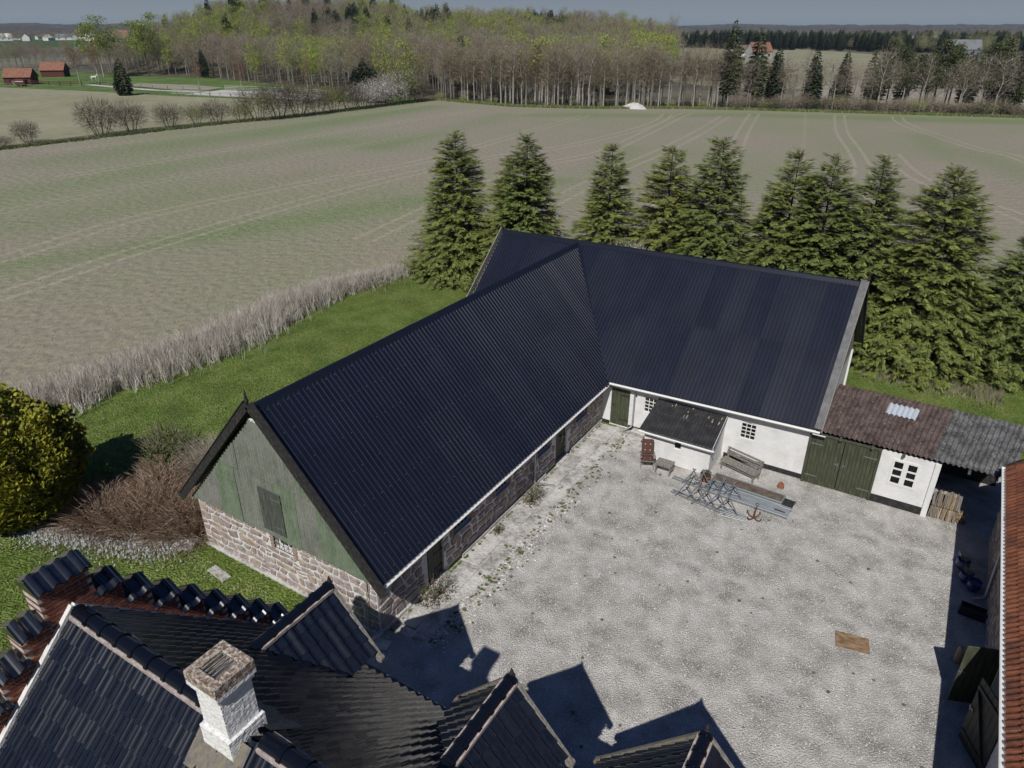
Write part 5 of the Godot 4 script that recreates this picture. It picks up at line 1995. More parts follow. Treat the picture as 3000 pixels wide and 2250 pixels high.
# kinds of broad-leaved tree seen from afar: [trunk mesh, crown mesh]
func broad_tree(h: float, rad: float, clear: float, twig_tones: Array, twigs: int, leaf_tones: Array, leaves: int, spread := 0.7, leaf_size := 0.13) -> Array:
	var tm := MB.new()
	var ends := []
	var r0 := h * 0.012 + 0.03
	var pts := [Vector3(0, -0.3, 0)]
	for i in 4:
		pts.append(Vector3(rr(-0.12, 0.12) * i, h * 0.19 * (i + 1), rr(-0.12, 0.12) * i))
	tm.tube(pts + [Vector3(pts[4].x, h * 0.97, pts[4].z)], [r0 * 1.2, r0, r0 * 0.8, r0 * 0.55, r0 * 0.3, 0.02], 6, false)
	var n := 9
	for i in n:
		var f := lerpf(clear, 0.95, (i + rng.randf()) / n)
		var seg := clampf(f * h / (h * 0.19), 0.0, 3.99)
		var p: Vector3 = pts[int(seg)].lerp(pts[int(seg) + 1], seg - int(seg)) if f < 0.76 else pts[4].lerp(Vector3(pts[4].x, h * 0.96, pts[4].z), (f - 0.76) / 0.24)
		var a := i * 2.4 + rr(-0.4, 0.4)
		limbs(tm, p, Vector3(cos(a) * spread, rr(0.45, 1.0), sin(a) * spread).normalized(), rad * rr(0.6, 1.0) * (1.15 - f * 0.6), r0 * 0.35, 1, ends, spread, 1.0)
	var cm := MB.new()
	var hh := h * (1.0 - clear)
	for e in ends:
		twig_ball(cm, e, Vector3(rad * 0.42, hh * 0.12, rad * 0.42), int(twigs * 0.6 / ends.size()), 1.1, 0.02, twig_tones, 0.6)
		if leaves:
			leaf_ball(cm, e, Vector3(rad * 0.40, hh * 0.11, rad * 0.40), int(leaves * 0.7 / ends.size()), leaf_size, leaf_tones)
	twig_ball(cm, Vector3(0, h * clear + hh * 0.55, 0), Vector3(rad * 0.85, hh * 0.47, rad * 0.85), int(twigs * 0.4), 1.2, 0.02, twig_tones, 0.8)
	if leaves:
		leaf_ball(cm, Vector3(0, h * clear + hh * 0.55, 0), Vector3(rad * 0.8, hh * 0.45, rad * 0.8), int(leaves * 0.3), leaf_size, leaf_tones)
	return [tm.commit(), cm.commit()]


func far_conifer(h: float, rad: float, tones: Array, cnt: int, bare := 0.08, layer := 0.6) -> Array:
	var tm := MB.new()
	tm.tube([Vector3(0, -0.3, 0), Vector3(0.03, h * 0.5, 0), Vector3(0, h * 0.98, 0)], [h * 0.014 + 0.04, h * 0.01, 0.01], 5, false)
	var cm := MB.new()
	cm.tint = true
	for i in cnt:
		var f := bare + (1.0 - bare) * (1.0 - sqrt(rng.randf()) * 0.995)
		f = clampf(f, bare, 0.985)
		var y := floorf(f * h / layer) * layer + rr(-0.2, 0.2) * layer * 1.6
		var r := rad * pow(clampf(1.0 - y / h, 0.0, 1.0), 0.7) * (0.6 + 0.4 * smoothstep(0.0, 0.25, (y / h - bare))) * rr(0.55, 1.2) + 0.12
		var a := rr(0, TAU)
		var d := Vector3(cos(a), 0, sin(a))
		var in_ := rr(0.15, 0.7)
		var p := d * r * in_ + Vector3(0, y + 0.15, 0)
		var e := d * r + Vector3(0, y - rr(0.05, 0.45), 0)
		var sd := d.cross(Vector3.UP) * rr(0.12, 0.34)
		cm.cur = tones[rng.randi() % tones.size()] * rr(0.6, 1.4)
		cm.tri(p, e - sd * 0.7 + Vector3(0, rr(-0.15, 0.1), 0), e + sd * 0.7)
		cm.tri(p + Vector3(0, 0.1, 0), e + sd + d * 0.15, e - sd + d * 0.2 + Vector3(0, 0.12, 0))
	return [tm.commit(), cm.commit()]


func blossom_bush(called: String, label: String, at: Vector3, h: float, r: float, cnt: int) -> void:
	var t := thing(called, label, "bush", at)
	var tm := MB.new()
	var ends := []
	for i in 6:
		var a := i * 1.05
		limbs(tm, Vector3(cos(a) * 0.15, -0.05, sin(a) * 0.15), Vector3(cos(a) * 0.45, 1.0, sin(a) * 0.45).normalized(), h * 0.5, 0.045, 1, ends, 0.5, 1.0)
	mpart("stems", tm, M.bark_grey, t)
	var cm := MB.new()
	twig_ball(cm, Vector3(0, h * 0.62, 0), Vector3(r, h * 0.38, r), cnt, 0.75, 0.008, [Color(0.22, 0.2, 0.18), Color(0.32, 0.30, 0.28)], 0.9)
	leaf_ball(cm, Vector3(0, h * 0.62, 0), Vector3(r * 0.98, h * 0.38, r * 0.98), cnt * 3, 0.035, [Color(0.62, 0.60, 0.58), Color(0.50, 0.48, 0.46), Color(0.36, 0.36, 0.28)])
	mpart("blossom", cm, M.leaf, t)


func bush_parts(h: float, r: float, tw: Array, twigs: int, lv: Array, leaves: int, ls := 0.09) -> Array:
	var tm := MB.new()
	var ends := []
	for i in 7:
		var a := i * 0.9 + rr(-0.2, 0.2)
		limbs(tm, Vector3(cos(a) * r * 0.2, -0.1, sin(a) * r * 0.2), Vector3(cos(a) * rr(0.3, 0.7), 1.0, sin(a) * rr(0.3, 0.7)).normalized(), h * 0.45, 0.05, 1, ends, 0.6, 1.0)
	var cm := MB.new()
	for e in ends:
		twig_ball(cm, e, Vector3(r * 0.42, h * 0.2, r * 0.42), int(twigs * 0.5 / ends.size()), 0.7, 0.017, tw, 0.4)
		if leaves:
			leaf_ball(cm, e, Vector3(r * 0.4, h * 0.2, r * 0.4), int(leaves * 0.6 / ends.size()), ls, lv)
	twig_ball(cm, Vector3(0, h * 0.48, 0), Vector3(r, h * 0.45, r), int(twigs * 0.5), 0.7, 0.017, tw, 0.5)
	if leaves:
		leaf_ball(cm, Vector3(0, h * 0.5, 0), Vector3(r * 0.95, h * 0.45, r * 0.95), int(leaves * 0.4), ls, lv)
	return [tm.commit(), cm.commit()]


func plant_thing(called: String, label: String, category: String, parts: Array, bark: Material, at: Vector3, turn: float, sc: Vector3, group := "", a := "trunk", b := "crown") -> Node3D:
	var t := thing(called, label, category, at, 0.0, group)
	t.transform = Transform3D(Basis(Vector3.UP, turn).scaled(sc), at)
	part(a, parts[0], bark, t)
	part(b, parts[1], M.leaf, t)
	return t


# ---------------------------------------------------------------- garden left of the barn
func build_garden() -> void:
	# golden conifer at the left edge
	var t := thing("golden_conifer", "bushy golden-green conifer at the left edge below the reeds", "conifer", Vector3(-15.6, 0, 18.7))
	var mb := MB.new()
	for i in 5:
		var a := i * 1.26
		mb.tube([Vector3(cos(a) * 0.3, -0.1, sin(a) * 0.3), Vector3(cos(a) * 0.7, 2.0, sin(a) * 0.7), Vector3(cos(a) * 0.8, 4.0, sin(a) * 0.8)], [0.12, 0.08, 0.02], 6, false)
	mpart("trunk", mb, M.bark, t)
	var fan := MB.new() # flat upright fan of scale leaves
	for i in 9:
		var a := -0.9 + i * 0.225
		var d := Vector3(sin(a), 0, cos(a))
		var l := 1.0 - absf(a) * 0.35
		fan.tri(Vector3(0, 0, 0), d * l * 0.6 + Vector3(cos(a), 0.15, -sin(a)) * 0.09, d * l)
		fan.tri(Vector3(0, 0, 0), d * l, d * l * 0.6 - Vector3(cos(a), -0.15, -sin(a)) * 0.09)
	var fm := fan.commit()
	var xf := []
	var cols := PackedColorArray()
	var nz := FastNoiseLite.new()
	nz.seed = 77
	nz.frequency = 0.55
	for i in 34000:
		var d := Vector3(rng.randfn(), rng.randfn() * 0.9, rng.randfn()).normalized()
		var lump := 1.0 + nz.get_noise_3dv(d * 2.6) * 0.34
		var sh := pow(rng.randf(), 0.22)
		var p := Vector3(d.x * 2.45, 2.35 + d.y * 2.45, d.z * 2.45) * lump
		p = Vector3(0, 2.3, 0) + (p - Vector3(0, 2.3, 0)) * (0.5 + 0.5 * sh)
		if p.y < 0.15: continue
		var b := Basis(Vector3.UP, atan2(d.x, d.z) + rr(-0.8, 0.8)) * Basis(Vector3.RIGHT, -rr(0.1, 1.2)) * Basis(Vector3(0, 0, 1), rr(-1.2, 1.2))
		xf.append(Transform3D(b.scaled(Vector3.ONE * rr(0.09, 0.19)), p))
		var c := rr(0.6, 1.35)
		var gold := rng.randf()
		cols.append(Color(lerpf(0.12, 0.31, gold) * c, lerpf(0.15, 0.28, gold) * c, 0.014 * c))
	multi("crown", fm, M.leaf, xf, t, cols).set_meta("kind", "stuff")
	# brown twiggy shrub mass
	var stem := MB.new()
	var prev := Vector3.ZERO
	for i in 4:
		var q := Vector3(0.06 * i * i * 0.35, 0.25 * (i + 1), 0.0)
		var w := 0.011 - i * 0.0022
		stem.quad(prev + Vector3(0, 0, -w), prev + Vector3(0, 0, w), q + Vector3(0, 0, w * 0.8), q + Vector3(0, 0, -w * 0.8))
		stem.quad(prev + Vector3(-w, 0, 0), prev + Vector3(w, 0, 0), q + Vector3(w * 0.8, 0, 0), q + Vector3(-w * 0.8, 0, 0))
		prev = q
		if i > 0:
			for s in [-1.0, 1.0]:
				stem.tri(q + Vector3(0, -0.01, 0), q + Vector3(0, 0.01, 0), q + Vector3(0.07, 0.16, s * 0.11))
	var smesh := stem.commit()
	var shrubs := [[Vector3(-12.9, 0, 17.2), 1.5, 1.5, "brown leafless twiggy shrub next to the golden conifer"], [Vector3(-11.2, 0, 16.4), 1.6, 1.7, "largest brown leafless shrub, in the middle of the shrub bed"], [Vector3(-9.6, 0, 15.7), 1.3, 1.6, "brown leafless shrub close to the corner of the stone gable"], [Vector3(-12.3, 0, 15.2), 1.4, 1.7, "brown leafless shrub at the back of the shrub bed"]]
	for s in shrubs:
		var sh := thing("twiggy_shrub", s[3], "shrub", s[0], 0.0, "brown shrubs beside the barn gable")
		var sx := []
		var sc := PackedColorArray()
		for i in 900:
			var a := rr(0, TAU)
			var r: float = s[1] * sqrt(rng.randf())
			var lean: float = r / s[1] * 0.75
			var b := Basis(Vector3.UP, -a + rr(-1.3, 1.3)) * Basis(Vector3(0, 0, 1), -lean + rr(-0.55, 0.55))
			var hh: float = s[2] * rr(0.45, 1.1) * (1.0 - 0.35 * r / s[1])
			sx.append(Transform3D(b.scaled(Vector3(rr(0.8, 1.6), hh, rr(0.8, 1.6))), Vector3(cos(a) * r * 0.75, -0.03, sin(a) * r * 0.75)))
			var c := rr(0.6, 1.3)
			sc.append([Color(0.26, 0.165, 0.115), Color(0.32, 0.215, 0.15), Color(0.20, 0.13, 0.085), Color(0.42, 0.34, 0.26)][rng.randi() % 4] * c)
		multi("twigs", smesh, M.straw, sx, sh, sc).set_meta("kind", "stuff")
	# pale grass tussock near the roof corner
	var tk := thing("grass_tussock", "pale dry grass tussock between the brown shrubs and the barn corner", "grass", Vector3(-11.6, 0, 13.2))
	var tx := []
	var tc := PackedColorArray()
	for i in 700:
		var a := rr(0, TAU)
		var r := rr(0, 0.9)
		tx.append(Transform3D((Basis(Vector3.UP, a) * Basis(Vector3(0, 0, 1), -r * 0.5 + rr(-0.2, 0.2))).scaled(Vector3(1, rr(1.0, 1.7), 1)), Vector3(cos(a) * r, 0, -sin(a) * r)))
		tc.append(Color(0.40, 0.36, 0.28) * rr(0.6, 1.2))
	multi("stalks", smesh, M.straw, tx, tk, tc).set_meta("kind", "stuff")
	# leafy green shrub behind
	var gp := bush_parts(2.0, 1.2, [Color(0.14, 0.12, 0.08)], 900, [Color(0.11, 0.15, 0.04), Color(0.15, 0.19, 0.06), Color(0.09, 0.12, 0.03)], 3200, 0.04)
	plant_thing("leafy_shrub", "loose green budding shrub on the lawn behind the brown shrubs", "shrub", gp, M.bark_grey, Vector3(-13.9, 0, 13.6), 0.3, Vector3.ONE, "", "stems", "leaves")
	# flat stone and stepping slabs by the gable
	mb = MB.new()
	mb.slab([Vector3(0.45, 0.12, 0.1), Vector3(0.3, 0.14, -0.4), Vector3(-0.2, 0.13, -0.45), Vector3(-0.5, 0.12, -0.1), Vector3(-0.35, 0.1, 0.35), Vector3(0.1, 0.1, 0.4)], Vector3(0, 0.14, 0))
	var st := mpart("flat_stone", mb, M.concrete[1], self)
	st.position = Vector3(-8.95, 0, 16.5)
	tag(st, "flat grey boulder at the left foot of the stone gable", "stone")
	mb = MB.new()
	mb.cbox(Vector3(0, 0.02, 0), Vector3(0.95, 0.05, 0.34), 0.01)
	st = mpart("paving_slab", mb, M.concrete[0], self)
	st.position = Vector3(-6.6, 0.0, 16.9)
	st.rotation.y = -0.1
	tag(st, "long concrete slab in the grass before the stone gable", "slab")
	mb = MB.new()
	mb.cbox(Vector3(0, 0.03, 0), Vector3(0.5, 0.07, 0.42), 0.012)
	st = mpart("paving_slab", mb, M.concrete[2], self)
	st.position = Vector3(0.35, 0.01, 16.35)
	st.rotation.y = 0.3
	tag(st, "square pale slab at the yard corner of the stone gable", "slab")
	# brush pile with boards
	t = thing("brush_pile", "heap of cut branches on the lawn left of the barn roof", "brush pile", Vector3(-13.2, 0, 10.3))
	mb = MB.new()
	for i in 170:
		var a := rr(0, TAU)
		var r := rr(0, 1.0)
		var p := Vector3(cos(a) * r, rr(0.02, 0.5) * (1.1 - r), sin(a) * r * 0.8)
		var d := Vector3(rr(-1, 1), rr(-0.15, 0.35), rr(-1, 1)).normalized() * rr(0.4, 1.0)
		mb.tube([p - d * 0.5, p + Vector3(0, 0.04, 0), p + d * 0.5], [0.015, 0.012, 0.005], 4, false)
	mpart("branches", mb, M.grey_wood, t)
	for q in [[Vector3(-11.7, 0.3, 9.6), 0.35, 0.5, "grey weathered board leaning on the brush pile"], [Vector3(-11.2, 0.12, 10.5), 0.15, 1.0, "long grey board lying between brush pile and barn"]]:
		mb = MB.new()
		mb.cbox(Vector3.ZERO, Vector3(1.3, 0.035, 0.55), 0.008)
		var pl := mpart("old_board", mb, M.grey_wood, self)
		pl.position = q[0]
		pl.rotation = Vector3(0, q[2], q[1])
		tag(pl, q[3], "board")
	# rambling roses on the yard wall
	for q in [[Vector3(0.5, 0, 7.6), 1.0, "reddish climbing rose on the stone wall by the downpipe"], [Vector3(0.55, 0, 13.95), 1.15, "sprawling climbing rose at the near end of the stone wall"], [Vector3(0.35, 0, 9.9), 0.4, "small weed tuft at the foot of the stone wall"]]:
		t = thing("climbing_rose" if q[1] > 0.5 else "weed_tuft", q[2], "plant", q[0])
		mb = MB.new()
		var s: float = q[1]
		for i in int(26 * s):
			var a := rr(-1.5, 1.5)
			var e := Vector3(rr(-0.3, 0.5), rr(0.2, 0.9), rr(-0.8, 0.8)) * s
			mb.tube([Vector3(rr(-0.01, 0.01), 0, rr(-0.015, 0.015)), e * 0.5 + Vector3(0, 0.15, 0), e], [0.012, 0.008, 0.004], 4, false)
		mpart("stems", mb, M.bark_grey, t)
		mb = MB.new()
		leaf_ball(mb, Vector3(0.08, 0.4 * s, 0), Vector3(0.4, 0.4, 0.75) * s, int(420 * s), 0.035, [Color(0.09, 0.11, 0.03), Color(0.14, 0.13, 0.05), Color(0.14, 0.06, 0.04), Color(0.06, 0.08, 0.02)])
		mpart("leaves", mb, M.leaf, t)


# ---------------------------------------------------------------- woods
func edge_at(u: float) -> Vector3: # along the far edge of the field, u 0 (hedge corner) .. 1 (far right)
	var p := [Vector3(-110, 0, -130), Vector3(-83, 0, -126), Vector3(-67, 0, -131), Vector3(-47, 0, -143), Vector3(-26, 0, -150), Vector3(-2, 0, -156.5), Vector3(20, 0, -162.5), Vector3(60, 0, -170)]
	var f := clampf(u, 0.0, 0.9999) * (p.size() - 1)
	return p[int(f)].lerp(p[int(f) + 1], f - int(f))


func nth(i: int) -> String:
	var ones := ["first", "second", "third", "fourth", "fifth", "sixth", "seventh", "eighth", "ninth", "tenth", "eleventh", "twelfth", "thirteenth", "fourteenth", "fifteenth", "sixteenth", "seventeenth", "eighteenth", "nineteenth"]
	if i < 19: return ones[i]
	if i == 19: return "twentieth"
	return "twenty-" + ones[i - 20] if i < 29 else "thirtieth"


func build_woods() -> void:
	var grey := [Color(0.25, 0.215, 0.175), Color(0.31, 0.27, 0.22), Color(0.19, 0.16, 0.13)]
	var brown := [Color(0.21, 0.17, 0.12), Color(0.27, 0.21, 0.15), Color(0.17, 0.135, 0.095)]
	var lime := [Color(0.27, 0.33, 0.05), Color(0.21, 0.27, 0.04), Color(0.33, 0.37, 0.08)]
	var olive := [Color(0.18, 0.21, 0.055), Color(0.23, 0.25, 0.07)]
	var dark := [Color(0.022, 0.036, 0.014), Color(0.030, 0.045, 0.016), Color(0.018, 0.028, 0.012)]
	var fir := [Color(0.04, 0.058, 0.018), Color(0.055, 0.072, 0.022), Color(0.032, 0.048, 0.016)]
	# kinds: 0 bare grey, 1 bare brown, 2 budding olive, 3 lime, 4 slender pale trunk, 5 slender budding, 6 conifer, 7 tall spruce, 8 white blossom
	var kinds := []
	kinds.append([broad_tree(13.0, 3.6, 0.25, grey, 1500, olive, 0), M.bark_grey])
	kinds.append([broad_tree(12.5, 3.4, 0.25, brown, 1600, olive, 150), M.bark_grey])
	kinds.append([broad_tree(13.0, 3.6, 0.25, grey, 1000, olive, 1100), M.bark_grey])
	kinds.append([broad_tree(12.5, 3.4, 0.22, olive, 500, lime, 1500, 0.7, 0.15), M.bark_grey])
	kinds.append([broad_tree(13.0, 1.7, 0.38, grey, 620, olive, 60, 0.45), M.bark_pale])
	kinds.append([broad_tree(12.5, 1.8, 0.34, grey, 480, olive + [Color(0.2, 0.2, 0.05)], 380, 0.45, 0.1), M.bark_pale])
	kinds.append([far_conifer(14.0, 2.8, dark, 1300), M.bark])
	kinds.append([far_conifer(18.0, 3.6, fir, 950, 0.2, 1.0), M.bark])
	kinds.append([broad_tree(8.0, 2.8, 0.2, grey, 900, [Color(0.5, 0.48, 0.46), Color(0.4, 0.38, 0.36)], 900, 0.8, 0.08), M.bark_grey])
	kinds.append([broad_tree(12.0, 2.0, 0.3, brown, 800, olive, 80, 0.5), M.bark_pale])
	kinds.append([broad_tree(13.0, 3.0, 0.3, dark, 300, [Color(0.05, 0.066, 0.02), Color(0.075, 0.088, 0.026), Color(0.035, 0.048, 0.016)], 2600, 0.8, 0.2), M.bark])
	var names := ["bare_tree", "bare_tree", "budding_tree", "leafing_tree", "slender_tree", "slender_tree", "conifer_tree", "spruce_tree", "blossom_tree", "slender_tree", "pine_tree"]
	# --- the hill wood
	var wood := PackedVector2Array([Vector2(-292, -148), Vector2(-246, -156), Vector2(-208, -149), Vector2(-167, -142), Vector2(-128, -130), Vector2(-111, -133), Vector2(-83, -131), Vector2(-72, -138), Vector2(-64, -160), Vector2(-80, -220), Vector2(-104, -290), Vector2(-140, -372), Vector2(-250, -380), Vector2(-345, -310), Vector2(-362, -240), Vector2(-335, -180)])
	var nz := FastNoiseLite.new()
	nz.seed = 404
	nz.frequency = 0.018
	var spots := []
	var x := -365.0
	while x < -60.0:
		var z := -385.0
		while z < -128.0:
			var p := Vector2(x + rr(-2.6, 2.6), z + rr(-2.6, 2.6))
			if inside(p, wood):
				var g := nz.get_noise_2d(p.x, p.y)
				var k := 0
				var q := rng.randf()
				var crest := hill_y(p.x, p.y)
				if g > 0.12: k = 3 if q < 0.6 else 2
				elif g > -0.12: k = 2 if q < 0.55 else (0 if q < 0.75 else 3)
				elif g > -0.25: k = 0 if q < 0.5 else (1 if q < 0.85 else 2)
				else: k = 1 if q < 0.6 else 0
				if nz.get_noise_2d(p.x * 0.8 + 300, p.y * 0.8) > 0.3 and crest > 8.0: k = 6
				if rng.randf() < 0.012: k = 8
				if rng.randf() < 0.02: k = 6
				spots.append([Vector3(p.x, crest - 0.1, p.y), k, rr(0.72, 1.12)])
			z += 5.6
		x += 5.6
	# left copses behind the stables
	for i in 170:
		var p := Vector3(rr(-470, -300), 0, rr(-235, -140))
		if p.z > -140.0 + (p.x + 300.0) * 0.05 or (p.x > -330 and p.z > -165): continue
		spots.append([p, [0, 1, 2, 0, 1, 8][rng.randi() % 6], rr(0.5, 0.8)])
	var cam := Vector3(12.1, 17, 27.7)
	# the front of the wood as single trees
	var group_of := func(k: int) -> String: return ["bare grey trees of the wood", "bare brown trees of the wood", "budding trees of the wood", "fresh green trees of the wood", "slender trees along the field edge", "slender trees along the field edge", "dark conifers of the wood", "tall spruces at the field edge", "white blossoming trees of the wood", "slender trees along the field edge"][k]
	var label_of := func(k: int) -> String: return ["bare grey tree on the wooded hill behind the field", "bare brown-twigged tree on the wooded hill behind the field", "budding olive-green tree on the wooded hill behind the field", "fresh lime-green tree on the wooded hill behind the field", "slender bare tree with pale trunk at the far edge of the field", "slender budding tree with pale trunk at the far edge of the field", "dark conifer rising from the wooded hill", "tall shaggy spruce at the far edge of the field", "white blossoming tree in the wood behind the paddock", "slender brown-twigged tree with pale trunk at the far edge of the field"][k]
	spots.sort_custom(func(a, b): return (a[0] - cam).length_squared() - (900.0 if a[1] in [3, 6, 8] else 0.0) * 12.0 < (b[0] - cam).length_squared() - (900.0 if b[1] in [3, 6, 8] else 0.0) * 12.0)
	var rest := {}
	for i in spots.size():
		var s: Array = spots[i]
		var b := Basis(Vector3.UP, rr(0, TAU)).scaled(Vector3(s[2] * rr(0.9, 1.15), s[2] * rr(0.9, 1.1), s[2] * rr(0.9, 1.15)))
		if i < 150:
			var t := plant_thing(names[s[1]], label_of.call(s[1]), "tree", kinds[s[1]][0], kinds[s[1]][1], s[0], 0.0, Vector3.ONE, group_of.call(s[1]))
			t.transform = Transform3D(b, s[0])
		else:
			if not rest.has(s[1]): rest[s[1]] = []
			rest[s[1]].append(Transform3D(b, s[0]))
	print("wood trees ", spots.size())
	# --- slender trees along the field edge, one by one
	var made := 0
	for i in 128:
		var u := 0.01 + 0.46 * i / 128.0 + rr(-0.003, 0.003)
		var p := edge_at(u)
		p += Vector3(0.25, 0, -1) * rr(0.5, 9.0)
		var k: int = [4, 5, 9, 4, 9, 1][rng.randi() % 6]
		var t := plant_thing(names[k], label_of.call(k) if k != 1 else "bare brown-twigged tree at the far edge of the field", "tree", kinds[k][0], kinds[k][1], p, 0.0, Vector3.ONE, "slender trees along the field edge")
		t.transform = Transform3D(Basis(Vector3.UP, rr(0, TAU)).scaled(Vector3(rr(0.8, 1.2), rr(0.8, 1.08), rr(0.8, 1.2))), p)
		made += 1
	# --- right half of the edge: conifers, pale bare trees, shrubs
	var right := [[0.478, 7, 1.06, "tall shaggy spruce left of the red-roofed far house"], [0.515, 7, 0.98, "tall shaggy spruce right of the red-roofed far house"], [0.55, 6, 0.98, "dark conifer third from left in the far conifer row"], [0.60, 6, 0.95, "dark conifer fourth from left in the far conifer row"], [0.635, 6, 0.92, "dark conifer fifth from left in the far conifer row"]]
	for r in right:
		var p := edge_at(r[0]) + Vector3(rr(-1, 1), 0, -5.0 + rr(-1, 1))
		plant_thing(names[r[1]], r[3], "tree", kinds[r[1]][0], kinds[r[1]][1], p, rr(0, TAU), Vector3.ONE * r[2], "conifers at the far edge of the field")
	for i in 30:
		var p := edge_at(0.655 + 0.33 * i / 30.0) + Vector3(rr(-1, 1), 0, -rr(5, 13))
		var k: int = [10, 6, 10, 10, 7][rng.randi() % 5]
		plant_thing(names[k], "dark conifer, %s from the left in the dense stand at the far field edge" % nth(i), "tree", kinds[k][0], kinds[k][1], p, rr(0, TAU), Vector3.ONE * (rr(0.8, 1.1) if k != 7 else rr(0.6, 0.8)), "dense conifer stand at the far field edge")
	for i in 44:
		var p := edge_at(0.475 + 0.5 * i / 44.0) + Vector3(rr(-1, 1), 0, -rr(2, 8))
		plant_thing("pale_tree", "pale-trunked bare tree between the far conifers", "tree", kinds[[0, 4, 9][i % 3]][0], M.bark_pale, p, rr(0, TAU), Vector3(1, rr(0.6, 0.95), 1), "pale bare trees between the far conifers")
	# shrubs and brambles along the foot
	var sb := [bush_parts(4.2, 2.4, brown + grey, 1500, olive, 100), bush_parts(3.4, 2.0, grey, 900, lime, 900), bush_parts(3.0, 2.2, [Color(0.07, 0.06, 0.04)], 1100, [Color(0.05, 0.065, 0.02)], 600)]
	for i in 46:
		var u := 0.50 + 0.47 * i / 46.0
		var p := edge_at(u) + Vector3(0, 0, -rr(0.8, 4.0))
		var k: int = 1 if (i % 9 == 4) else (0 if rng.randf() < 0.75 else 2)
		plant_thing("edge_shrub", ["brown bare shrub along the far right field edge", "lime-green shrub leafing out at the far right field edge", "dark low shrub along the far right field edge"][k], "shrub", sb[k], M.bark_grey, p, rr(0, TAU), Vector3(rr(0.8, 1.2), rr(0.7, 1.15), rr(0.8, 1.2)), "shrubs along the far field edge", "stems", "crown")
	for i in 30:
		var p := edge_at(0.0 + 0.5 * i / 30.0) + Vector3(0, 0, -rr(1.0, 5.0))
		plant_thing("edge_shrub", "dark low undergrowth bush beneath the slender trees", "shrub", sb[2 if i % 3 else 1], M.bark_grey, p, rr(0, TAU), Vector3(0.7, rr(0.3, 0.6), 0.7), "undergrowth beneath the slender trees", "stems", "crown")
	# the rest of the wood reads as one mass
	for k in rest:
		var a := multi("woodland_crowns", kinds[k][0][1], M.leaf, rest[k], self)
		tag(a, "far woodland canopy of " + ["bare grey crowns", "brown crowns", "budding crowns", "lime-green crowns", "slender crowns", "slender budding crowns", "dark conifers", "tall spruces", "white blossom", "brown slender crowns"][k] + " on the hill", "woodland", "woodland on the hill", "stuff")
		var b := multi("woodland_trunks", kinds[k][0][0], kinds[k][1], rest[k], self)
		tag(b, "far woodland trunks under the " + ["bare grey crowns", "brown crowns", "budding crowns", "lime-green crowns", "slender crowns", "slender budding crowns", "dark conifers", "tall spruces", "white blossom", "brown slender crowns"][k], "woodland", "woodland on the hill", "stuff")
	# --- dark conifers along the skyline of the hill
	for i in 16:
		var s: float = [-62, -52, -34, -28, -24, -6, 4, 12, 20, 28, 36, 54, 58, 64, 68, 72][i]
		var p := Vector3(-277 + 0.69 * s - rr(-6, 6), 0, -251 - 0.72 * s + rr(-6, 6))
		p.y = hill_y(p.x, p.z) - 0.1
		plant_thing("conifer_tree", "dark conifer standing out on the skyline of the wooded hill", "tree", kinds[6][0], M.bark, p, rr(0, TAU), Vector3.ONE * rr(1.0, 1.3), "dark conifers on the hill skyline")
	# --- hedge between the two fields
	var hd := [[-120, -34, 0.6, 0], [-117.5, -45, 1.0, 0], [-118, -51, 0.85, 0], [-117, -58, 0.8, 0], [-116.5, -63.5, 0.65, 1], [-115, -67, 0.75, 0], [-113.5, -71.5, 0.7, 1], [-112.5, -75, 1.15, 1], [-111.5, -79.5, 1.2, 0], [-111, -84.5, 1.2, 0], [-111, -90, 0.95, 0], [-111, -95, 1.0, 1], [-111, -100, 1.05, 0], [-111, -104, 1.1, 2], [-111, -108, 1.15, 2], [-111.5, -112, 1.2, 2], [-111.5, -116, 1.3, 2], [-111.5, -120, 1.2, 3], [-111, -125, 1.0, 0]]
	var hb := [bush_parts(4.0, 2.7, [Color(0.085, 0.065, 0.05), Color(0.11, 0.085, 0.065)], 2200, olive, 60), bush_parts(4.2, 2.7, [Color(0.09, 0.075, 0.05)], 1400, olive, 1200, 0.07), bush_parts(3.8, 2.6, grey, 900, [Color(0.55, 0.54, 0.52), Color(0.42, 0.41, 0.39)], 2200, 0.06), bush_parts(4.5, 2.6, grey, 500, [Color(0.09, 0.12, 0.03), Color(0.13, 0.16, 0.04)], 2200, 0.1)]
	var hl := ["dark bare hedge bush between the two fields", "budding olive hedge bush between the two fields", "white blossoming hedge bush near the corner of the wood", "fresh green hedge bush at the corner of the wood"]
	for h in hd:
		plant_thing("hedge_bush", hl[h[3]] + ", %s from the left" % nth(hd.find(h)), "hedge bush", hb[h[3]], M.bark, Vector3(h[0], 0, h[1]), rr(0, TAU), Vector3(h[2] * 1.3, h[2] * rr(1.45, 1.7), h[2] * 1.45), "hedge between the two fields", "stems", "crown")
	for i in 5:
		plant_thing("hedge_bush", "low scrubby bush, %s from the right at the left end of the hedge" % ["first", "second", "third", "fourth", "fifth"][i], "hedge bush", hb[0], M.bark, Vector3(-118.5 + rr(-0.5, 0.5), 0, -14 - i * 3.6), rr(0, TAU), Vector3(1.0, 0.45, 1.1), "low left end of the hedge", "stems", "crown")
	# dark conifer pair behind the blossom
	for i in 3:
		plant_thing("conifer_tree", "dark green conifer behind the white blossoming hedge", "tree", kinds[6][0], M.bark, Vector3(-118.0 - i * 5.0, 0, -116.0 - i * 2.5), rr(0, TAU), Vector3(1.1, [0.62, 0.75, 0.6][i], 1.1), "conifers behind the blossom hedge")
	# --- paddock trees
	var lone := far_conifer(10.0, 2.5, [Color(0.04, 0.054, 0.02), Color(0.055, 0.07, 0.026)], 900, 0.03)
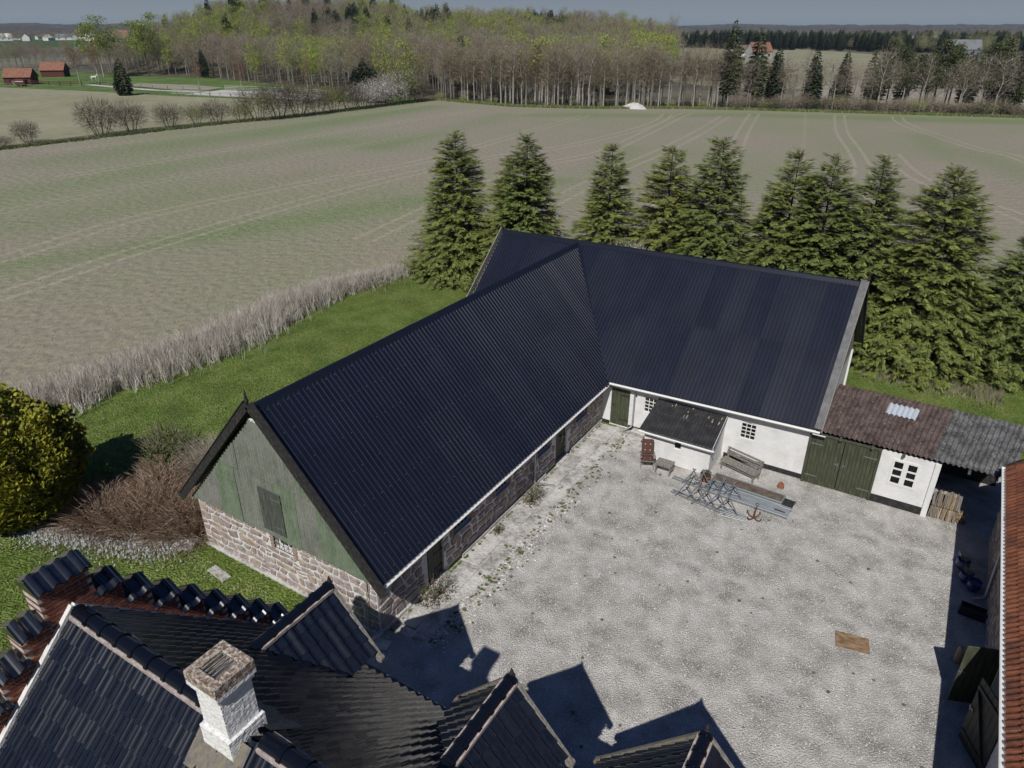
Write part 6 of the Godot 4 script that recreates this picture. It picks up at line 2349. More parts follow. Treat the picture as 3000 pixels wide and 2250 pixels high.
	plant_thing("conifer_tree", "lone dark conifer at the edge of the paddock", "tree", lone, M.bark, Vector3(-191, 0, -95.5), 0.0, Vector3(1.05, 1.0, 1.05))
	var big := broad_tree(17.0, 8.0, 0.32, olive, 900, [Color(0.17, 0.22, 0.03), Color(0.21, 0.25, 0.04), Color(0.13, 0.17, 0.03)], 5200, 0.9, 0.24)
	plant_thing("leafing_tree", "big broad lime-green tree behind the paddock", "tree", big, M.bark_pale, Vector3(-272, 0, -138), 0.4, Vector3.ONE)
	plant_thing("leafing_tree", "darker green tree right behind the big lime-green tree", "tree", big, M.bark, Vector3(-262, 0, -150), 2.0, Vector3(0.9, 1.05, 0.9))
	var birch := broad_tree(9.0, 1.5, 0.3, [Color(0.16, 0.09, 0.05), Color(0.2, 0.12, 0.07)], 900, olive, 0, 0.5)
	for q in [[Vector3(-236, 0, -115), 1.35, "taller white birch near the horse in the paddock"], [Vector3(-243, 0, -112.5), 1.15, "shorter leaning birch left of the horse"], [Vector3(-212, 0, -109), 0.95, "rusty brown birch right of the lone conifer"], [Vector3(-186, 0, -116), 0.9, "small bare tree before the bare paddock patch"], [Vector3(-163, 0, -112.5), 1.1, "bare birch at the left end of the riding arena"], [Vector3(-158, 0, -132), 0.95, "rusty brown birch behind the riding arena"]]:
		plant_thing("birch_tree", q[2], "tree", birch, M.bark_pale, q[0], rr(0, TAU), Vector3.ONE * q[1])
	# tall bare trees on the skyline right of the hill
	for q in [[Vector3(-120, 0, -300), 1.5, "bare tree left of the pair on the skyline right of the wooded hill"], [Vector3(-112, 0, -305), 1.6, "tallest bare tree on the skyline right of the wooded hill"]]:
		plant_thing("bare_tree", q[2], "tree", kinds[0][0], M.bark_grey, q[0], rr(0, TAU), Vector3(1.0, q[1], 1.0))
	# dark conifer belt in the middle distance on the right
	var cx := []
	for i in 520:
		var a := rng.randf()
		var p := Vector3(lerpf(-235, 60, a) + rr(-20, 20), 0, lerpf(-640, -600, a) - rr(0, 110))
		cx.append(Transform3D(Basis(Vector3.UP, rr(0, TAU)).scaled(Vector3(1.2, rr(0.75, 1.15), 1.2)), p))
	var belt := multi("conifer_belt", kinds[6][0][1], M.leaf, cx, self)
	tag(belt, "dark belt of conifers in the middle distance on the right", "woodland", "", "stuff")
	# loose trees in the far landscape
	cx = []
	var cy := []
	for i in 420:
		var a := rr(-0.62, 0.08)
		var d := rr(480, 1500)
		var p := Vector3(12 + sin(a) * d, 0, 28 - cos(a) * d)
		if inside(Vector2(p.x, p.z), PackedVector2Array([Vector2(-330, -640), Vector2(-150, -700), Vector2(-60, -560), Vector2(40, -250), Vector2(-60, -210), Vector2(-120, -260), Vector2(-200, -420)])): continue
		cx.append(Transform3D(Basis(Vector3.UP, rr(0, TAU)).scaled(Vector3.ONE * rr(0.6, 1.1)), p))
	for i in 900:
		var a := rr(-1.3, -0.95)
		var d := rr(1150, 1900)
		cy.append(Transform3D(Basis(Vector3.UP, rr(0, TAU)).scaled(Vector3.ONE * rr(0.5, 0.9)), Vector3(12 + sin(a) * d, 0, 28 - cos(a) * d)))
	tag(multi("far_trees", kinds[2][0][1], M.leaf, cx, self), "scattered trees of the far landscape on the right", "woodland", "", "stuff")
	tag(multi("far_trees", kinds[1][0][1], M.leaf, cy, self), "tree belts round the far village on the left", "woodland", "", "stuff")


# ---------------------------------------------------------------- far buildings and the paddock
func cottage(called: String, label: String, cat: String, at: Vector3, turn: float, s: Vector3, wall: Material, roofm: Material, group := "", wins := 3) -> Node3D:
	var t := thing(called, label, cat, at, turn, group)
	var mb := MB.new()
	mb.box(Vector3(0, s.y * 0.25, 0), Vector3(s.x, s.y * 0.5, s.z))
	for e in [-1.0, 1.0]:
		if e > 0:
			mb.slab([Vector3(s.x * 0.5, s.y * 0.5, s.z * 0.5), Vector3(s.x * 0.5, s.y * 0.5, -s.z * 0.5), Vector3(s.x * 0.5, s.y * 0.97, 0)], Vector3(0.3, 0, 0))
		else:
			mb.slab([Vector3(-s.x * 0.5, s.y * 0.5, -s.z * 0.5), Vector3(-s.x * 0.5, s.y * 0.5, s.z * 0.5), Vector3(-s.x * 0.5, s.y * 0.97, 0)], Vector3(-0.3, 0, 0))
	mpart("wall", mb, wall, t)
	mb = MB.new()
	for e in [-1.0, 1.0]:
		var p := []
		for k in 2:
			for q in [[-1, 1], [1, 1], [1, 0], [-1, 0]]:
				p.append(Vector3(q[0] * (s.x * 0.5 + 0.3), (s.y * 0.47 if q[1] else s.y) + k * 0.15, e * q[1] * (s.z * 0.5 + 0.4)))
		if e < 0:
			p = [p[1], p[0], p[3], p[2], p[5], p[4], p[7], p[6]]
		mb.hexa(p)
	mpart("roof", mb, roofm, t)
	for i in wins:
		mb = MB.new()
		mb.box(Vector3(s.x * ((i + 0.5) / wins - 0.5), s.y * 0.27, s.z * 0.5 + 0.02), Vector3(s.x * 0.1, s.y * 0.17, 0.06))
		mpart("window", mb, M.void, t)
	return t


func build_far() -> void:
	var red := surf(tex(64, [[0.05, 1.0, 3]], [Color(0.19, 0.085, 0.055), Color(0.27, 0.13, 0.085)], 231), 0.3, 0.9)
	var thatch := surf(tex(64, [[0.05, 1.0, 3]], [Color(0.13, 0.10, 0.085), Color(0.19, 0.15, 0.13)], 233), 0.3, 0.95)
	var slate := flat(lin(0.16, 0.17, 0.19), 0.7)
	var rwood := surf(tex(64, [[0.05, 1.0, 3]], [Color(0.07, 0.02, 0.016), Color(0.11, 0.034, 0.026)], 235), 0.5, 0.85)
	var wht := flat(lin(0.66, 0.65, 0.62), 0.9)
	var pale := flat(lin(0.36, 0.355, 0.34), 0.9)
	# stables
	cottage("stable", "red wooden stable with orange roof at the left edge of the picture", "stable", Vector3(-260.5, -0.1, -103), 0.75, Vector3(8, 4.8, 6.5), rwood, red, "", 2)
	var s2 := cottage("stable", "smaller open red stable right of the first stable", "stable", Vector3(-292, -0.1, -131), 0.75, Vector3(8, 5.0, 6.5), rwood, red, "", 0)
	var mb := MB.new()
	mb.box(Vector3(4.33, 1.3, 0.3), Vector3(0.06, 2.2, 4.4))
	mpart("dark_opening_panel", mb, M.void, s2)  # near-black sheet before the gable, painted in place of the shaded interior
	# horse trailer
	var t := thing("horse_trailer", "small red horse trailer with pale ramp parked at the paddock fence", "trailer", Vector3(-251, -0.1, -98.2), 0.5)
	mb = MB.new()
	mb.cbox(Vector3(0, 1.35, 0), Vector3(3.4, 1.7, 1.9), 0.25)
	mpart("body", mb, rwood, t)
	mb = MB.new()
	mb.cbox(Vector3(-2.2, 1.0, 0), Vector3(0.08, 1.5, 1.7), 0.02, Basis(Vector3(0, 0, 1), 0.5))
	mpart("ramp", mb, flat(lin(0.5, 0.4, 0.36), 0.8), t)
	mb = MB.new()
	mb.box(Vector3(0, 1.55, 0.96), Vector3(2.6, 0.16, 0.03))
	mpart("stripe", mb, wht, t)
	for x in [-0.5, 0.5]:
		for z in [-0.95, 0.95]:
			mb = MB.new()
			mb.tube([Vector3(x, 0.35, z - 0.1), Vector3(x, 0.35, z + 0.1)], 0.35, 12)
			mpart("wheel", mb, M.iron, t)
	mb = MB.new()
	mb.tube([Vector3(1.6, 0.55, 0), Vector3(2.9, 0.5, 0)], 0.06, 6)
	mb.tube([Vector3(2.7, 0.5, 0), Vector3(2.7, -0.02, 0)], 0.05, 6)
	mpart("drawbar", mb, M.galv, t)
	# white horse
	t = thing("horse", "white horse standing in the paddock between the birches", "horse", Vector3(-258, -0.06, -126), 0.9)
	mb = MB.new()
	mb.tube([Vector3(-0.85, 1.25, 0), Vector3(-0.7, 1.28, 0), Vector3(-0.35, 1.2, 0), Vector3(0.1, 1.15, 0), Vector3(0.5, 1.22, 0), Vector3(0.75, 1.3, 0), Vector3(0.95, 1.55, 0), Vector3(1.15, 1.85, 0), Vector3(1.3, 1.95, 0), Vector3(1.5, 1.82, 0), Vector3(1.75, 1.62, 0)], [0.12, 0.3, 0.33, 0.34, 0.33, 0.27, 0.19, 0.15, 0.14, 0.12, 0.07], 12)
	for q in [[0.6, 0.16, 0], [0.62, -0.16, 0], [-0.62, 0.16, 1], [-0.6, -0.16, 1]]:
		var hx: float = q[0]
		if q[2]:
			mb.tube([Vector3(hx, 1.2, q[1]), Vector3(hx + 0.1, 0.85, q[1]), Vector3(hx - 0.16, 0.5, q[1]), Vector3(hx - 0.1, 0.12, q[1]), Vector3(hx - 0.02, 0.0, q[1])], [0.2, 0.13, 0.065, 0.05, 0.07], 8)
		else:
			mb.tube([Vector3(hx, 1.15, q[1]), Vector3(hx + 0.02, 0.75, q[1]), Vector3(hx, 0.45, q[1]), Vector3(hx, 0.12, q[1]), Vector3(hx + 0.06, 0.0, q[1])], [0.16, 0.09, 0.06, 0.045, 0.065], 8)
	for s in [-0.07, 0.07]:
		mb.tube([Vector3(1.22, 2.02, s), Vector3(1.2, 2.18, s)], [0.04, 0.005], 5)
	mpart("body", mb, wht, t)
	mb = MB.new()
	mb.tube([Vector3(-0.86, 1.3, 0), Vector3(-1.0, 1.05, 0), Vector3(-1.0, 0.5, 0)], [0.06, 0.09, 0.02], 6)
	mpart("tail", mb, wht, t)
	# fences
	fence("wooden_fence", "white rail fence along the front of the riding arena", [Vector3(-184, -0.03, -105.3), Vector3(-158, -0.03, -107.6), Vector3(-135, -0.03, -110.9)], 3.6, 1.25, 3, pale)
	fence("wooden_fence", "white rail fence along the back of the riding arena", [Vector3(-183, -0.03, -122.5), Vector3(-168, -0.03, -126.2), Vector3(-145, -0.03, -126.6)], 3.6, 1.25, 3, pale)
	fence("post_fence", "grey post-and-wire fence along the front of the paddock", [Vector3(-262, -0.03, -90.5), Vector3(-230, -0.03, -96.4), Vector3(-196, -0.03, -100.2), Vector3(-165, -0.03, -103.4), Vector3(-138, -0.03, -109.3)], 6.5, 1.2, 1, M.grey_wood)
	fence("post_fence", "post fence along the sandy track behind the lone conifer", [Vector3(-242, -0.03, -115), Vector3(-205, -0.03, -113.2), Vector3(-186, -0.03, -115.6)], 6.0, 1.2, 1, M.grey_wood)
	fence("post_fence", "red-brown fence beside the red horse trailer", [Vector3(-262, -0.03, -101), Vector3(-246, -0.03, -104), Vector3(-236, -0.03, -109)], 3.5, 1.4, 2, rwood)
	# heap of earth at the edge of the wood
	t = thing("earth_heap", "pale heap of earth and twigs at the foot of the slender trees", "heap", Vector3(-57, 0, -137.2))
	mb = MB.new()
	for i in 16:
		for j in 5:
			var f := func(a: int, b: int) -> Vector3:
				var an := TAU * (a % 16) / 16.0
				var r := 1.0 - b / 5.0
				return Vector3(cos(an) * r * 3.2 * (1.0 + 0.15 * sin(an * 3.0)), 1.1 * (1.0 - r * r) * (1.0 + 0.2 * sin(an * 5.0 + b)), sin(an) * r * 1.8)
			mb.quad(f.call(i + 1, j), f.call(i, j), f.call(i, j + 1), f.call(i + 1, j + 1))
	mpart("soil", mb, M.sand, t)
	# far houses on the right
	cottage("far_farmhouse", "grey-roofed white farmhouse furthest left of the far houses on the right", "house", Vector3(-286, 0, -718), 0.6, Vector3(14, 9, 9), wht, thatch, "", 2)
	cottage("far_farmhouse", "long brown-roofed farmhouse second from left among the far houses", "house", Vector3(-262, 0, -738), 0.45, Vector3(22, 9.5, 10), wht, thatch, "", 4)
	cottage("far_farmhouse", "small orange-roofed house at the end of the far pale field", "house", Vector3(-230, 0, -760), 0.3, Vector3(11, 7, 7), wht, red, "", 2)
	cottage("half_timbered_house", "red-roofed half-timbered house just behind the far shaggy spruces", "house", Vector3(-106, 0, -432), 0.9, Vector3(13, 9, 8), pale, red, "", 3)
	cottage("far_farmhouse", "low house with grey gable left of the red half-timbered roof", "house", Vector3(-122, 0, -450), 0.9, Vector3(10, 7, 7), wht, thatch, "", 2)
	cottage("far_barn", "pale grey-roofed barn glimpsed above the dense far conifers", "barn", Vector3(-8, 0, -520), 0.4, Vector3(20, 10, 9), slate, slate, "", 2)
	cottage("far_barn", "dark-roofed barn at the right edge of the far landscape", "barn", Vector3(52, 0, -410), 0.2, Vector3(24, 12, 11), slate, slate, "", 2)
	# village on the left horizon
	for i in 22:
		var a := deg_to_rad(-66.0 + i * 0.62 + rr(-0.2, 0.2))
		var d := rr(1180, 1450)
		cottage("village_house", "tiny pale house of the village on the left horizon", "house", Vector3(12 + sin(a) * d, 0, 28 - cos(a) * d), rr(0, 3.1), Vector3(rr(9, 20), rr(6, 9), rr(7, 9)), wht, [slate, thatch, wht, slate][i % 4], "village houses on the left horizon", 2)
	cottage("village_farm", "white farm with red roof right of the village on the horizon", "house", Vector3(-932, 0, -560), 0.2, Vector3(24, 13, 10), wht, red, "", 4)
	cottage("village_farm", "low red-roofed wing beside the white farm on the horizon", "house", Vector3(-905, 0, -575), 0.9, Vector3(18, 8, 8), wht, red, "", 3)


func fence(called: String, label: String, pts: Array, gap: float, h: float, rails: int, m: Material) -> void:
	var t := thing(called, label, "fence", pts[0])
	for i in pts.size() - 1:
		var a: Vector3 = pts[i] - pts[0]
		var b: Vector3 = pts[i + 1] - pts[0]
		var n := roundi((b - a).length() / gap)
		var pm := BoxMesh.new()
		pm.size = Vector3(0.16, h, 0.16)
		for k in n + (1 if i == pts.size() - 2 else 0):
			part("post", pm, m, t, a.lerp(b, float(k) / n) + Vector3(0, h * 0.5 - 0.02, 0), Basis(Vector3(0, 0, 1), rr(-0.03, 0.03)))
		for r in rails:
			var y := h * (0.92 - 0.36 * r)
			var mb := MB.new()
			mb.beam(a + Vector3(0, y, 0), b + Vector3(0, y, 0), 0.05, 0.14 if rails > 1 else 0.05)
			mpart("rail", mb, m, t)


# ---------------------------------------------------------------- things in the yard
func build_yard_things() -> void:
	var mb: MB
	var t: Node3D
	# concrete path along the stone barn, slab by slab
	var path := Node3D.new()
	path.name = "concrete_path"
	path.set_meta("kind", "structure")
	add_child(path)
	var z := 0.35
	var edge := 2.5
	while z < 15.4:
		var l := rr(1.5, 2.3)
		var ze := minf(z + l, 15.7)
		var e2 := lerpf(1.35, 1.75, rng.randf()) if z > 1.2 else 1.9
		for half in 2:
			var x0 := 0.1 if half == 0 else 0.1 + (e2 - 0.1) * rr(0.5, 0.62)
			var x1 := x0 + (e2 - 0.1) * 0.55 if half == 0 else e2
			if half == 0:
				edge = x1
			else:
				x0 = edge + 0.012
			var g := 0.008
			var poly := [Vector3(x0 + rr(0, 0.01), 0.03, ze - g), Vector3(x1 + rr(-0.02, 0.02), 0.03, ze - g + rr(-0.05, 0.0)), Vector3(x1 + rr(-0.02, 0.03) + (rr(-0.1, 0.12) if half else 0.0), 0.03, lerpf(z, ze, 0.6)), Vector3(x1 + rr(-0.02, 0.03) + (rr(-0.1, 0.12) if half else 0.0), 0.03, lerpf(z, ze, 0.3)), Vector3(x1 + rr(-0.02, 0.02), 0.03, z + g), Vector3(x0, 0.03, z + g)]
			if half == 0:
				poly[2].x = x1
				poly[3].x = x1
				poly[1].x = x1
				poly[4].x = x1
			mb = MB.new()
			mb.slab(poly, Vector3(0, 0.08, 0))
			var sl := mpart("slab", mb, M.concrete[rng.randi() % 3], path)
			sl.position.y = rr(-0.006, 0.006)
		z = ze
	mb = MB.new()
	mb.slab([Vector3(1.92, 0.028, 2.1), Vector3(2.7, 0.028, 1.9), Vector3(2.75, 0.028, 0.35), Vector3(1.92, 0.028, 0.35)], Vector3(0, 0.08, 0))
	mpart("slab", mb, M.concrete[1], path)
	# steps beside the lean-to
	t = thing("stone_steps", "two low concrete steps between the downpipe and the lean-to", "steps", Vector3(2.3, 0.02, 0.75))
	mb = MB.new()
	mb.cbox(Vector3(0, 0.08, 0.12), Vector3(1.05, 0.16, 0.5), 0.02)
	mpart("step", mb, M.concrete[0], t)
	mb = MB.new()
	mb.cbox(Vector3(0, 0.2, -0.22), Vector3(1.05, 0.1, 0.4), 0.02)
	mpart("step", mb, M.concrete[2], t)
	# lantern
	t = thing("wall_lantern", "small brass wall lantern on a bracket beside the far barn door", "lamp", Vector3(0.0, 1.5, 4.85))
	mb = MB.new()
	mb.tube([Vector3(0.02, 0.3, 0), Vector3(0.2, 0.34, 0), Vector3(0.3, 0.28, 0), Vector3(0.32, 0.16, 0)], 0.012, 6)
	mb.box(Vector3(0.02, 0.28, 0), Vector3(0.04, 0.18, 0.1))
	mpart("bracket", mb, M.iron, t)
	mb = MB.new()
	mb.lathe(Vector3(0.32, 0.0, 0), [Vector2(0.12, 0.13), Vector2(0.05, 0.18), Vector2(0.0, 0.2)], 8)
	mb.lathe(Vector3(0.32, 0.0, 0), [Vector2(0, -0.12), Vector2(0.06, -0.12), Vector2(0.06, -0.1)], 8)
	for k in 4:
		var a := PI / 4 + k * PI / 2
		mb.tube([Vector3(0.32 + cos(a) * 0.06, -0.1, sin(a) * 0.06), Vector3(0.32 + cos(a) * 0.1, 0.13, sin(a) * 0.1)], 0.008, 4)
	mpart("cage", mb, flat(lin(0.30, 0.20, 0.09), 0.45, 0.6), t)
	mb = MB.new()
	mb.lathe(Vector3(0.32, 0.0, 0), [Vector2(0.05, -0.1), Vector2(0.09, 0.13)], 8)
	mpart("glass", mb, M.glass, t)
	# garden chair with brown cushion
	t = thing("garden_chair", "folding garden chair with brown buttoned cushion before the lean-to", "chair", Vector3(3.42, 0.02, 2.72), 0.42)
	for s in [-1.0, 1.0]:
		mb = MB.new()
		mb.beam(Vector3(s * 0.27, 0, 0.3), Vector3(s * 0.27, 0.62, -0.12), 0.03, 0.045)
		mb.beam(Vector3(s * 0.25, 0, -0.28), Vector3(s * 0.25, 0.6, 0.24), 0.03, 0.045)
		mpart("leg", mb, M.grey_wood, t)
		mb = MB.new()
		mb.beam(Vector3(s * 0.29, 0.61, -0.22), Vector3(s * 0.29, 0.6, 0.3), 0.05, 0.03)
		mpart("armrest", mb, M.grey_wood, t)
	mb = MB.new()
	for k in 5:
		mb.box(Vector3(0, 0.36 + 0.012 * k, -0.2 + k * 0.11), Vector3(0.5, 0.02, 0.08))
	for k in 5:
		mb.box(Vector3(0, 0.45 + 0.13 * k, -0.26 - 0.045 * k), Vector3(0.5, 0.09, 0.02), Basis(Vector3.RIGHT, -0.32))
	mpart("slats", mb, M.grey_wood, t)
	var cush := surf(tex(64, [[0.05, 1.0, 3]], [Color(0.075, 0.032, 0.026), Color(0.105, 0.048, 0.038)], 241), 3.0, 0.95)
	mb = MB.new()
	mb.cbox(Vector3(0, 0.45, 0.02), Vector3(0.5, 0.09, 0.5), 0.035, Basis(Vector3.RIGHT, -0.1))
	mb.cbox(Vector3(0, 0.8, -0.33), Vector3(0.5, 0.66, 0.09), 0.035, Basis(Vector3.RIGHT, -0.32))
	mpart("cushion", mb, cush, t)
	for q in [[-0.11, 0.92], [0.11, 0.92], [-0.11, 0.68], [0.11, 0.68]]:
		mb = MB.new()
		var sp := Basis(Vector3.RIGHT, -0.32)
		mb.lathe(Vector3(q[0], q[1], -0.33 - (q[1] - 0.8) * 0.33 + 0.05), [Vector2(0.026, 0), Vector2(0.02, 0.012), Vector2(0, 0.016)], 8, sp * Basis(Vector3.RIGHT, PI / 2))
		mpart("button", mb, flat(lin(0.5, 0.45, 0.42), 0.8), t)
	for q in [[-0.11, 0.14], [0.11, 0.14]]:
		mb = MB.new()
		mb.lathe(Vector3(q[0], 0.505, q[1]), [Vector2(0.024, 0), Vector2(0.018, 0.01), Vector2(0, 0.014)], 8)
		mpart("button", mb, flat(lin(0.4, 0.33, 0.3), 0.8), t)
	# side table
	t = thing("slatted_table", "low slatted wooden table beside the garden chair", "table", Vector3(4.22, 0.02, 2.72))
	for k in 7:
		mb = MB.new()
		mb.cbox(Vector3(0, 0.46, -0.24 + k * 0.08), Vector3(0.72, 0.022, 0.07), 0.005)
		mpart("slat", mb, M.grey_wood, t)
	for sx in [-1.0, 1.0]:
		for sz in [-1.0, 1.0]:
			mb = MB.new()
			mb.cbox(Vector3(sx * 0.31, 0.22, sz * 0.23), Vector3(0.05, 0.45, 0.05), 0.006)
			mpart("leg", mb, M.grey_wood, t)
	mb = MB.new()
	for sz in [-1.0, 1.0]:
		mb.box(Vector3(0, 0.41, sz * 0.23), Vector3(0.57, 0.07, 0.025))
		mb.box(Vector3(sz * 0.31, 0.16, 0), Vector3(0.025, 0.05, 0.41))
	mpart("apron", mb, M.grey_wood, t)
	# pots
	var terra := surf(tex(64, [[0.05, 1.0, 3]], [Color(0.20, 0.075, 0.04), Color(0.30, 0.12, 0.065)], 243), 3.0, 0.9)
	t = thing("terracotta_pot", "terracotta pot with dark withered plant behind the steel trestles", "plant pot", Vector3(5.95, 0.02, 2.55))
	mb = MB.new()
	mb.lathe(Vector3.ZERO, [Vector2(0.0, 0.0), Vector2(0.13, 0.0), Vector2(0.19, 0.28), Vector2(0.215, 0.28), Vector2(0.215, 0.34), Vector2(0.18, 0.34), Vector2(0.17, 0.28), Vector2(0, 0.28)], 18)
	mpart("pot", mb, terra, t)
	mb = MB.new()
	leaf_ball(mb, Vector3(0, 0.42, 0), Vector3(0.24, 0.14, 0.24), 500, 0.03, [Color(0.06, 0.05, 0.02), Color(0.09, 0.065, 0.03), Color(0.04, 0.045, 0.015)])
	mpart("plant", mb, M.leaf, t)
	t = thing("clay_pot", "small upturned clay pot on the gravel right of the brown panel", "plant pot", Vector3(8.72, 0.02, 1.25))
	mb = MB.new()
	mb.lathe(Vector3.ZERO, [Vector2(0.15, 0), Vector2(0.15, 0.04), Vector2(0.135, 0.04), Vector2(0.1, 0.19), Vector2(0.03, 0.19), Vector2(0.03, 0.17)], 14)
	mpart("pot", mb, terra, t)
	# steel trestles
	for k in 5:
		t = thing("steel_trestle", "%s of the five folding steel trestles on the gravel" % ["leftmost", "second from left", "middle one", "fourth from left", "rightmost"][k], "trestle", Vector3(5.62 + k * 0.42, 0.02, 3.62 + [0.0, -0.06, 0.04, 0.0, 0.05][k]), 0.06 + rr(-0.06, 0.06), "steel trestles on the gravel")
		for s in [-0.5, 0.5]:
			for q in [-1.0, 1.0]:
				mb = MB.new()
				mb.tube([Vector3(q * 0.42, 0.0, s), Vector3(q * -0.06, 0.86, s)], 0.024, 8)
				mpart("leg", mb, M.galv, t)
			mb = MB.new()
			mb.tube([Vector3(-0.27, 0.28, s), Vector3(0.27, 0.28, s)], 0.014, 6)
			mpart("tie", mb, M.galv, t)
		mb = MB.new()
		mb.tube([Vector3(0, 0.78, -0.56), Vector3(0, 0.78, 0.56)], 0.024, 8)
		mpart("top_bar", mb, M.galv, t)
	# scaffold deck and panels lying on the gravel
	var alu := surf(tex(256, [[0.01, 1.0, 4], [0.08, 0.5, 3]], [Color(0.17, 0.19, 0.21), Color(0.24, 0.265, 0.29), Color(0.33, 0.35, 0.37)], 245, 1.8), Vector3(0.4, 2, 3), 0.5)
	t = thing("scaffold_deck", "long grey metal scaffold deck lying flat behind the trestles", "scaffold deck", Vector3(7.75, 0.02, 2.93), -0.045)
	mb = MB.new()
	mb.cbox(Vector3(0, 0.07, 0), Vector3(3.4, 0.05, 0.62), 0.01)
	mpart("deck", mb, alu, t)
	for s in [-1.0, 1.0]:
		mb = MB.new()
		mb.cbox(Vector3(0, 0.055, s * 0.335), Vector3(3.4, 0.11, 0.05), 0.01)
		mpart("side_rail", mb, M.galv, t)
	mb = MB.new()
	mb.box(Vector3(1.35, 0.097, 0.08), Vector3(0.42, 0.006, 0.07))
	mpart("slot", mb, M.void, t)
	t = thing("formwork_panel", "brown plywood formwork panel in a metal frame on the scaffold pile", "panel", Vector3(7.62, 0.02, 2.18), -0.05)
	mb = MB.new()
	mb.box(Vector3(0, 0.13, 0), Vector3(2.8, 0.03, 0.52))
	mpart("board", mb, surf(tex(256, [[0.012, 1.0, 4], [0.08, 0.6, 3]], [Color(0.075, 0.052, 0.042), Color(0.12, 0.088, 0.072), Color(0.17, 0.13, 0.11)], 247, 1.8), 0.8, 0.85), t)
	mb = MB.new()
	for s in [-1.0, 1.0]:
		mb.cbox(Vector3(0, 0.085, s * 0.29), Vector3(2.9, 0.13, 0.06), 0.01)
		mb.cbox(Vector3(s * 1.43, 0.085, 0), Vector3(0.05, 0.13, 0.52), 0.01)
	mpart("frame", mb, flat(lin(0.24, 0.30, 0.29), 0.5, 0.4), t)
	t = thing("metal_panel", "dark stained metal panel at the right end of the scaffold pile", "panel", Vector3(9.28, 0.02, 2.42), -0.05)
	mb = MB.new()
	mb.cbox(Vector3(0, 0.08, 0), Vector3(0.4, 0.05, 0.62), 0.01)
	mpart("sheet", mb, M.tar_wood, t)
	mb = MB.new()
	for s in [-1.0, 1.0]:
		mb.cbox(Vector3(0, 0.06, s * 0.34), Vector3(0.44, 0.12, 0.05), 0.01)
	mpart("rim", mb, M.galv, t)
	for q in [[Vector3(5.55, 0.03, 2.95), 1.7, -0.1, "grey aluminium ladder rail lying left of the scaffold deck"], [Vector3(6.2, 0.03, 4.02), 2.4, -0.16, "long grey rail lying under the trestles"]]:
		t = thing("ladder_rail", q[3], "rail", q[0], q[2])
		mb = MB.new()
		mb.cbox(Vector3(0, 0.03, 0), Vector3(q[1], 0.06, 0.035), 0.006)
		mb.cbox(Vector3(0, 0.03, 0.16), Vector3(q[1], 0.06, 0.035), 0.006)
		mpart("rails", mb, M.galv, t)
		mb = MB.new()
		for k in int(q[1] / 0.28):
			mb.tube([Vector3(-q[1] * 0.5 + 0.14 + k * 0.28, 0.03, 0), Vector3(-q[1] * 0.5 + 0.14 + k * 0.28, 0.03, 0.16)], 0.013, 6)
		mpart("rungs", mb, M.galv, t)
	for k in 5:
		mb = MB.new()
		mb.tube([Vector3(-0.5, 0.03, 0), Vector3(0.5, 0.03, 0)], 0.022, 8)
		var o := mpart("steel_tube", mb, M.galv, self)
		o.position = Vector3(7.62 + rr(-0.06, 0.06), 0.02, 4.02 + k * 0.1)
		o.rotation.y = -0.02 + k * 0.035
		tag(o, ["back", "second", "third", "fourth", "front"][k] + " of the five loose steel tubes between trestles and anchor", "tube", "loose steel tubes on the gravel")
	# bench
	t = thing("garden_bench", "weathered grey slatted bench before the black plinth of the white barn", "bench", Vector3(7.0, 0.02, 1.15), -0.28)
	for k in 4:
		mb = MB.new()
		mb.cbox(Vector3(0, 0.42, 0.28 - k * 0.13), Vector3(1.7, 0.03, 0.1), 0.006)
		mpart("seat_slat", mb, M.grey_wood, t)
	for k in 3:
		mb = MB.new()
		mb.cbox(Vector3(0, 0.56 + k * 0.13, -0.22 - k * 0.03), Vector3(1.7, 0.1, 0.03), 0.006)
		mpart("back_slat", mb, M.grey_wood, t)
	for s in [-0.75, 0.75]:
		for q in [0.25, -0.2]:
			mb = MB.new()
			mb.cbox(Vector3(s, 0.2 if q > 0 else 0.44, q), Vector3(0.06, 0.4 if q > 0 else 0.88, 0.06), 0.006)
			mpart("leg", mb, M.grey_wood, t)
	# grapnel anchor
	t = thing("grapnel_anchor", "rusty four-armed anchor standing on the gravel by the scaffold deck", "anchor", Vector3(8.34, 0.02, 3.98))
	mb = MB.new()
	mb.tube([Vector3(0, 0.08, 0), Vector3(0.02, 0.4, 0), Vector3(0.05, 0.62, 0)], [0.035, 0.028, 0.022], 8)
	mpart("shank", mb, M.rust, t)
	for k in 4:
		var a := 0.5 + k * PI / 2
		var d := Vector3(cos(a), 0, sin(a))
		mb = MB.new()
		mb.tube([Vector3(0, 0.07, 0), d * 0.14 + Vector3(0, 0.02, 0), d * 0.27 + Vector3(0, 0.06, 0), d * 0.33 + Vector3(0, 0.2, 0)], [0.03, 0.028, 0.024, 0.006], 7)
		mb.blade(d * 0.33 + Vector3(0, 0.12, 0), d * 0.33 + Vector3(0, 0.26, 0), d.cross(Vector3.UP) * 0.05)
		mpart("fluke", mb, M.rust, t)
	mb = MB.new()
	var ring := []
	for k in 13:
		ring.append(Vector3(0.05 + cos(TAU * k / 12.0) * 0.06, 0.68 + sin(TAU * k / 12.0) * 0.06, 0))
	mb.tube(ring, 0.012, 6, false)
	mpart("ring", mb, M.iron, t)
	# plywood sheet
	t = thing("plywood_sheet", "worn tan plywood sheet lying alone on the open gravel", "board", Vector3(12.6, 0.05, 8.62), 0.18)
	mb = MB.new()
	mb.cbox(Vector3(0, 0.0, 0), Vector3(0.96, 0.02, 0.66), 0.003)
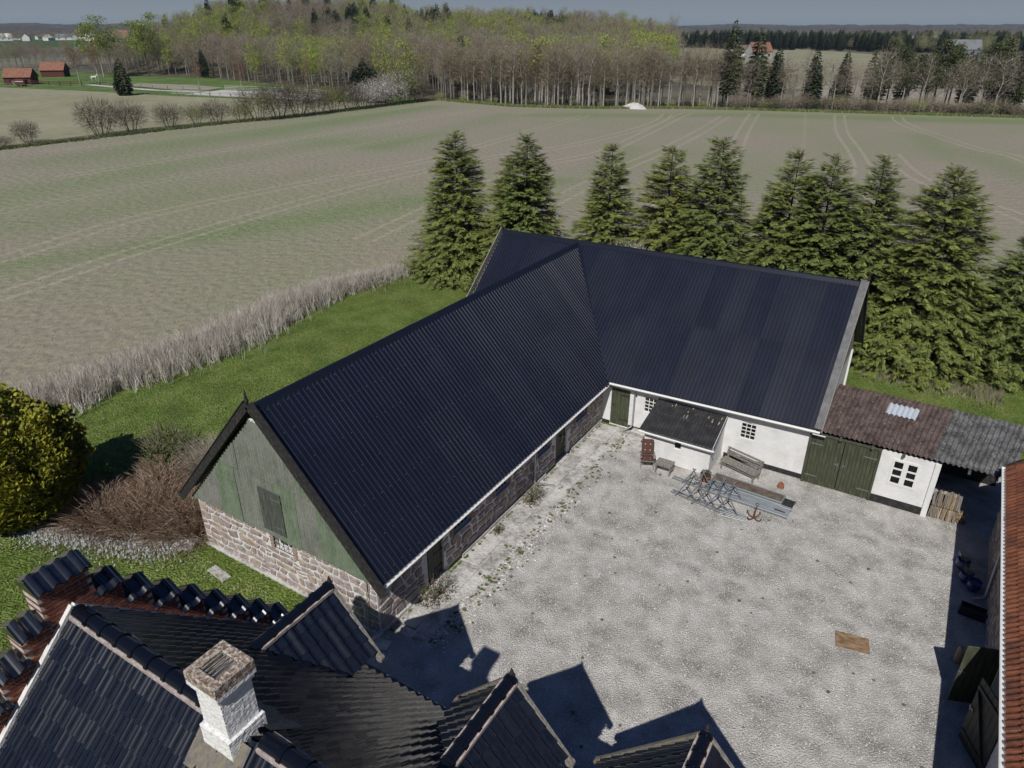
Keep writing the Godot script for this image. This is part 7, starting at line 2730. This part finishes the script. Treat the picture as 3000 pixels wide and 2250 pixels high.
	mpart("sheet", mb, surf(tex(256, [[0.012, 1.0, 4], [0.07, 0.6, 3]], [Color(0.13, 0.075, 0.04), Color(0.26, 0.165, 0.09), Color(0.36, 0.25, 0.15)], 249, 2.0), Vector3(0.8, 1, 2.2), 0.85), t)
	mb = MB.new()
	mb.box(Vector3(0.3, -0.025, 0), Vector3(0.06, 0.03, 0.6))
	mb.box(Vector3(-0.3, -0.025, 0), Vector3(0.06, 0.03, 0.6))
	mpart("batten", mb, M.grey_wood, t)
	# firewood under the shed
	t = thing("firewood_stack", "stack of split firewood and offcuts at the corner of the white shed wall", "firewood", Vector3(14.5, 0.02, -0.05))
	var woods := []
	for c in [Color(0.30, 0.22, 0.13), Color(0.22, 0.17, 0.12), Color(0.16, 0.13, 0.10), Color(0.36, 0.28, 0.17), Color(0.2, 0.18, 0.16)]:
		woods.append(surf(tex(64, [[0.04, 1.0, 3], [0.12, 0.6, 2]], [c * 0.6, c, c * 1.2], int(c.r * 3000)), Vector3(6, 1.2, 6), 0.9))
	for k in 64:
		mb = MB.new()
		var row := k / 16
		var x := -0.45 + (k % 16) * 0.058 + rr(-0.015, 0.015)
		var h := rr(0.5, 0.72)
		var y := 0.0 if row < 3 else 0.55
		var zz: float = 0.22 - (row % 3) * 0.16
		mb.cbox(Vector3.ZERO, Vector3(rr(0.035, 0.075), h, rr(0.05, 0.1)), 0.008)
		part("log", mb.commit(), woods[rng.randi() % 5], t, Vector3(x, y + h * 0.5 + row % 3 * 0.16, zz), Basis(Vector3(0, 0, 1), rr(-0.08, 0.08)) * Basis(Vector3.RIGHT, -0.14 + rr(-0.08, 0.05)))
	for k in 12:
		mb = MB.new()
		mb.cbox(Vector3.ZERO, Vector3(0.09, 0.1, rr(0.35, 0.45)), 0.03)
		part("log", mb.commit(), woods[[0, 3][k % 2]], t, Vector3(0.5 + (k % 3) * 0.1, 0.06 + (k / 3) * 0.1, 0.02 + rr(-0.1, 0.1)), Basis(Vector3.UP, rr(-0.5, 0.5)) * Basis(Vector3.RIGHT, rr(-0.3, 0.3)))
	# blue pots in the shade of the red-roofed building
	var blue := flat(lin(0.02, 0.035, 0.14), 0.2)
	var bl := ["upper blue glazed pot with dry grass in the shade of the red roof", "middle blue pot with a pale plant in the shade of the red roof", "lower round blue pot in the shade of the red roof"]
	for k in 3:
		t = thing("blue_pot", bl[k], "plant pot", [Vector3(15.3, 0.02, 2.95), Vector3(15.42, 0.02, 3.62), Vector3(15.66, 0.02, 3.98)][k], 0.0, "blue pots in the shade")
		mb = MB.new()
		mb.lathe(Vector3.ZERO, [Vector2(0, 0), Vector2(0.14, 0), Vector2(0.22, 0.16), Vector2(0.2, 0.33), Vector2(0.22, 0.37), Vector2(0.18, 0.37), Vector2(0.17, 0.3), Vector2(0, 0.3)], 16)
		mpart("pot", mb, blue, t)
		if k < 2:
			mb = MB.new()
			twig_ball(mb, Vector3(0, 0.4, 0), Vector3(0.12, 0.08, 0.12), 90, 0.3, 0.006, [Color(0.36, 0.30, 0.18), Color(0.3, 0.26, 0.2)], 1.6)
			mpart("plant", mb, M.straw, t)
	# trough
	t = thing("black_trough", "long low black trough below the white downpipe", "trough", Vector3(15.7, 0.02, 5.35), -0.08)
	mb = MB.new()
	mb.box(Vector3(0, 0.04, 0), Vector3(0.72, 0.06, 0.26))
	for s in [-1.0, 1.0]:
		mb.cbox(Vector3(0, 0.16, s * 0.15), Vector3(0.78, 0.32, 0.04), 0.008)
		mb.cbox(Vector3(s * 0.37, 0.16, 0), Vector3(0.04, 0.32, 0.26), 0.008)
	mpart("body", mb, M.iron, t)
	mb = MB.new()
	mb.box(Vector3(0, 0.2, 0), Vector3(0.7, 0.03, 0.26))
	mpart("earth", mb, M.void, t)
	# bin and post by the open gate
	t = thing("wooden_post", "short tan wooden post at the shadow edge by the open gate", "post", Vector3(15.38, 0.02, 7.75))
	mb = MB.new()
	mb.lathe(Vector3.ZERO, [Vector2(0.0, -0.01), Vector2(0.11, 0.0), Vector2(0.1, 0.5), Vector2(0.07, 0.6), Vector2(0.0, 0.62)], 12)
	mpart("body", mb, woods[3], t)
	t = thing("green_bin", "small dark green bin next to the open gate leaf", "bin", Vector3(15.72, 0.02, 7.8))
	mb = MB.new()
	mb.lathe(Vector3.ZERO, [Vector2(0.0, 0.0), Vector2(0.15, 0.0), Vector2(0.18, 0.42), Vector2(0.2, 0.42), Vector2(0.2, 0.46), Vector2(0.0, 0.5)], 14)
	mpart("body", mb, flat(lin(0.015, 0.05, 0.03), 0.5), t)
	mb = MB.new()
	mb.tube([Vector3(-0.19, 0.4, 0), Vector3(0, 0.56, 0), Vector3(0.19, 0.4, 0)], 0.01, 6)
	mpart("handle", mb, M.galv, t)


# ---------------------------------------------------------------- gravel, grass, reeds, flowers
func build_ground_cover() -> void:
	var mb := MB.new()
	# pebble: squashed octahedron with a few extra corners
	var top := Vector3(0.1, 0.6, -0.1)
	var ring := []
	for k in 6:
		ring.append(Vector3(cos(TAU * k / 6.0) * rr(0.8, 1.1), rr(-0.05, 0.2), -sin(TAU * k / 6.0) * rr(0.7, 1.0)))
	for k in 6:
		var a: Vector3 = ring[k]
		var b: Vector3 = ring[(k + 1) % 6]
		mb.tri(a, b, top)
		mb.tri(Vector3(0, -0.4, 0), b, a)
	var peb := mb.commit()
	var xf := []
	var cols := PackedColorArray()
	var yard := PackedVector2Array([Vector2(-0.3, 16.2), Vector2(1.5, 15.6), Vector2(1.3, 8), Vector2(1.45, 2), Vector2(2.8, 2.0), Vector2(2.9, 2.1), Vector2(5.95, 2.1), Vector2(5.95, 0.25), Vector2(14.0, 0.35), Vector2(16.0, -1.5), Vector2(16.1, 22), Vector2(1.0, 22), Vector2(0.5, 19.5), Vector2(-1.2, 18.2)])
	var tries := 0
	while xf.size() < 150000 and tries < 400000:
		tries += 1
		var p := Vector2(rr(-1.5, 16.1), rr(-1.5, 22.0))
		if not inside(p, yard):
			continue
		var s := rr(0.009, 0.020) if rng.randf() < 0.95 else rr(0.018, 0.028)
		xf.append(Transform3D(Basis.from_euler(Vector3(rr(-0.4, 0.4), rr(0, TAU), rr(-0.4, 0.4))).scaled(Vector3(s, s * rr(0.6, 1.0), s)), Vector3(p.x, 0.014 + s * 0.15, p.y)))
		cols.append(M.pebble_cols[rng.randi() % 5] * rr(0.7, 1.25))
	# larger stones where the path breaks up
	for i in 1200:
		var z := rr(6.5, 15.8)
		var s := rr(0.02, 0.05)
		xf.append(Transform3D(Basis.from_euler(Vector3(0, rr(0, TAU), 0)).scaled(Vector3(s * 1.2, s * 0.7, s)), Vector3(1.35 + absf(rng.randfn()) * 0.4, 0.018, z)))
		cols.append(M.pebble_cols[rng.randi() % 5] * rr(0.8, 1.25))
	tag(multi("gravel", peb, M.vcol, xf, self, cols), "loose pale gravel covering the yard", "gravel", "", "stuff")
	print("gravel ", Time.get_ticks_msec())
	# grass tuft
	mb = MB.new()
	for k in 9:
		var a := rr(0, TAU)
		var r := rr(0.0, 0.7)
		var base := Vector3(cos(a) * r, 0, sin(a) * r)
		var d := Vector3(rr(-0.6, 0.6), rr(0.7, 1.2), rr(-0.6, 0.6))
		mb.blade(base, base + d, Vector3(cos(a + 1.5), 0, sin(a + 1.5)) * 0.10)
	var tuft := mb.commit()
	xf = []
	cols = PackedColorArray()
	var nz := FastNoiseLite.new()
	nz.seed = 611
	nz.frequency = 0.12
	var lawns := [[Rect2(-25.2, -20, 17, 36), 34000], [Rect2(-16.5, 15.2, 17.0, 8.0), 15000], [Rect2(9.5, -20.4, 14, 16.6), 14000], [Rect2(-10, -20, 20, 9.5), 4000], [Rect2(-24, 16, 9, 9), 3500]]
	for l in lawns:
		for i in l[1]:
			var p := Vector2(rr(l[0].position.x, l[0].end.x), rr(l[0].position.y, l[0].end.y))
			if p.x > -8.5 and p.x < 0.2 and p.y > -9.9 and p.y < 16.1: continue
			if p.x > -1.2 and p.y > 17.0: continue
			if p.x < -22.5 and rng.randf() < 0.5: continue
			var g := nz.get_noise_2d(p.x, p.y)
			var bare := p.y > 17.5 and nz.get_noise_2d(p.x * 1.6 + 50, p.y * 1.6) > 0.12
			if bare and rng.randf() < 0.8: continue
			var s := rr(0.04, 0.085) * (1.0 + g * 0.5)
			xf.append(Transform3D(Basis(Vector3.UP, rr(0, TAU)).scaled(Vector3(s, s * rr(0.7, 1.4), s)), Vector3(p.x, 0.0, p.y)))
			var c := rr(0.7, 1.3)
			var dry := 1.0 if rng.randf() < 0.07 else clampf(g * 0.5 + 0.15, 0.0, 0.5)
			cols.append(Color(lerpf(0.125, 0.30, dry) * c, lerpf(0.20, 0.27, dry) * c, lerpf(0.022, 0.10, dry) * c))
	tag(multi("grass", tuft, M.leaf, xf, self, cols), "short green grass of the lawns round the barns", "grass", "", "stuff")
	print("grass ", Time.get_ticks_msec())
	# fringe of taller dry grass behind the shed, under the spruces and along the field
	xf = []
	cols = PackedColorArray()
	for i in 9000:
		var p := Vector2.ZERO
		var q := rng.randf()
		if q < 0.3: p = Vector2(rr(9.8, 16.5), -13.2 + rng.randfn() * 0.7)
		elif q < 0.5: p = Vector2(rr(9.6, 15.5), -5.2 + rng.randfn() * 0.5)
		elif q < 0.7: p = Vector2(rr(-22.5, 20), -18.6 + rng.randfn() * 0.6)
		else:
			var zz := rr(-20, -8)
			p = Vector2(-23.2 + rng.randfn() * 0.7, zz)
		var s := rr(0.10, 0.26)
		xf.append(Transform3D(Basis(Vector3.UP, rr(0, TAU)).scaled(Vector3(s * 0.6, s * rr(0.8, 1.6), s * 0.6)), Vector3(p.x, 0, p.y)))
		cols.append(([Color(0.34, 0.30, 0.21), Color(0.27, 0.26, 0.14), Color(0.12, 0.16, 0.05)][rng.randi() % 3]) * rr(0.7, 1.2))
	tag(multi("dry_grass", tuft, M.straw, xf, self, cols), "tall dry grass fringe behind the shed and below the spruces", "grass", "", "stuff")
	# reeds
	mb = MB.new()
	for k in 5:
		var a := rr(0, TAU)
		var b0 := Vector3(cos(a) * 0.06, 0, sin(a) * 0.06)
		var d := Vector3(rr(-0.14, 0.14), 0.55, rr(-0.14, 0.14))
		var e := d + Vector3(rr(-0.3, 0.3), rr(0.3, 0.5), rr(-0.3, 0.3))
		var w := Vector3(cos(a + 1.5), 0, sin(a + 1.5)) * 0.009
		mb.quad(b0 - w, b0 + w, b0 + d + w * 0.9, b0 + d - w * 0.9)
		mb.tri(b0 + d - w * 0.9, b0 + d + w * 0.9, b0 + e)
	var reed := mb.commit()
	xf = []
	cols = PackedColorArray()
	for i in 9500:
		var z := rr(-12.5, 17.5)
		var wid := lerpf(0.75, 1.25, smoothstep(-12.0, 2.0, z)) * lerpf(1.0, 0.7, smoothstep(12.0, 17.0, z))
		var x := -23.6 + rng.randfn() * wid * 0.65 + 0.5 * sin(z * 0.35)
		var lean := Basis(Vector3(0.25, 0, -1).normalized(), -rr(-0.45, 0.95)) * Basis(Vector3(1, 0, 0), rr(-0.45, 0.35))
		var hgt := rr(0.7, 1.6) * lerpf(0.65, 1.0, smoothstep(-12.0, -4.0, z))
		xf.append(Transform3D((lean * Basis(Vector3.UP, rr(0, TAU))).scaled(Vector3(1, hgt, 1)), Vector3(x, 0, z)))
		cols.append(([Color(0.46, 0.425, 0.37), Color(0.58, 0.545, 0.49), Color(0.34, 0.305, 0.25)][rng.randi() % 3]) * rr(0.75, 1.15))
	tag(multi("reeds", reed, M.straw, xf, self, cols), "long strip of pale dry reeds between lawn and field", "reeds", "", "stuff")
	# flowers
	mb = MB.new()
	for k in 5:
		var a := TAU * k / 5.0
		mb.tri(Vector3(0, 1.0, 0), Vector3(cos(a + 0.5), 1.15, -sin(a + 0.5)), Vector3(cos(a), 1.1, -sin(a)))
	var fl := mb.commit()
	xf = []
	cols = PackedColorArray()
	for i in 3000:
		var f := rng.randf()
		var c := Vector2(-14.6, 19.0).lerp(Vector2(-8.9, 16.75), f) + Vector2(rng.randfn() * 0.35, rng.randfn() * 0.42 + 0.25)
		var s := rr(0.018, 0.034)
		xf.append(Transform3D(Basis.from_euler(Vector3(rr(-0.5, 0.5), rr(0, TAU), rr(-0.5, 0.5))).scaled(Vector3(s, rr(0.06, 0.16), s)), Vector3(c.x, 0, c.y)))
		cols.append(Color(0.70, 0.71, 0.74) * rr(0.8, 1.1))
	tag(multi("white_flowers", fl, M.vcol, xf, self, cols), "bed of small white flowers along the brown shrubs", "flowers", "", "stuff")
	xf = []
	cols = PackedColorArray()
	for i in 1500:
		var c := Vector2(rr(-21, -9), rr(-12, 14))
		if rng.randf() < 0.35: c = Vector2(rr(-9, -1), 16.7 + absf(rng.randfn()) * 0.7)
		var s := rr(0.012, 0.024)
		xf.append(Transform3D(Basis(Vector3.UP, rr(0, TAU)).scaled(Vector3(s, 0.06, s)), Vector3(c.x, 0, c.y)))
		cols.append(Color(0.72, 0.72, 0.70) if rng.randf() < 0.7 else Color(0.5, 0.42, 0.05))
	tag(multi("daisies", fl, M.vcol, xf, self, cols), "daisies and dandelions scattered over the lawn left of the barn", "flowers", "", "stuff")
	# leafy ground plants in the flower bed and weeds in the gravel
	mb = MB.new()
	for k in 7:
		var a := k * 0.9
		var d := Vector3(cos(a), rr(0.25, 0.6), -sin(a))
		var sd := Vector3(sin(a), 0, cos(a)) * 0.28
		mb.quad(Vector3.ZERO, d * 0.6 + sd, d, d * 0.6 - sd)
	var rosette := mb.commit()
	xf = []
	cols = PackedColorArray()
	for i in 2600:
		var p := Vector2.ZERO
		var q := rng.randf()
		if q < 0.6: p = Vector2(-14.6, 19.0).lerp(Vector2(-8.9, 16.75), rng.randf()) + Vector2(rng.randfn() * 0.4, rng.randfn() * 0.5 + 0.2)
		elif q < 0.68: p = Vector2(1.45 + absf(rng.randfn()) * 0.35, rr(0.5, 15.5))
		elif q < 0.74: p = Vector2(0.16 + rr(0, 0.06), rr(0.5, 15.5))
		elif q < 0.77: p = Vector2(rr(1, 1.9), [2.0, 4.2, 6.1, 8.3, 10.4, 12.2][rng.randi() % 6] + rng.randfn() * 0.05)
		elif q < 0.80: p = Vector2(rr(2, 15), rr(3, 18))
		else: continue
		var s := rr(0.03, 0.075)
		xf.append(Transform3D(Basis(Vector3.UP, rr(0, TAU)).scaled(Vector3.ONE * s), Vector3(p.x, 0.025, p.y)))
		cols.append([Color(0.08, 0.12, 0.03), Color(0.12, 0.15, 0.04), Color(0.13, 0.12, 0.05)][rng.randi() % 3] * rr(0.7, 1.2))
	tag(multi("weeds", rosette, M.leaf, xf, self, cols), "small green weeds in the flower bed and along the concrete path", "weeds", "", "stuff")
	# seedlings and clods of the field near the reeds
	xf = []
	cols = PackedColorArray()
	for i in 70000:
		var d := pow(rng.randf(), 1.6)
		var p := Vector2(-25.5 - d * 42.0, rr(-45, 24))
		xf.append(Transform3D(Basis.from_euler(Vector3(rr(-0.5, 0.5), rr(0, TAU), rr(-0.5, 0.5))).scaled(Vector3.ONE * rr(0.02, 0.06)), Vector3(p.x, 0.01, p.y)))
		cols.append(Color(0.29, 0.252, 0.195) * rr(0.75, 1.25))
	tag(multi("soil_clods", peb, M.vcol, xf, self, cols), "clods of dry soil on the near part of the sown field", "soil", "", "stuff")
	# green verge along the far edge of the field and the hedge foot
	xf = []
	cols = PackedColorArray()
	for i in 5000:
		var e := edge_at(rng.randf())
		xf.append(Transform3D(Basis(Vector3.UP, rr(0, TAU)).scaled(Vector3(0.5, rr(0.3, 0.7), 0.5)), e + Vector3(rr(-0.3, 0.3), 0, rr(-0.6, 1.0))))
		cols.append([Color(0.10, 0.18, 0.02), Color(0.15, 0.20, 0.05), Color(0.25, 0.23, 0.13)][rng.randi() % 3] * rr(0.7, 1.2))
	for i in 2500:
		var z := rr(-128, 5)
		xf.append(Transform3D(Basis(Vector3.UP, rr(0, TAU)).scaled(Vector3(0.5, rr(0.2, 0.6), 0.5)), Vector3(-113.6 + 3.5 * smoothstep(-60, -90, z) - 2.0 * smoothstep(-90, -30, z) + rng.randfn() * 0.6, 0, z)))
		cols.append([Color(0.07, 0.10, 0.025), Color(0.11, 0.12, 0.04)][rng.randi() % 2] * rr(0.7, 1.2))
	tag(multi("verge_grass", tuft, M.leaf, xf, self, cols), "rough green grass verge along the far field edge and hedge", "grass", "", "stuff")
